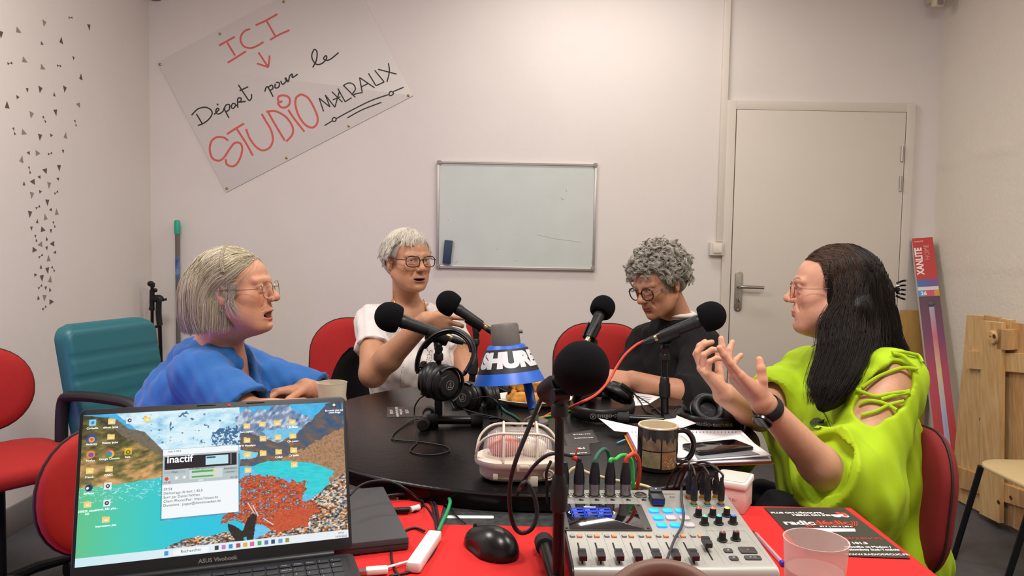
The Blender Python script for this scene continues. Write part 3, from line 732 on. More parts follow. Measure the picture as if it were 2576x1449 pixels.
wr_(.35, .33, .78, .465, 'd2dadb'); wr_(.375, .345, .66, .372, '4fae4c'); wr_(.66, .345, .70, .372, 'e6df6a'); wr_(.375, .42, .66, .447, '4fae4c'); wr_(.66, .42, .70, .447, 'e6df6a')
wr_(.02, .395, .09, .47, 'c6cfd1'); wr_(.15, .395, .21, .46, 'c6cfd1'); wr_(.25, .395, .31, .455, 'c6cfd1'); wr_(.165, .41, .195, .445, 'f6fafa'); wr_(.27, .41, .295, .44, 'f6fafa')
rc = np.hypot(x-(wx0+WW*.055), y-(wy0+WH*.432)); paint(rc < .75, srgb('d94a3d'))
wr_(.13, .487, .85, .491, '444444'); wr_(.46, .478, .53, .50, 'dde2e3')
# folder icons
fold = [(343, 250), (337, 370), (173, 632), (322, 618), (156, 895), (299, 1012), (620, 232), (1393, 285), (1513, 270), (1631, 262), (1747, 252), (1395, 395), (1517, 382), (1634, 372), (1751, 362), (1398, 508), (1520, 495), (1640, 486), (1757, 472), (1402, 627), (1762, 585)]
for (a, b_) in fold:
    fx, fy = P_(a, b_)[0]
    paint((np.abs(x-fx) < 1.3) & (np.abs(y-fy) < 1.0), srgb('f5d77c')); paint((x > fx-1.3) & (x < fx-.2) & (np.abs(y-fy+1.1) < .25), srgb('e9bd4e')); paint((np.abs(x-fx) < .55) & (np.abs(y-fy-.2) < .3), srgb('f2efe0'))
def disc(a, b_, r_, h_, sq=False):
    fx, fy = P_(a, b_)[0]; paint((np.abs(x-fx) < r_) & (np.abs(y-fy) < r_) if sq else np.hypot(x-fx, y-fy) < r_, srgb(h_))
disc(196, 258, 1.2, '8fd0ee', True); disc(196, 258, .6, '2f88c0')
disc(188, 385, 1.7, '2a4fb0'); disc(188, 390, 1.1, 'e6a23c'); disc(188, 388, .5, 'd8563a')
disc(180, 505, 1.5, 'f08a2c'); disc(182, 508, .9, '7a4fc0'); disc(326, 495, 1.7, 'd84a38'); disc(331, 503, 1.4, 'e8c23c'); disc(320, 503, 1.2, '3f9a50'); disc(327, 497, .75, '3f7fe0')
disc(471, 480, 1.25, 'e2b92c', True); disc(471, 487, .8, '6a5a10'); disc(471, 487, .4, 'e2b92c'); disc(165, 765, 1.3, '12305c'); disc(155, 768, .5, 'e8f0f4')
for (a, b_) in ((483, 240), (313, 750), (305, 882)): disc(a, b_, 1.25, 'e8ecee', True); disc(a, b_, .75, '2c3038'); disc(a, b_, .3, 'e8ecee')
disc(2070, 120, 1.0, '2b3b44', True); disc(2070, 120, .6, 'dfe8ea')
Cl = np.where(C <= .04045, C/12.92, ((C+.055)/1.055)**2.4)
ii = (np.arange(NU)[:, None]*(NV+1)+np.arange(NV)[None]).ravel(); Qd = np.stack([ii, ii+NV+1, ii+NV+2, ii+1], -1)
m_scr = bpy.data.materials.new('lit_display'); m_scr.use_nodes = True; _n = m_scr.node_tree; _b = _n.nodes['Principled BSDF']
_b.inputs['Base Color'].default_value = (.01, .01, .012, 1); _b.inputs['Roughness'].default_value = .25; _a = _n.nodes.new('ShaderNodeVertexColor'); _a.layer_name = 'tint'
_n.links.new(_a.outputs[0], _b.inputs['Emission Color']); _b.inputs['Emission Strength'].default_value = .95
scr = npmesh('screen', loc, Qd, m_scr, t, Cl)
m_sw = mat('screen_white_text', 'eef6f8', .5, emit=.9); m_sk = mat('screen_dark_text', '30363c', .6, emit=.25, ecol='30363c')
def stext(s_, cx_, cy_, size, m, al='CENTER', name='screen_text', bold=0, font_sx=1.0):
    p = LM @ V(sx0+(sx1-sx0)*cx_/100, sy0+(sy1-sy0)*(1-cy_/56), .0007)
    text(scr, s_, size, p, lidrot, m, name, align=al, ext=.0001, bold=bold, sx=font_sx)
def sat(s_, a, b_, size=.0042, m=m_sw, al='CENTER', **k): q = P_(a, b_)[0]; stext(s_, q[0], q[1], size, m, al, **k)
for s_, a, b_ in (('Corbeille', 193, 308), ('débats lycée', 335, 300), ('Audacity', 186, 432), ('Débats lycée', 330, 420), ('Firefox', 178, 560), ('Google Chrome', 325, 545), ('butt', 468, 530), ('Franck', 170, 688), ('CARD', 318, 672), ('dbMeter', 165, 815), ('extrait_RE/_plus...', 303, 935), ('250522_classe', 153, 952), ('déc', 152, 975), ('impressions Jazz', 298, 1065), ('Sans papiers', 1392, 335), ('Clic Matin', 1747, 298), ('ITW Mosaïque', 1397, 442), ('Clic junior', 1752, 408), ('CARD', 1642, 532), ('CV audio', 1758, 518), ('En savoir plus sur', 2072, 168), ('cette image', 2075, 184)):
    sat(s_, a, b_)
stext('inactif', wx0+WW*.22, wy0+WH*.20, .0155, m_sw, bold=.0002)
sat('butt 1.45.0', 782, 490, .0042, m_sk, 'LEFT')
for k_, (s_, a, b_) in enumerate((('09:54:', 740, 815), ('Démarrage de butt 1.45.0', 740, 843), ('Écrit par Daniel Nöthen', 738, 866), ('Client iPhone/iPad : https://izicast.de', 738, 888), ('Donations : paypal@danielnoethen.de', 738, 911))):
    q0_ = P_(740, 815)[0]; stext(s_, wx0+WW*.02, wy0+WH*(.60+k_*.058), .0057, m_sk, 'LEFT', font_sx=.93)
stext('Mixer', wx0+WW*.16, wy0+WH*.353, .0042, m_sk); stext('Diffusion', wx0+WW*.41, wy0+WH*.325, .0042, m_sk); stext('Enregistrement', wx0+WW*.56, wy0+WH*.325, .0042, m_sk)
stext('Paramètres', wx0+WW*.89, wy0+WH*.357, .0040, m_sk); stext('Journal', wx0+WW*.89, wy0+WH*.408, .0040, m_sk); stext('-24 dB', wx0+WW*.06, wy0+WH*.497, .004, m_sk); stext('+24 dB', wx0+WW*.93, wy0+WH*.497, .004, m_sk)
stext('Rechercher', 36, 54.9, .0062, m_sk, 'LEFT'); stext('09:56', 97, 54.3, .0042, m_sk); stext('24/06/2025', 97, 55.6, .0042, m_sk)
# ---------------------------------------------------------------- podcast mixer
MX, MY, MYAW, ZF_, ZK_, MWd, MD = .2561, 1.1436, .0352, .7814, .8091, .31, .27
ang = math.atan2(ZK_-ZF_, MD)
t = thing('audio_mixer', 'silver podcast mixer with faders, knobs, blue pads and a small touch screen', 'audio mixer', (MX, MY, ZR), MYAW)
tmx = toworld(t)
PM = T((0, 0, ZF_-ZR), RX(math.degrees(ang)))       # panel frame: x along the front, y up the slope, z out
PW = tmx @ PM; PWi = PW.inverted()
def mp(px, py, h=0):
    o_ = PWi @ V(0, 0, CAMZ); d = PWi.to_3x3() @ ray(px, py); q = o_+d*((h-o_.z)/d.z); return q
m_sil = mat('silver_mixer_shell', 'a3a19a', .38, .25, bump=.05, bscale=900); m_dk = mat('mixer_dark_side', '222226', .45)
L = MD/math.cos(ang)
b = MB(); hf, hk = ZF_-ZR, ZK_-ZR; w2 = MWd/2
prof = [(-.012, .012), (-.012, hf-.012), (-.009, hf-.004), (-.002, hf), (MD, hk), (MD+.004, hk-.003), (MD+.004, .012)]
b.loft([[(sx, p[0], p[1]) for p in prof] for sx in (-w2, w2)])
sh_ = b.obj('shell', m_sil, t, sharp=50)
for s_ in (-1, 1): MB().loft([[(sx, p[0], p[1]-(.002 if p[1] > .02 else 0)) for p in prof] for sx in sorted((s_*w2, s_*(w2+.003)))]).obj('side_panel', m_dk if s_ < 0 else m_sil, t, sharp=50)
for (x_, y_) in ((-.13, .01), (.13, .01), (-.13, .25), (.13, .25)): MB().cyl((x_, y_, 0), (x_, y_, .013), .009).obj('rubber_foot', blkrub, t)
def pb(): q = MB(); q.m = PM; return q
def pm(): q = MB(); return q
m_line = mat('panel_line', '6f6d68', .6); m_tx = mat('panel_text', '55534f', .6)
ln = pb()
def seg(a, b_, wd=.0006): 
    pa, pb_ = mp(*a), mp(*b_); ln.tube([(pa.x, pa.y, .0001), (pb_.x, pb_.y, .0001)], wd/2, 4)
for k in range(8):
    seg((1471+k*43.2, 1340), (1496+k*46.8, 1421))
seg((1787, 1330), (1868, 1421)); 
for k in range(6): seg((1442+k*39.5, 1249), (1448+k*40.2, 1268))
rr = [mp(1776, 1336), mp(1874, 1336), mp(1943, 1419), mp(1838, 1419)]
for i in range(4): ln.tube([(rr[i].x, rr[i].y, .0001), (rr[(i+1) % 4].x, rr[(i+1) % 4].y, .0001)], .0003, 4)
rr = [mp(1620, 1272), mp(1712, 1272), mp(1762, 1336), mp(1648, 1336)]
ln.obj('panel_line', m_line, sh_)
def ptext(s_, px, py, size, m=m_tx, al='CENTER'):
    q = mp(px, py); text(sh_, s_, size, PM @ V(q.x, q.y, .0002), PM.to_3x3(), m, 'panel_text', align=al, ext=.0002)
ptext('ZOOM', 1682, 1245, .0085, al='CENTER'); ptext('P8', 1692, 1253, .0095); ptext('USB OUT', 1828, 1368, .005); ptext('MARK', 1851, 1415, .005)
for k in range(8): ptext('ON AIR', 1457+k*43.6, 1354.5, .0030); 
for k in range(7): ptext(str(k+1) if k < 6 else '', 1487+k*46.8, 1424, .004)
# faders
m_slot = mat('slot_black', '0a0a0b', .6); m_fc = mat('fader_cap', '242326', .42)
fcol = ['c98f8a', 'd08d5a', 'b9b64a', '4fa98c', '63a9b5', '6472b0', '9a86b0', 'c9c9c9']
ft = [(1453, 1365), (1497, 1365), (1541, 1365), (1585, 1365), (1630, 1365), (1675, 1364), (1719, 1364)]
fb = [(1476, 1420), (1521, 1420), (1567, 1420), (1613, 1420), (1660, 1420), (1706, 1420), (1752, 1420)]
capc = [(1468, 1404), (1514, 1404), (1560, 1404), (1607, 1404), (1654, 1404), (1701, 1404), (1749, 1404), (1774, 1372)]
ft.append((1765, 1360)); fb.append((1797, 1410))
for k in range(8):
    a, b_ = mp(*ft[k]), mp(*fb[k])
    q = pb(); q.slab((a.x, (a.y+b_.y)/2, 0), (.0028, abs(a.y-b_.y)), .0006, .0014, .0001); q.obj('fader_slot', m_slot, sh_)
    cx_ = a.x; cyy = mp(*capc[k], h=.006).y
    q = pb(); q.box((cx_, cyy, .0045), (.0026, .006, .009))
    prof2 = [(-.0125, .008), (-.0125, .0155), (-.0035, .0172), (0, .0135), (.0035, .0172), (.0125, .0155), (.0125, .008)]
    q.loft([[(cx_+s_*.0058, cyy+p[0], p[1]) for p in prof2] for s_ in (-1, 1)]); fo = q.obj('fader_cap', m_fc, t, sharp=25)
    q = pb(); q.box((cx_, cyy, .0140), (.0105, .0016, .0012)); q.obj('colour_line', mat('fader_line_%d' % k, fcol[k], .4), fo)
# buttons (mute / on air)
m_btn = mat('grey_button', '9a978f', .4); m_on = mat('lit_orange_button', 'e88a5c', .5, emit=.5, ecol='ff6a35')
for k in range(8):
    for dx, m_, nm in ((0, m_btn, 'mute_button'), (18, m_on, 'on_air_button')):
        p = mp(1440+dx+k*43.4, 1346.5, .002); q = pb(); q.slab((p.x, p.y, .0012), (.0072, .0072), .003, .0016, .0008); o = q.obj(nm, m_, t)
        q = pb(); q.slab((p.x, p.y, .0002), (.0088, .0088), .0008, .002, .0001); q.obj('rim', m_dk, o)
# pads
m_pad = mat('lit_blue_pad', '1f9dff', .4, emit=1.0, ecol='0a8cff'); m_pw = mat('unlit_pad', 'b9b4b8', .5)
cols = [(1645, 1284), (1679, 1284), (1711, 1284), (1656, 1302), (1688, 1302), (1722, 1302), (1665, 1320), (1699, 1320), (1734, 1320)]
for i, (px, py) in enumerate(cols):
    lit = i in (0, 1, 2, 3, 6, 7)
    p = mp(px, py, .002); q = pb(); q.slab((p.x, p.y, .0012), (.0178, .0158), .004, .005, .0014, seg=6); q.obj('sound_pad', m_pad if lit else m_pw, t)
# screen
s4 = [mp(1438, 1271), mp(1614, 1271), mp(1640, 1337), mp(1424, 1337)]
xl, xr = (mp(1400, 1271).x+mp(1424, 1337).x)/2, (s4[1].x+s4[2].x)/2; yt, yb_ = s4[1].y, s4[2].y
q = pb(); q.slab(((xl+xr)/2, (yt+yb_)/2, .0008), (xr-xl, yt-yb_), .003, .003, .0006); so_ = q.obj('screen_surround', mat('screen_surround', '55534f', .35, .3), t)
xa, xb = xl+.010, xr-.013
q = pb(); q.slab(((xa+xb)/2, (yt+yb_)/2, .0024), (xb-xa, yt-yb_-.003), .0006, .001, .0001); sg = q.obj('touch_screen', mat('glossy_touch_screen', '0a0d14', .03, spec=.9, coat=1), t)
for (x_, y_) in ((xl+.005, yt-.006), (xl+.005, yb_+.006), (xr-.006, yt-.006), (xr-.006, yb_+.006)):
    q = pb(); q.cyl((x_, y_, .002), (x_, y_, .0032), .0026, n=16); so2 = q.obj('hex_screw', blk, so_)
m_ui = mat('lit_screen_blue', '2f55ff', .5, emit=1.1, ecol='2a4dff'); m_ui2 = mat('lit_screen_white', 'cfe0ff', .5, emit=.9)
ux0, uy0 = xa+.010, yt-.014
q = pb()
for r_ in range(3):
    for c in range(3):
        ax, ay = ux0+c*.0235, uy0-.004-r_*.0125
        P4 = [(ax, ay), (ax+.0215, ay), (ax+.0215, ay-.0105), (ax, ay-.0105)]
        for i in range(4): q.tube([(*P4[i], .0029), (*P4[(i+1) % 4], .0029)], .00035, 4)
        q.box((ax+.013, ay-.002, .0028), (.012, .0006, .0003))
        q.tube([(ax+.003, ay-.006, .0029), (ax+.003, ay-.003, .0029), (ax+.006, ay-.003, .0029), (ax+.006, ay-.006, .0029)], .0003, 4)
q.obj('screen_button', m_ui, sg, sharp=None)
q = pb(); q.tube([(ux0-.003, uy0-.018, .0029), (ux0-.006, uy0-.022, .0029), (ux0-.003, uy0-.026, .0029)], .0005, 5).tube([(ux0+.0725, uy0-.018, .0029), (ux0+.0755, uy0-.022, .0029), (ux0+.0725, uy0-.026, .0029)], .0005, 5); q.obj('screen_arrow', m_ui2, sg)
text(sg, 'Morceaux', .0052, PM @ V(ux0+.034, uy0-.001, .0029), PM.to_3x3(), m_ui2, 'screen_text', align='CENTER')
# knobs
kn = [(1757, 1287, 'b03a3a'), (1793, 1287, 'd0694a'), (1828, 1286, 'd6cf5c'), (1772, 1307, '4fae8a'), (1808, 1306, '4fb0c4'), (1844, 1305, '4c6fc4'), (1817, 1348, '6a3a36'), (1851, 1346, '6a3a36')]
def knob(px, py, col, i):
    p = mp(px, py, .004); q = pb(); q.m = PM @ T((p.x, p.y, 0)); q.lathe([(.0085, 0), (.0085, .0018), (.0078, .002), (.0062, .0024), (.0052, .0135), (.0047, .0145)], 20); o = q.obj('knob', blk, t)
    q = pb(); q.m = PM @ T((p.x, p.y, 0)); q.lathe([(.0046, .0142), (.0046, .0150), (.003, .0152)], 18); q.obj('knob_cap', mat('knob_cap_%d' % i, col, .5), o)
    q = pb(); q.m = PM @ T((p.x, p.y, 0)); q.box((0, .0028, .0151), (.0009, .004, .0006)); q.obj('pointer', white, o)
for i, (a, b_, c) in enumerate(kn): knob(a, b_+6, c, i)
# transport buttons
for (px, py, wd, hh, s_) in ((1832, 1384, .014, .0125, 'stop'), (1881, 1383, .027, .0195, 'rec'), (1846, 1403, .014, .0125, 'flag'), (1894, 1402, .026, .0125, 'play')):
    p = mp(px, py, .002); q = pb(); q.slab((p.x, p.y, .0010), (wd, hh), .0028, .003, .0008, seg=5); o = q.obj('transport_button', mat('dark_button', '3a3838', .45), t)
    z_ = .0025
    q = pb()
    if s_ == 'stop': q.box((p.x, p.y, z_), (.003, .003, .0003))
    elif s_ == 'rec': q.cyl((p.x, p.y, z_-.0002), (p.x, p.y, z_+.0002), .0018, n=14)
    elif s_ == 'flag': q.box((p.x+.0005, p.y+.0008, z_), (.0035, .002, .0003)).box((p.x-.0013, p.y, z_), (.0005, .004, .0003))
    else: q.prism([(p.x-.005, p.y-.0016), (p.x-.001, p.y), (p.x-.005, p.y+.0016)], .0003, z_-.0001).box((p.x+.003, p.y, z_), (.0007, .0032, .0003)).box((p.x+.0048, p.y, z_), (.0007, .0032, .0003)).tube([(p.x, p.y-.0018, z_), (p.x+.0014, p.y+.0018, z_)], .0002, 4)
    q.obj('icon', mat('rec_red', 'a04a3a', .5) if s_ == 'rec' else mat('icon_grey', 'a5a29c', .5), o)
# XLR sockets
xs6 = [(1419, 1245), (1459, 1245), (1499, 1245), (1539, 1245), (1575, 1244), (1612, 1244)]
xs6 = [(1417+38.9*k, 1246) for k in range(6)]
xlr_pos = []
for k, (px, py) in enumerate(xs6):
    p = mp(px, py); xlr_pos.append(p)
    q = pb(); q.m = PM @ T((p.x, p.y, 0)); q.lathe([(.0125, -.0005), (.0125, .0012), (.0108, .0014), (.0105, .0004), (.0, .0004)], 24, caps=False); so2 = q.obj('xlr_socket', m_dk, t)
    q = pb(); q.m = PM @ T((p.x, p.y, 0)); q.torus((0, 0, .0014), .0117, .0009, 28, 6)
    for a, b_ in ((.0125, -.0095), (-.0125, .0095)): q.cyl((a, b_, 0), (a, b_, .0016), .0024, n=12)
    q.obj('socket_ring', steel, so2)
    q = pb(); q.m = PM @ T((p.x, p.y, 0))
    for a in (90, 210, 330): q.cyl((.0045*math.cos(R(a)), .0045*math.sin(R(a)), .0003), (.0045*math.cos(R(a)), .0045*math.sin(R(a)), .0009), .0013, n=10)
    q.obj('contact', brass, so2)
    q = pb(); q.slab((p.x+.002, p.y-.0205, .0002), (.0085, .0042), .0012, .0006, .0002).slab((p.x+.001, p.y-.0200, .001), (.003, .0026), .002, .0004, .0003); q.obj('slide_switch', m_slot, t)
# XLR plugs with cables
m_xs = mat('dull_steel', '8f8a85', .35, .9); m_xb = mat('plug_black', '17171b', .4)
plug_top = []
def xlr(k, lab, ring=None, tilt=0):
    p = xlr_pos[k]; M_ = T((p.x, p.y, 0)) @ RX(-math.degrees(ang)+tilt).to_4x4()
    wm = PW @ M_
    tt = thing('xlr_connector', lab, 'audio connector', wm.translation, rot=wm.to_3x3(), group=None)
    MB().lathe([(.0094, .0012), (.0098, .003), (.0098, .021), (.0094, .0225)], 24).obj('metal_barrel', m_xs, tt)
    MB().lathe([(.0100, .0225), (.0102, .026), (.0100, .036), (.0085, .048), (.0068, .057), (.0064, .060), (.006, .062)], 24).obj('strain_relief', m_xb, tt)
    for j in range(4): pass
    if ring: MB().torus((0, 0, .0475), .0083, .0012, 24, 8).obj('colour_ring', mat(ring, ring, .5), tt)
    return wm @ V(0, 0, .061)
TOP = {}
for k, lab in ((0, 'XLR plug in the leftmost mixer socket, half hidden by the microphone stand'), (1, 'XLR plug with a thin black cable and a red tie in the mixer'), (2, 'XLR plug of the black and green braided cable in the mixer'), (3, 'XLR plug of the bright green cable in the mixer'), (4, 'XLR plug of the orange cable in the mixer')):
    TOP[k] = xlr(k, lab)
# headphone jacks cluster
m_gold = mat('gold_jack', 'b98a4a', .3, 1)
jk = [(1733, 1253, 'a24a3a'), (1767, 1253, 'a8704a'), (1800, 1253, 'b0a850'), (1745, 1270, '4f9a7c'), (1779, 1270, '4a98a8'), (1813, 1270, '4f64a8')]
JT = []
LBL = ['left of the back row', 'middle of the back row', 'right of the back row', 'left of the front row', 'middle of the front row', 'right of the front row']
for i, (px, py, c) in enumerate(jk):
    p = mp(px, py); wm = PW @ T((p.x, p.y, 0)) @ RX(-math.degrees(ang)+2).to_4x4()
    q = pb(); q.m = PM @ T((p.x, p.y, 0)); q.torus((0, 0, .0008), .0066, .0011, 24, 6); q.obj('jack_ring', mat('jack_ring_%d' % i, c, .5), t)
    tt = thing('headphone_jack_plug', 'black headphone jack plug with a gold collar, '+LBL[i]+' of mixer outputs', 'audio plug', wm.translation, rot=wm.to_3x3())
    MB().lathe([(.0030, -.0), (.0046, .0004), (.0046, .008), (.0036, .0085)], 18).obj('gold_collar', m_gold, tt)
    MB().lathe([(.0056, .0085), (.0062, .010), (.0062, .032), (.005, .036), (.0036, .042), (.003, .05)], 18).obj('plug_sleeve', m_xb, tt)
    JT.append(wm @ V(0, 0, .049))
# wireless adapter
q_ = mp(1652, 1246, .012)
wm = PW @ T((q_.x, q_.y, .001), RZ(-3)); tt = thing('bluetooth_adapter', 'small black wireless adapter with a tiny blue light plugged into the mixer', 'adapter', wm.translation, rot=wm.to_3x3())
MB().slab((0, 0, .0075), (.0245, .042), .013, .004, .002).obj('body', mat('adapter_black', '1f2026', .4), tt)
MB().slab((0, .014, .015), (.0225, .018), .004, .003, .001).obj('raised_end', mat('adapter_grey', '303236', .45), tt)
MB().cyl((.001, .016, .0165), (.001, .016, .0174), .0011, n=12).obj('status_light', mat('led_blue_white', 'bcd0ff', .5, emit=6, ecol='9db8ff'), tt)
MB().box((0, -.0212, .006), (.02, .001, .008), .0004).obj('front_face', mat('adapter_blue_face', '1c1a6a', .35), tt)
# ---------------------------------------------------------------- people: shared anatomy
def nv(v): v = np.array(v, float); return v/np.linalg.norm(v)
def hframe(origin, fwd, roll=0.0, scale=1.0):
    """head frame: x to the figure's right-hand image side, y forward, z up"""
    y = nv(fwd); up = np.array([0, 0, 1.0]); x = nv(np.cross(y, up)); z = np.cross(x, y)
    c, s_ = math.cos(R(roll)), math.sin(R(roll)); x, z = x*c+z*s_, z*c-x*s_
    return np.array(origin, float), np.stack([x, y, z], 1), scale
class Head:
    def __init__(s, F, H, **o): s.F, (s.o, s.R, s.s) = F, H; s.opt = o
    def w(s, p): return s.o+s.s*(s.R@np.array(p, float))
    def cap(s, a, b, ra, rb=None, k=.01, op=1): s.F.cap(s.w(a), s.w(b), ra*s.s, (ra if rb is None else rb)*s.s, k, op)
    def ell(s, c, r, rot=None, k=.01, op=1): s.F.ell(s.w(c), np.array(r)*s.s, s.R@(np.array(rot) if rot is not None else np.eye(3)), k, op)
    def chain(s, P, r, k, op=1):
        for i in range(len(P)-1): s.cap(P[i], P[i+1], r[i], r[i+1], k, op)
    def local(s, P): return ((P-s.o)@s.R)/s.s
def build_head(h, neck, neck_r=(.052, .058), mouth=0.0, fat=0.0, nose=1.0, old=1.0, eyes=.0042, look=0, browz=.018, chin=0.0, mw=1.0):
    E, C_, Ch = h.ell, h.cap, h.chain
    F = h.F
    F.cap(h.w((0, -.022, -.045)), neck, neck_r[0]*h.s, neck_r[1]*h.s, .03)
    E((0, -.020, .024), (.0735, .093, .076), k=.02)
    E((0, .035, .024), (.058, .050, .054), k=.02)
    E((0, .036, -.030), (.057+fat*.004, .050, .072), k=.02)
    for s_ in (-1, 1):
        E((s_*.038, .046, -.026), (.024+fat*.004, .027, .023), k=.02)
        E((s_*.040, .030, -.062), (.018+fat*.008, .03, .024), k=.02)
        C_((s_*.050, .002, -.055), (s_*.022, .058, -.096), .018+fat*.005, .016+fat*.003, k=.025)
    E((0, .028, -.078), (.045+fat*.004, .045, .030+fat*.006), k=.025)
    if fat > .5: C_((0, .05, -.098), (0, .0, -.105), .022, .035, k=.03)
    E((0, .0785+chin, -.100), (.018, .014, .015), k=.018)
    E((0, .067, -.064), (.031, .026, .026), k=.02)
    for s_ in (-1, 1):
        E((s_*.031, .092, -.001), (.020, .0135, .0125), k=.014, op=-1)          # sockets
        C_((s_*.012, .084, browz), (s_*.044, .071, browz-.001), .0085, .0075, k=.012)
        E((s_*.031, .0715, .0), (.0148, .0148, .0142), k=.005)                  # lids
        E((s_*.031, .0865, -.0005), (.0128, .0075, eyes), k=.0022, op=-1)
        C_((s_*.020, .0845, -.0125), (s_*.040, .0785, -.0115), .0022, .0018, k=.006)   # bags under the eye
    n = nose
    C_((0, .082, .012), (0, .104*1+.004*(n-1), -.026), .0072, .0092*n, k=.014)
    E((0, .1065+.006*(n-1), -.030), (.0105*n, .0105*n, .0095*n), k=.008)
    for s_ in (-1, 1):
        E((s_*.0118*n, .096, -.0335), (.0072*n, .0100, .0070*n), k=.006)
        E((s_*.0058*n, .1030, -.0405), (.0034, .0060, .0030), k=.002, op=-1)
        Ch([(s_*.019, .088, -.034), (s_*.028, .080, -.052), (s_*.031, .073, -.068)], [.0003*old, .0008*old, .0002*old], .009, -1)
    C_((0, .0935, -.046), (0, .0915, -.053), .0018, .0022, k=.004, op=-1)
    mo = mouth*.011
    dz = -mo
    ys = .0725-(mw-1)*.045
    Ch([(-.026*mw, ys, -.0675), (-.013*mw, .0862, -.0640), (-.004, .0908, -.0625), (.004, .0908, -.0625), (.013*mw, .0862, -.0640), (.026*mw, ys, -.0675)], [.0024, .0042, .0046, .0046, .0042, .0024], .004)
    Ch([(-.025*mw, ys, -.0690+dz*.4), (-.012*mw, .0855-mo*.3, -.0715+dz), (0, .0888-mo*.4, -.0725+dz), (.012*mw, .0855-mo*.3, -.0715+dz), (.025*mw, ys, -.0690+dz*.4)], [.0024, .0050, .0056, .0050, .0024], .004)
    if mouth > 0: E((0, .078, -.0675+dz*.45), (.0235*mw, .026, .0022+mo*.62), k=.003, op=-1)
    else: Ch([(-.023, .0775, -.0680), (-.010, .0908, -.0678), (.010, .0908, -.0678), (.023, .0775, -.0680)], [.0009, .0012, .0012, .0009], .002, -1)
    C_((-.012, .091, -.0835+dz*.8), (.012, .091, -.0835+dz*.8), .0028, .0028, k=.009, op=-1)
    for s_ in (-1, 1):
        rr = RZ(s_*-14) @ RX(10)
        E((s_*.0755, -.012, -.010), (.0058, .0175, .0305), rot=np.array(rr), k=.006)
        E((s_*.0735, -.004, -.034), (.0060, .0085, .0095), k=.005)
        E((s_*.0815, -.004, -.006), (.0045, .0095, .0170), rot=np.array(rr), k=.004, op=-1)
        E((s_*.0795, .001, -.014), (.0055, .0060, .0070), k=.003, op=-1)
        C_((s_*.0715, .006, -.014), (s_*.0725, .007, -.010), .0045, k=.004)
def face_tint(P, h, skin, lip='a8655c', brow='8d7a68', mouth=0.0, blush=1.0, browz=.018, mw=1.0):
    """true skin colours: lips, brows, redder nose and cheeks"""
    L = h.local(P); x, y, z = L.T; ax = np.abs(x)
    c = np.tile(np.array(lin(skin)[:3]), (len(P), 1)); front = y > .045
    def mixc(m, col):
        nonlocal c
        m = np.clip(m, 0, 1)[:, None]; c = c*(1-m)+np.array(lin(col)[:3])*m
    redd = np.array(lin(skin)[:3])*np.array([1.0, .72, .68])
    b = (np.exp(-((ax-.038)**2/.00035+(z+.028)**2/.0004))*.55+np.exp(-(x**2/.0002+(z+.030)**2/.0002))*.6*(y > .09)+np.exp(-((ax-.076)**2/.0001))*.4*(y < .03))*blush
    b = b*(np.abs(L).max(1) < .135)
    c = c*(1-np.clip(b, 0, 1)[:, None])+redd*np.clip(b, 0, 1)[:, None]
    fr = fbm(L[:, 0]*260, L[:, 2]*260+L[:, 1]*170, 5, 3); c = c*(1+(fr-.5)*.16)[:, None]
    mo = mouth*.011
    yl = .0908-x**2*30
    lipz = (np.abs(z+.0650+mo*.1) < .0047*np.sqrt(np.clip(1-(ax/.026/mw)**2, 0, 1))+.0002)
    lipl = (np.abs(z+.0722+mo) < .0056*np.sqrt(np.clip(1-(ax/.025/mw)**2, 0, 1))+.0002)
    mixc(((lipz | lipl) & (y > yl-.012) & (ax < .026*mw))*.85, lip)
    if mouth > 0:
        ins = (ax < .0235*mw) & (z < -.0650) & (z > -.0725-mo*.9) & (y < yl-.0062-mo*.3) & (y > .05); mixc(ins*1.0, '3a1512')
        te = ins & (z > -.0675-mo*.25); mixc(te*1.0, 'c9b8a0')
    bz = browz+.004+.004*np.sin(np.clip((ax-.012)/.034, 0, 1)*np.pi)
    bm = (np.abs(z-bz) < .0030*np.clip(1.25-(ax/.05), .2, 1)) & (ax > .011) & (ax < .047) & front
    mixc(bm*(.35+.5*fbm(L[:, 0]*900, L[:, 2]*500, 6, 2)), brow)
    rim = front & (np.abs(np.hypot((ax-.031)/.0138, (z+.0005)/.0058)-1) < .12) & (y < .0875); mixc(rim*.45, '6a4238')
    return c
def eyes_for(h, person, iris='6a5b48', look=(0, 1, 0)):
    lk = nv(h.R@np.array(look, float))
    for s_ in (-1, 1):
        c = h.w((s_*.031, .0713, 0)); rad = .0124*h.s
        F = frame(lk); q = MB(); q.at(V(*c), F)
        prof = [(rad*math.sin(a), rad*math.cos(a)) for a in np.linspace(.02, math.pi-.02, 18)][::-1]
        q.lathe(prof, 24); e = q.obj('eyeball', mat('sclera', 'd9cfc6', .2), person, world=True)
        q = MB(); q.at(V(*c), F); q.lathe([(.0058*h.s, rad*.885), (.0054*h.s, rad*.905), (.0022*h.s, rad*.995), (.002*h.s, rad*1.0)], 20); q.obj('iris', mat('iris_'+iris, iris, .15), e, world=False)
        q.v = []; 
        q = MB(); q.at(V(*c), F); q.lathe([(.0023*h.s, rad*.99), (.002*h.s, rad*1.008), (.0005, rad*1.012)], 14); q.obj('pupil', mat('pupil', '0b0908', .1), e)
    # irises were written in world space: move them under the person
    im = MW[person.name].inverted()
    for e in [c_ for c_ in person.children if c_.name.startswith('eyeball')]:
        for g in e.children:
            if not g.get('_ok'):
                g.data.transform(im); g['_ok'] = 1
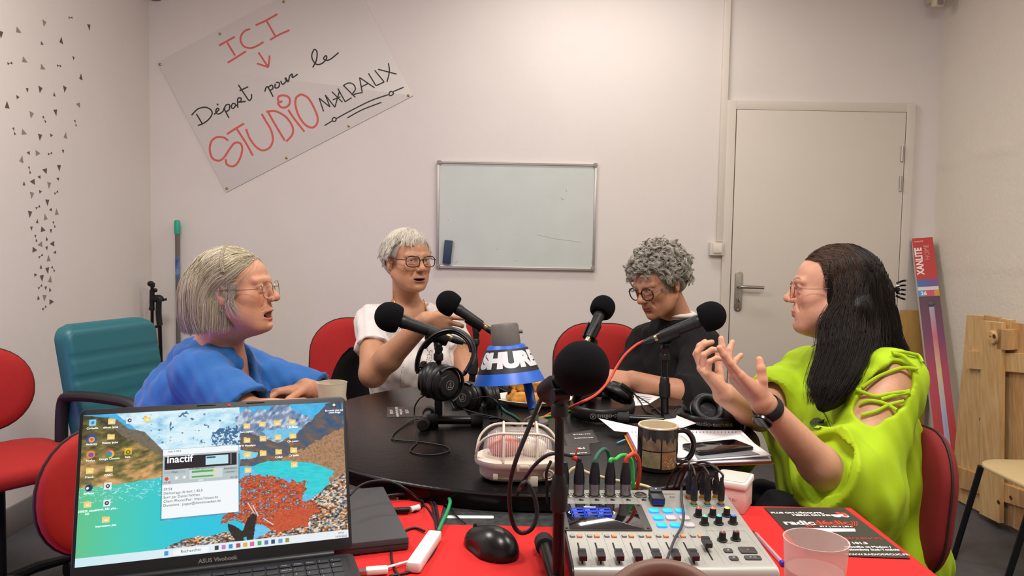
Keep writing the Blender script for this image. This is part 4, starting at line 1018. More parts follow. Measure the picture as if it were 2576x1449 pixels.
def add_hand(F, wrist, fdir, pn, side, curls, spread=1.0, sc=.93, thumb=(.3, .3), thumb_dir=(.72, .62, .30), fan=None, tl=1.0):
    """fdir finger direction, pn palm normal, side +1 when the thumb lies along pn x fdir"""
    y = nv(fdir); z = nv(np.array(pn, float)-y*np.dot(pn, y)); x = np.cross(y, z)*side
    M_ = np.stack([x, y, z], 1)*sc; w = np.array(wrist, float)
    W = lambda p: w+M_@np.array(p, float)
    mcp = [(.0290, .084, 0), (.0095, .089, -.002), (-.0095, .085, -.001), (-.0265, .076, .002)]
    root = [(.016, .006, 0), (.005, .004, 0), (-.006, .004, 0), (-.016, .006, 0)]
    for a, b in zip(root, mcp): F.cap(W(a), W(b), .0150*sc, .0112*sc, .010)
    F.ell(W((0, .045, .002)), np.array([.030, .042, .011])*sc, M_/sc, .012)
    F.ell(W((.022, .034, .008)), np.array([.014, .026, .012])*sc, M_/sc, .012)      # ball of the thumb
    F.ell(W((-.022, .036, .006)), np.array([.010, .028, .011])*sc, M_/sc, .012)
    Ls = [(.040, .024, .019), (.044, .028, .020), (.041, .026, .020), (.032, .019, .018)]
    rs = [(.0095, .0086, .0080, .0068), (.0097, .0088, .0081, .0069), (.0092, .0084, .0077, .0066), (.0083, .0074, .0068, .0060)]
    fans = fan or [.16, .04, -.07, -.20]
    tips = []
    for i in range(4):
        p = np.array(mcp[i]); a = 0; f = fans[i]*spread; cs = curls[i]
        P = [p]
        for j in range(3):
            a += cs[j]; d = np.array([math.sin(f)*math.cos(a), math.cos(f)*math.cos(a), math.sin(a)]); P.append(P[-1]+d*Ls[i][j])
        for j in range(3): F.cap(W(P[j]), W(P[j+1]), rs[i][j]*sc, rs[i][j+1]*sc, .0032)
        tips.append((W(P[-1]), nv(M_@(P[-1]-P[-2])), M_@np.array([0, -math.sin(a), math.cos(a)])/sc))
    p = np.array([.020, .016, .006]); d = nv(thumb_dir); tn = np.array([-.3, .2, .9])
    P = [p, p+d*.042*tl]
    d2 = nv(d+np.array([-.5, .5, .3])*thumb[0]); P.append(P[-1]+d2*.031*tl); d3 = nv(d2+np.array([-.7, .3, .4])*thumb[1]); P.append(P[-1]+d3*.025*tl)
    for j, (ra, rb) in enumerate(((.0135, .0108), (.0108, .0098), (.0098, .0080))): F.cap(W(P[j]), W(P[j+1]), ra*sc, rb*sc, .005)
    tips.append((W(P[-1]), nv(M_@(P[-1]-P[-2])), nv(M_@np.array([-.2, 0, 1.0]))))
    pts = [W(p_) for p_ in mcp]+[t_[0] for t_ in tips]+[w]
    return np.min(pts, 0)-.022, np.max(pts, 0)+.022, tips
def fine_mesh(F, boxes, hc, hf):
    v, f = F.mesh(hc)
    def out(P):
        m = np.ones(len(P), bool)
        for lo, hi in boxes: m &= ~((P > lo+hc*1.2).all(1) & (P < hi-hc*1.2).all(1))
        return m
    parts = [cutbox(v, f, out)]
    for lo, hi in boxes: parts.append(F.mesh(hf, lo, hi))
    return join(parts)
def solid(name, P, Q, m, person, col=None):
    im = np.array(MW[person.name].inverted()); P = P@im[:3, :3].T+im[:3, 3]
    return npmesh(name, P, Q, m, person, col)
def nrm(P, Q):
    n = np.cross(P[Q[:, 1]]-P[Q[:, 0]], P[Q[:, 2]]-P[Q[:, 0]]); N = np.zeros_like(P)
    for k in range(4): np.add.at(N, Q[:, k], n)
    return N/np.maximum(np.linalg.norm(N, axis=1), 1e-12)[:, None]
def strands(paths, r, taper=.4, sides=3):
    """paths (n,k,3) -> thin tubes"""
    n, k, _ = paths.shape
    t = np.gradient(paths, axis=1); t /= np.maximum(np.linalg.norm(t, axis=2), 1e-9)[..., None]
    a = np.cross(t, np.array([.3, .5, .81])); a /= np.maximum(np.linalg.norm(a, axis=2), 1e-9)[..., None]; b = np.cross(t, a)
    rr = (r if np.ndim(r) else np.full(n, r))[:, None]*np.linspace(1, taper, k)[None]
    rr[:, 0] *= .5
    V_ = []
    for s_ in range(sides):
        an = 2*math.pi*s_/sides; V_.append(paths+(a*math.cos(an)+b*math.sin(an))*rr[..., None])
    V_ = np.stack(V_, 2).reshape(-1, 3)
    base = (np.arange(n)[:, None, None]*k+np.arange(k-1)[None, :, None])*sides; s0 = np.arange(sides)[None, None]; s1 = (s0+1) % sides
    Q = np.stack([base+s0, base+s1, base+sides+s1, base+sides+s0], -1).reshape(-1, 4)
    return V_, Q
def flow(roots, dirs, steps, step, pull, ells, lift=.002, inertia=.8):
    """grow hair: start at roots, bend towards pull(p,i), stay outside the ellipsoids"""
    P = roots.copy(); D = dirs.copy(); out = [P.copy()]
    st = step if np.ndim(step) else np.full(len(P), step)
    for i in range(steps):
        D = D*inertia+pull(P, i); D /= np.maximum(np.linalg.norm(D, axis=1), 1e-9)[:, None]
        P = P+D*st[:, None]
        for c, r, M_ in ells:
            q = (P-c)@M_; rr = r+lift; k = np.sqrt(((q/rr)**2).sum(1)); m = k < 1
            if m.any(): q[m] /= k[m][:, None]; P[m] = q[m]@M_.T+c
        out.append(P.copy())
    return np.stack(out, 1)
def hair_obj(name, person, parts, cols, m):
    P, Q = join(parts); C_ = np.concatenate(cols)
    return solid(name, P, Q, m, person, C_)
def strand_cols(n, k, sides, c1, c2, seed=0, tip=None):
    g = np.random.default_rng(seed); a = np.array(lin(c1)[:3]); b = np.array(lin(c2)[:3]); t = g.random(n)[:, None]
    c = a*(1-t)+b*t; c = np.repeat(c[:, None], k, 1)
    return np.repeat(c.reshape(-1, 3), sides, 0)
def skinmat(name): return mat(name, 'c08a6c', .48, tint=True, bump=.12, bscale=420, bdist=.0008, spec=.35, sss=.12)
def hairmat(name): return mat(name, '888888', .5, tint=True, spec=.35)
def glasses(person, h, m_fr, m_temple, rim=.0014, lw=.026, lh=.020, sq=2.6, yo=.098, zo=-.003, half=False, pant=0):
    g = MB(); lensv = []
    def Wp(p): return V(*h.w(p))
    go = None
    for s_ in (-1, 1):
        pts = []
        for k in range(36):
            a = 2*math.pi*k/36; ca, sa = math.cos(a), math.sin(a)
            e = 2/sq; x = math.copysign(abs(ca)**e, ca)*lw; z = math.copysign(abs(sa)**e, sa)*lh
            px = s_*.0335+x
            pts.append((px, yo-.0035*(abs(px)/.05)**2*1.6-pant*z, zo+z))
        b = MB(); b.tube([Wp(p) for p in pts], rim, 8, closed=True)
        if go is None: go = b.obj('glasses', m_fr, person, world=True); gfr = go
        else: b.obj('glasses_rim', m_fr, go, world=False).data.transform(MW[person.name].inverted())
        l = MB(); c0 = np.mean(pts, 0); vs = [Wp(c0)]+[Wp(p) for p in pts]; l.raw(vs, [(0, 1+i, 1+(i+1) % 36) for i in range(36)])
        lo_ = l.obj('lens', mat('spectacle_lens', 'ffffff', .02, alpha=.035, spec=.6), go); lo_.data.transform(MW[person.name].inverted())
    def sub(b, nm, m): o = b.obj(nm, m, go); o.data.transform(MW[person.name].inverted()); return o
    b = MB(); b.tube(smooth_pts([Wp((-.0335+lw*.95, yo-.001, zo+.004)), Wp((0, yo+.002, zo+.008)), Wp((.0335-lw*.95, yo-.001, zo+.004))], 6), rim*.95, 8); sub(b, 'bridge', m_fr)
    for s_ in (-1, 1):
        x1 = .0335+lw
        b = MB(); b.tube(smooth_pts([Wp((s_*x1, yo-.010, zo+.006)), Wp((s_*(x1+.010), yo-.016, zo+.006)), Wp((s_*.0765, .045, zo+.006)), Wp((s_*.0800, .005, zo+.008)), Wp((s_*.0790, -.020, zo+.002)), Wp((s_*.0760, -.034, zo-.022))], 6), rim*.85, 8); sub(b, 'temple', m_temple)
    return go

def clump(pa, seed=0, n_c=160, amt=.55, wave=0.0, wf=20):
    """draw strands towards clump centres along their length"""
    g = np.random.default_rng(seed); n, k, _ = pa.shape; c = g.choice(n, n_c, replace=False)
    d = ((pa[:, k//3][:, None]-pa[c][:, k//3][None])**2).sum(-1); j = d.argmin(1); t = np.linspace(0, 1, k)[None, :, None]**.8
    w_ = (amt*g.uniform(.5, 1, (n, 1, 1)))*t
    out = pa*(1-w_)+pa[c][j]*w_
    if wave:
        ph = g.random(n_c)[j][:, None]*6.28; q = np.linspace(0, 1, k)[None]*wf+ph; A = g.normal(size=(n_c, 3))[j][:, None]
        out = out+A*np.sin(q)[..., None]*wave*t
    return out
def hem_stop(pa, h, zfun):
    n, k, _ = pa.shape; L = (pa-h.o)@h.R/h.s; hz = zfun(L); idx = np.argmax(L[..., 2] < hz, 1); idx[idx == 0] = k-1
    out = np.empty_like(pa); tt = np.linspace(0, 1, k)
    for i in range(n):
        m = max(idx[i], 2); u = tt*m; a = np.clip(u.astype(int), 0, m-1); f = (u-a)[:, None]; out[i] = pa[i, a]*(1-f)+pa[i, a+1]*f
    return out

def shell_strands(P0, h, mask, n, drop, length, ells, g, k=31, r=.0007, lift=.002, clumps=200, noise=.0012):
    """strands lying on the hair shell, falling in direction drop(p)"""
    L = h.local(P0); idx = np.where(mask(L))[0]
    if len(idx) == 0: return np.zeros((0, k, 3))
    roots = P0[g.choice(idx, n)]
    pa = flow(roots, drop(roots, 0)*np.ones((n, 1)), k-1, length/(k-1)*g.uniform(.8, 1.1, n), drop, ells, lift, .7)
    return clump(pa, 9, min(clumps, n), .5)+g.normal(size=(n, 1, 3))*noise

def sleeve(F, a, b, ra, rb, hem, n, inner=.012, k=.03, depth=.10):
    """an open-ended sleeve a -> b, cut by the plane (hem, n) and hollow behind it"""
    a, b, hem = [np.array(q, float) for q in (a, b, hem)]; n = nv(n); ba = b-a; l2 = ba@ba; rm = max(ra, rb)
    def fn(P):
        pa = P-a; t = np.clip((pa@ba)/l2, 0, 1); q = pa-t[..., None]*ba; rr = np.sqrt((q**2).sum(-1)); R_ = ra+(rb-ra)*t
        d = np.maximum(rr-R_, (P-hem)@n)
        h_ = (P-hem)@n
        return np.maximum(d, -np.maximum(rr-(R_-inner), -(h_+depth)))
    F.fn(fn, np.minimum(a, b)-rm, np.maximum(a, b)+rm, k)
class Caster:
    def __init__(s, *meshes): s.P = np.concatenate(meshes); s.o = np.array([0, 0, CAMZ])
    def hit(s, px, py, off=.003, tol=.007):
        d = nv(np.array(ray(px, py))); q = s.P-s.o; f = q@d; m = np.linalg.norm(q-f[:, None]*d, axis=1) < tol
        if not m.any(): return None
        return V(*(s.o+d*(f[m].min()-off)))
    def line(s, pts, off=.003, n=5, tol=.007):
        out = []; last = None
        for p in smooth_pts([(x, y, 0) for x, y in pts], n):
            h_ = s.hit(p.x, p.y, off, tol)
            if h_ is not None: out.append(h_); last = h_.y
            elif last is not None: out.append(at(p.x, p.y, last))
        if len(out) > 4:      # soften depth jumps
            ys = np.array([p.y for p in out]); k = np.convolve(np.pad(ys, 2, 'edge'), np.ones(5)/5, 'valid')
            out = [p+(p-V(0, 0, CAMZ))*((kk-p.y)/p.y) for p, kk in zip(out, k)]
        return out
def spline_paths(C, k):
    """C (n, m, 3) control points -> smooth paths"""
    n, m, _ = C.shape; P = np.concatenate([2*C[:, :1]-C[:, 1:2], C, 2*C[:, -1:]-C[:, -2:-1]], 1); t = np.linspace(0, m-1-1e-6, k); i = t.astype(int); f = (t-i)[None, :, None]
    a, b, c, d = P[:, i], P[:, i+1], P[:, i+2], P[:, i+3]
    return .5*(2*b+(c-a)*f+(2*a-5*b+4*c-d)*f**2+(3*b-a-3*c+d)*f**3)
# ---------------------------------------------------------------- woman in blue (left)
def A3(px, py, Y): return np.array(at(px, py, Y))
def torso_prims(F, neck, shL, shR, hip, g=0.0, chest=1.0, belly=1.0, depth=1.0, bust=1.0, k=.04):
    """neck, shoulder joints, hip centre -> chest, belly, hips, shoulders"""
    sh = (shL+shR)/2; up = nv(sh-hip); lat = nv(shR-shL); lat = nv(lat-up*np.dot(lat, up)); fw = np.cross(up, lat)
    M_ = np.stack([lat, fw, up], 1); W2 = np.linalg.norm(shR-shL)/2; Ht = np.linalg.norm(sh-hip)
    c1 = sh-up*.13*1; F.ell(c1+fw*.005, np.array([W2*.98*chest+g, .112*depth+g, .17+g]), M_, k)
    F.ell(sh*.45+hip*.55+fw*.01, np.array([W2*.90*belly+g, .118*depth*belly+g, .20+g]), M_, k)
    F.ell(hip, np.array([W2*.98*belly+.01+g, .13*depth*belly+g, .14+g]), M_, k)
    for a in (shL, shR): F.cap(sh+(neck-sh)*.45, a, .058+g, .050+g, k)
    for s_ in (-1, 1): F.ell(c1+lat*s_*W2*.5+fw*.085*depth-up*.015, np.array([.068*bust+g, .058*bust+g, .066*bust+g]), M_, k)
    return fw, lat, up
def arm(F, sh, el, wr, r=(.050, .040, .041, .027), g=0, k=.02):
    F.cap(sh, el, r[0]+g, r[1]+g, k); m = el+(wr-el)*.3
    F.cap(el, m, r[1]*.98+g, r[2]+g, k); F.cap(m, wr, r[2]+g, r[3]+g, k)
def folds(F, amp, dirs, seed=0):
    g = np.random.default_rng(seed)
    ph = g.random(len(dirs))*6
    def fn(X, D):
        m = np.abs(D) < .03
        if not m.any(): return D
        P = X[m].astype(np.float64); n = 0
        for i, d in enumerate(dirs):
            d = np.array(d, float); w = P@d
            n = n+np.sin(w+ph[i]+1.3*np.sin(P@np.array([9, 7, 11.])*.9+i))*amp/len(dirs)*1.6
        D = D.copy(); D[m] += n.astype(np.float32); return D
    F.post.append(fn)
def plane_cut(F, p, n, soft=.004, region=None):
    """remove what lies beyond the plane (p, n), inside an optional sphere"""
    n = nv(n)
    def fn(X, D):
        d = (X-p)@n
        if region is not None:
            c, r = region; w_ = np.sqrt(((X-c)**2).sum(-1)) < r
            return np.where(w_, np.maximum(D, d.astype(np.float32)), D)
        return np.maximum(D, d.astype(np.float32))
    F.post.append(fn)
def seat_legs(person, hip, knees, ankles, m, shoe_m, rt=.085, g=0, names='trousers'):
    F = Field(); 
    lat = nv(knees[1]-knees[0])
    for s_, kn, an in ((-1, knees[0], ankles[0]), (1, knees[1], ankles[1])):
        h0 = hip+lat*s_*.085
        F.cap(h0, kn, rt, .062, .04); F.cap(kn, an, .058, .042, .02)
    F.ell(hip, (.15, .14, .12), None, .04)
    folds(F, .004, [(0, 60, 70), (50, 0, 80)], 3)
    P, Q = F.mesh(.008); solid(names, P, Q, m, person)
    for an, kn in zip(ankles, knees):
        S_ = Field(); d = np.array([kn[0]-hip[0], kn[1]-hip[1], 0]); d = nv(d)
        S_.cap(an+[0, 0, -.02], (an[0], an[1], .04), .038, .04, .02); S_.cap((an[0], an[1], .042), (an[0]+d[0]*.15, an[1]+d[1]*.15, .032), .038, .028, .02)
        P, Q = S_.mesh(.006); solid('shoe', P, Q, shoe_m, person)
m_shoe = mat('dark_shoe', '1c1b1e', .5); m_trs = mat('black_trousers', '0d0d10', .85, bump=.2, bscale=900, bdist=.0005)
m_skin = skinmat('skin')
def blue_woman():
    H = hframe(A3(592, 724, 2.1), (.985, -.04, .06), roll=0, scale=1.04)
    pr_ = thing('person', 'person in a blue shirt with a grey bob and headband, arms folded on table', 'person', (-.85, 2.15, 0))
    F = Field(); h = Head(F, H)
    neck = A3(545, 885, 2.16)
    build_head(h, neck, neck_r=(.056, .066), mouth=1.15, fat=1.2, nose=1.02, old=1.4, eyes=.0036, mw=1.2)
    shR, shL = A3(500, 948, 2.00), A3(602, 925, 2.36)
    hip = A3(470, 1190, 2.2)
    sh = (shL+shR)/2
    fw, lat, up = torso_prims(F, neck, shL, shR, hip, 0, .95, 1.1, 1.0, 1.0)
    elR, wrR = A3(640, 1060, 1.90), A3(762, 1028, 1.97)
    elL, wrL = A3(832, 1012, 2.30), A3(768, 978, 2.12)
    arm(F, shR, elR, wrR, (.056, .047, .044, .029)); arm(F, shL, elL, wrL, (.054, .044, .043, .030))
    arml = A3(868, 972, 2.3)
    curl = [(.5, .7, .5), (.55, .75, .5), (.6, .8, .5), (.65, .8, .5)]
    wrL2 = A3(722, 985, 2.03)
    b1 = add_hand(F, wrL, (-.6, -.35, -.05), (.0, -.35, -.9), 1, curl, sc=.95)
    b2 = add_hand(F, wrR, (.25, .95, .02), (.1, .0, -1), -1, [(.2, .3, .2)]*4, sc=.93)
    hb = (h.o-np.array([.17, .15, .165]), h.o+np.array([.17, .15, .17]))
    P, Q = fine_mesh(F, [hb, b1[:2], b2[:2]], .006, .0021)
    skin = 'c99174'
    col = face_tint(P, h, skin, lip='b0685c', brow='b5a088', mouth=1.15, blush=.9, mw=1.2)
    solid('body', P, Q, m_skin, pr_, col)
    eyes_for(h, pr_, '7a8a98', (-.0, 1, -.02))
    # shirt
    G = Field(); torso_prims(G, neck, shL, shR, hip, .011, .97, 1.14, 1.04, 1.02, k=.05)
    G.ell(sh*.5+hip*.5-fw*.02, (.165, .16, .2), None, .06)
    for s_, e_, fl in ((shR, elR, 1.18), (shL, elL, 1.1)):
        d = nv(e_-s_); sleeve(G, s_, e_, .060*fl, .070*fl, s_+(e_-s_)*.86, d, .016, .04, .07)
    # open V neck
    nb = neck-up*.005
    G.ell(neck-fw*.012-up*.004, (.100, .082, .040), None, .04); G.ell(nb+up*.062+fw*.012, (.070, .066, .050), None, .01, -1)
    G.cap(nb+fw*.06+up*.03, nb+fw*.115-up*.085, .050, .022, .01, -1)
    folds(G, .0042, [(38, 20, 65), (-52, 60, 40), (90, -50, 65), (35, 120, -60), (150, 20, 110)], 4)
    P, Q = G.mesh(.0048); solid('shirt', P, Q, mat('blue_linen', '175aa0', .8, noise=.08, scale=60, sheen=.15, bump=.35, bscale=700, bdist=.0008, stretch=(1, 1, .35)), pr_)
    # dark top under the shirt opening and a pendant
    I = Field(); I.ell(sh-up*.10+fw*.045, (.11, .085, .085), None, .02)
    P, Q = I.mesh(.006); solid('undershirt', P, Q, mat('navy_undershirt', '1d2438', .8), pr_)
    # hair: bob combed back from the forehead
    W = h.w; ells = [(W((0, -.020, .026)), np.array([.078, .097, .080])*h.s, h.R), (W((0, -.034, -.05)), np.array([.076, .060, .08])*h.s, h.R)]
    S_ = Field()
    S_.ell(W((0, -.026, .026)), np.array([.079, .094, .079])*h.s, h.R, .02)
    S_.ell(W((0, -.048, -.030)), np.array([.080, .056, .078])*h.s, h.R, .03)
    for s_ in (-1, 1): S_.ell(W((s_*.064, -.050, -.052)), np.array([.022, .034, .048])*h.s, h.R, .02)
    S_.ell(W((0, .112, -.048)), np.array([.2, .074, .098])*h.s, h.R, .01, -1)
    for s_ in (-1, 1): S_.ell(W((s_*.082, .008, -.045)), np.array([.03, .030, .050])*h.s, h.R, .01, -1)
    P0, Q0 = S_.mesh(.004)
    g = np.random.default_rng(3); n = 10500
    az = g.uniform(-1, 1, n)*2.6; el = g.uniform(-.35, 1, n)*1.5
    rx_, ry_, rz_ = np.sin(az)*np.cos(el), np.cos(az)*np.cos(el), np.sin(el)
    keep = ~((ry_ > .58) & (rz_ < .42)) & ~((ry_ > .42) & (rz_ < .0)) & ~((np.abs(rx_) > .55) & (ry_ > -.05) & (rz_ < -.02))
    rx_, ry_, rz_ = rx_[keep], ry_[keep], rz_[keep]; n = len(rx_)
    c, r, M_ = ells[0]; roots = c+(np.stack([rx_, ry_, rz_], 1)*r)@M_.T
    X_, Y_, Z_ = h.R.T
    sgn = np.sign(rx_)[:, None]; wsp = (rx_ > -9) & (ry_ > .15) & (rz_ < .12)
    def pull(P, i):
        L = h.local(P); fr_ = np.clip(L[:, 1:2]*12+.7, 0, 1); low = np.clip(-(L[:, 2:3]+.045)*30, 0, 1)
        return -Y_*.34*fr_+sgn*X_*.08*np.clip(L[:, 2:3]*12, 0, 1)-Z_*.27-sgn*X_*.05*low+Y_*.10*low*(L[:, 1:2] < -.03)
    pa = flow(roots, (-Y_*.6+sgn*X_*.35+Z_*.05)*np.ones((n, 1)), 30, .0078*h.s*g.uniform(.9, 1.08, n), pull, ells, .0028, .80)
    pa = hem_stop(pa, h, lambda L: (-.086+.014*np.clip(L[..., 1]*14, -1, 1)+g.normal(size=(n, 1))*.006))
    pa = clump(pa, 5, 420, .62, .0012, 7)
    pa += (g.normal(size=(n, 1, 3))*.0013)
    lob = ells+[(W((s_*.064, -.050, -.052)), np.array([.026, .038, .052])*h.s, h.R) for s_ in (-1, 1)]+[(W((0, -.048, -.030)), np.array([.084, .060, .082])*h.s, h.R)]
    p2 = shell_strands(P0, h, lambda L: (L[:, 1] < .012) & (L[:, 2] < .035) & (L[:, 2] > -.05) & (np.abs(L[:, 0]) > .04), 2600, lambda P, i: (-Z_-Y_*.12)*np.ones((len(P), 1))*.5, .14, lob, g)
    p2 = hem_stop(p2, h, lambda L: (-.094+g.normal(size=(len(p2), 1))*.007)); pa = np.concatenate([pa, p2]); n = len(pa)
    sv, sq = strands(pa, .00058, .5)
    k_ = pa.shape[1]
    cb = np.tile(np.array(lin('9c8f78')[:3]), (len(P0), 1)); cs = strand_cols(n, k_, 3, '8a7c60', 'd9ceb4', 4)
    # white wisps in front of the ears
    nw = 300; wv = []
    for i in range(nw):
        s_ = 1 if i % 2 else -1; p = np.array([s_*(.0745+g.uniform(-.001, .002)), g.uniform(.012, .042), g.uniform(-.012, .018)]); q = [W(p)]; d = np.array([s_*.05, -.8, -.35])
        for k in range(k_-1): d = d+np.array([0, .075*(k > 6), -.09+.05*(k > 16)])+g.normal(size=3)*.08; d /= np.linalg.norm(d); p = p+d*.0026; q.append(W(p))
        wv.append(q)
    wv = np.array(wv); wv_s, wv_q = strands(wv, .00042, .4); sq2 = wv_q+len(sv); sv = np.concatenate([sv, wv_s]); sq = np.concatenate([sq, sq2])
    cs = np.concatenate([cs, strand_cols(nw, k_, 3, 'aca28c', 'd2c9b4', 6)])
    hair_obj('hair', pr_, [(P0, Q0), (sv, sq)], [cb, cs], hairmat('grey_hair'))
    # wispy sideburn
    # headband
    b = MB(); pts = []
    for k in range(25):
        a = R(-78+156*k/24); pts.append(V(*W((.083*math.sin(a), .008-.02*math.cos(a), .026+.0855*math.cos(a)))))
    b.tube(pts, .0038, 6, flat=(tuple(h.R[:, 1]), 1.3)); b.obj('headband', mat('dark_braided_band', '2a241e', .6, noise=.9, scale=400, c2='b9a98c'), pr_, world=True)
    glasses(pr_, h, mat('gold_wire', 'a78a62', .3, 1), mat('gold_wire2', '9a8468', .3, 1), rim=.0009, lw=.0262, lh=.0225, sq=3.0, yo=.103, zo=-.009, pant=.05)
    b = MB(); 
    q = V(*W((-.079, -.006, -.046))); q2 = V(*W((.079, -.006, -.046)))
    for q_ in (q, q2): b.torus(q_+V(0, 0, -.006), .006, .0008, 16, 5, rot=frame((1, 0, 0)))
    b.obj('earring', brass, pr_, world=True)
    seat_legs(pr_, hip, [A3(600, 1190, 2.0), A3(640, 1180, 2.35)], [np.array([-.52, 2.0, .10]), np.array([-.5, 2.32, .10])], m_trs, m_shoe)
blue_woman()
# ---------------------------------------------------------------- woman in white (back left)
def white_woman():
    H = hframe(A3(1027, 652, 2.86), (.60, -.80, -.03), roll=0, scale=1.0)
    pr_ = thing('person', 'person with short white hair, dark glasses and a white top, one arm raised', 'person', (-.4, 2.95, 0))
    F = Field(); h = Head(F, H)
    neck = A3(1022, 775, 2.93)
    build_head(h, neck, neck_r=(.047, .052), mouth=.35, fat=.5, nose=1.02, old=1.2, eyes=.0040)
    shR, shL = A3(938, 812, 2.84), A3(1128, 815, 3.02)
    hip = A3(1030, 1090, 3.0)
    fw, lat, up = torso_prims(F, neck, shL, shR, hip, 0, .98, 1.0, .95, 1.05)
    elR, wrR = A3(938, 940, 2.64), A3(1072, 806, 2.52)
    elL, wrL = A3(1182, 950, 2.86), A3(1205, 1010, 2.60)
    arm(F, shR, elR, wrR, (.050, .046, .044, .030)); arm(F, shL, elL, wrL, (.046, .042, .040, .028))
    b1 = add_hand(F, wrR, (.95, -.12, -.16), (-.12, .96, -.2), 1, [(.1, .25, .15), (.55, .8, .5), (.7, .9, .5), (.9, 1.0, .6)], sc=.86, thumb_dir=(.62, .72, .2), spread=.9)
    hb = (h.o-np.array([.15, .17, .165]), h.o+np.array([.15, .15, .16]))
    P, Q = fine_mesh(F, [hb, b1[:2]], .006, .0021)
    col = face_tint(P, h, 'bb8869', lip='9c5f52', brow='8f8475', mouth=.35, blush=.8)
    solid('body', P, Q, m_skin, pr_, col)
    eyes_for(h, pr_, '5b4a3a', (.25, 1, -.02))
    G = Field(); torso_prims(G, neck, shL, shR, hip, .010, 1.0, 1.06, 1.0, 1.05, k=.05)
    sh = (shL+shR)/2
    for s_, e_ in ((shR, elR), (shL, elL)):
        d = nv(e_-s_); sleeve(G, s_, e_, .058, .066, s_+(e_-s_)*.52, d, .015, .035, .05)
    G.ell(neck+up*.035+fw*.02, (.078, .085, .062), None, .01, -1)
    G.cap(neck+fw*.08-up*.005, neck+fw*.115-up*.055, .052, .038, .012, -1)
    folds(G, .0035, [(48, 20, 75), (-62, 60, 50), (110, -50, 85), (45, 140, -70)], 14)
    P, Q = G.mesh(.0048); top = solid('knit_top', P, Q, mat('white_knit', 'dbd3d0', .85, sheen=.2, noise=.03, scale=80, bump=.3, bscale=900, bdist=.0006), pr_)
    # eyelet seams and lace on the front of the top
    m_l = mat('eyelet_dark', '3b3535', .8)
    def dots(p0, p1, n, r, nm):
        b = MB(); 
        N_ = nrm(P, Q)
        for i in range(n):
            q = V(*(A3(*p0, 2.72)*(1-i/(n-1))+A3(*p1, 2.72)*(i/(n-1)))); o_ = V(0, 0, CAMZ); d = (q-o_).normalized()
            dd = np.linalg.norm(np.cross(P-np.array(o_), np.array(d)), axis=1); f_ = (P-np.array(o_))@np.array(d); ok = dd < .006
            if not ok.any(): continue
            j = np.where(ok)[0][np.argmin(f_[ok])]; c = V(*P[j]); b.sph(c, r, 8, 5)
        if b.v: b.obj(nm, m_l, pr_, world=True)
    dots((1014, 925), (1006, 975), 14, .0012, 'eyelet_seam'); dots((1129, 868), (1140, 920), 14, .0012, 'eyelet_seam')
    for dx in (0, 6, 11): dots((1078+dx, 880), (1075+dx, 925), 12, .0017, 'lace')
    dots((1005, 822), (1022, 832), 6, .0016, 'lace'); dots((1008, 827), (1020, 836), 5, .0016, 'lace')
    # necklace
    b = MB(); pts = [A3(989, 733, 2.83), A3(991, 752, 2.80), A3(1002, 778, 2.77), A3(1030, 800, 2.75), A3(1060, 800, 2.76), A3(1070, 785, 2.78), A3(1069, 765, 2.80), A3(1064, 752, 2.83)]
    q = smooth_pts([V(*p) for p in pts], 6); o_ = np.array([0, 0, CAMZ]); S2 = []
    PB, QB = F.mesh(.006, neck-np.array([.16, .2, .16]), neck+np.array([.16, .15, .12]))
    for p in q:
        d = nv(np.array(p)-o_); dd = np.linalg.norm(np.cross(PB-o_, d), axis=1); f_ = (PB-o_)@d; ok = dd < .007
        if ok.any(): S2.append(V(*(o_+d*(f_[ok].min()-.0018))))
    if len(S2) > 4: b.tube(S2, .0013, 6); b.obj('necklace', mat('gold_chain', 'd9a23c', .25, 1), pr_, world=True)
    # short layered white hair
    W = h.w; ells = [(W((0, -.018, .028)), np.array([.078, .096, .082])*h.s, h.R)]
    S_ = Field(); S_.ell(W((0, -.026, .034)), np.array([.082, .095, .083])*h.s, h.R, .02); S_.ell(W((0, -.055, -.015)), np.array([.068, .050, .062])*h.s, h.R, .03)
    S_.ell(W((0, .108, -.045)), np.array([.2, .078, .105])*h.s, h.R, .01, -1)
    for s_ in (-1, 1): S_.ell(W((s_*.085, .006, -.040)), np.array([.03, .034, .052])*h.s, h.R, .01, -1)
    P0, Q0 = S_.mesh(.004); g = np.random.default_rng(8); n = 10000
    az = g.uniform(-3.14, 3.14, n); el = g.uniform(-.5, 1.5, n); rx_, ry_, rz_ = np.sin(az)*np.cos(el), np.cos(az)*np.cos(el), np.sin(el)
    keep = ~((ry_ > .42) & (rz_ < .62)) & ~((np.abs(rx_) > .55) & (ry_ > -.15) & (rz_ < -.02)) & ~((ry_ > .25) & (rz_ < .1))
    rx_, ry_, rz_ = rx_[keep], ry_[keep], rz_[keep]; n = len(rx_); c, r, M_ = ells[0]; roots = c+(np.stack([rx_, ry_, rz_], 1)*r)@M_.T
    X_, Y_, Z_ = h.R.T; crown = W((.01, -.05, .11)); out = roots-crown; out /= np.linalg.norm(out, axis=1)[:, None]
    side = g.normal(size=(n, 3))*.25
    fr = (ry_ > .2)
    D0 = out+side+Z_*.35; D0[fr] += X_*.9+Z_*.25
    def pull(P, i): return out*.10-Z_*.17+side*.09+X_*.09*fr[:, None]
    low_ = (rz_ < .1); ln = np.where(fr, .052, np.where(low_, .030, .052))*g.uniform(.7, 1.1, n)
    pa = flow(roots, D0, 16, ln/16, pull, ells, .003, .85); pa = clump(pa, 3, 380, .7, .0016, 5)
    sv, sq = strands(pa, .00085, .4)
    cb = np.tile(np.array(lin('c6bdae')[:3]), (len(P0), 1)); cs = strand_cols(n, pa.shape[1], 3, 'bdb4a6', 'f0e8da', 4)
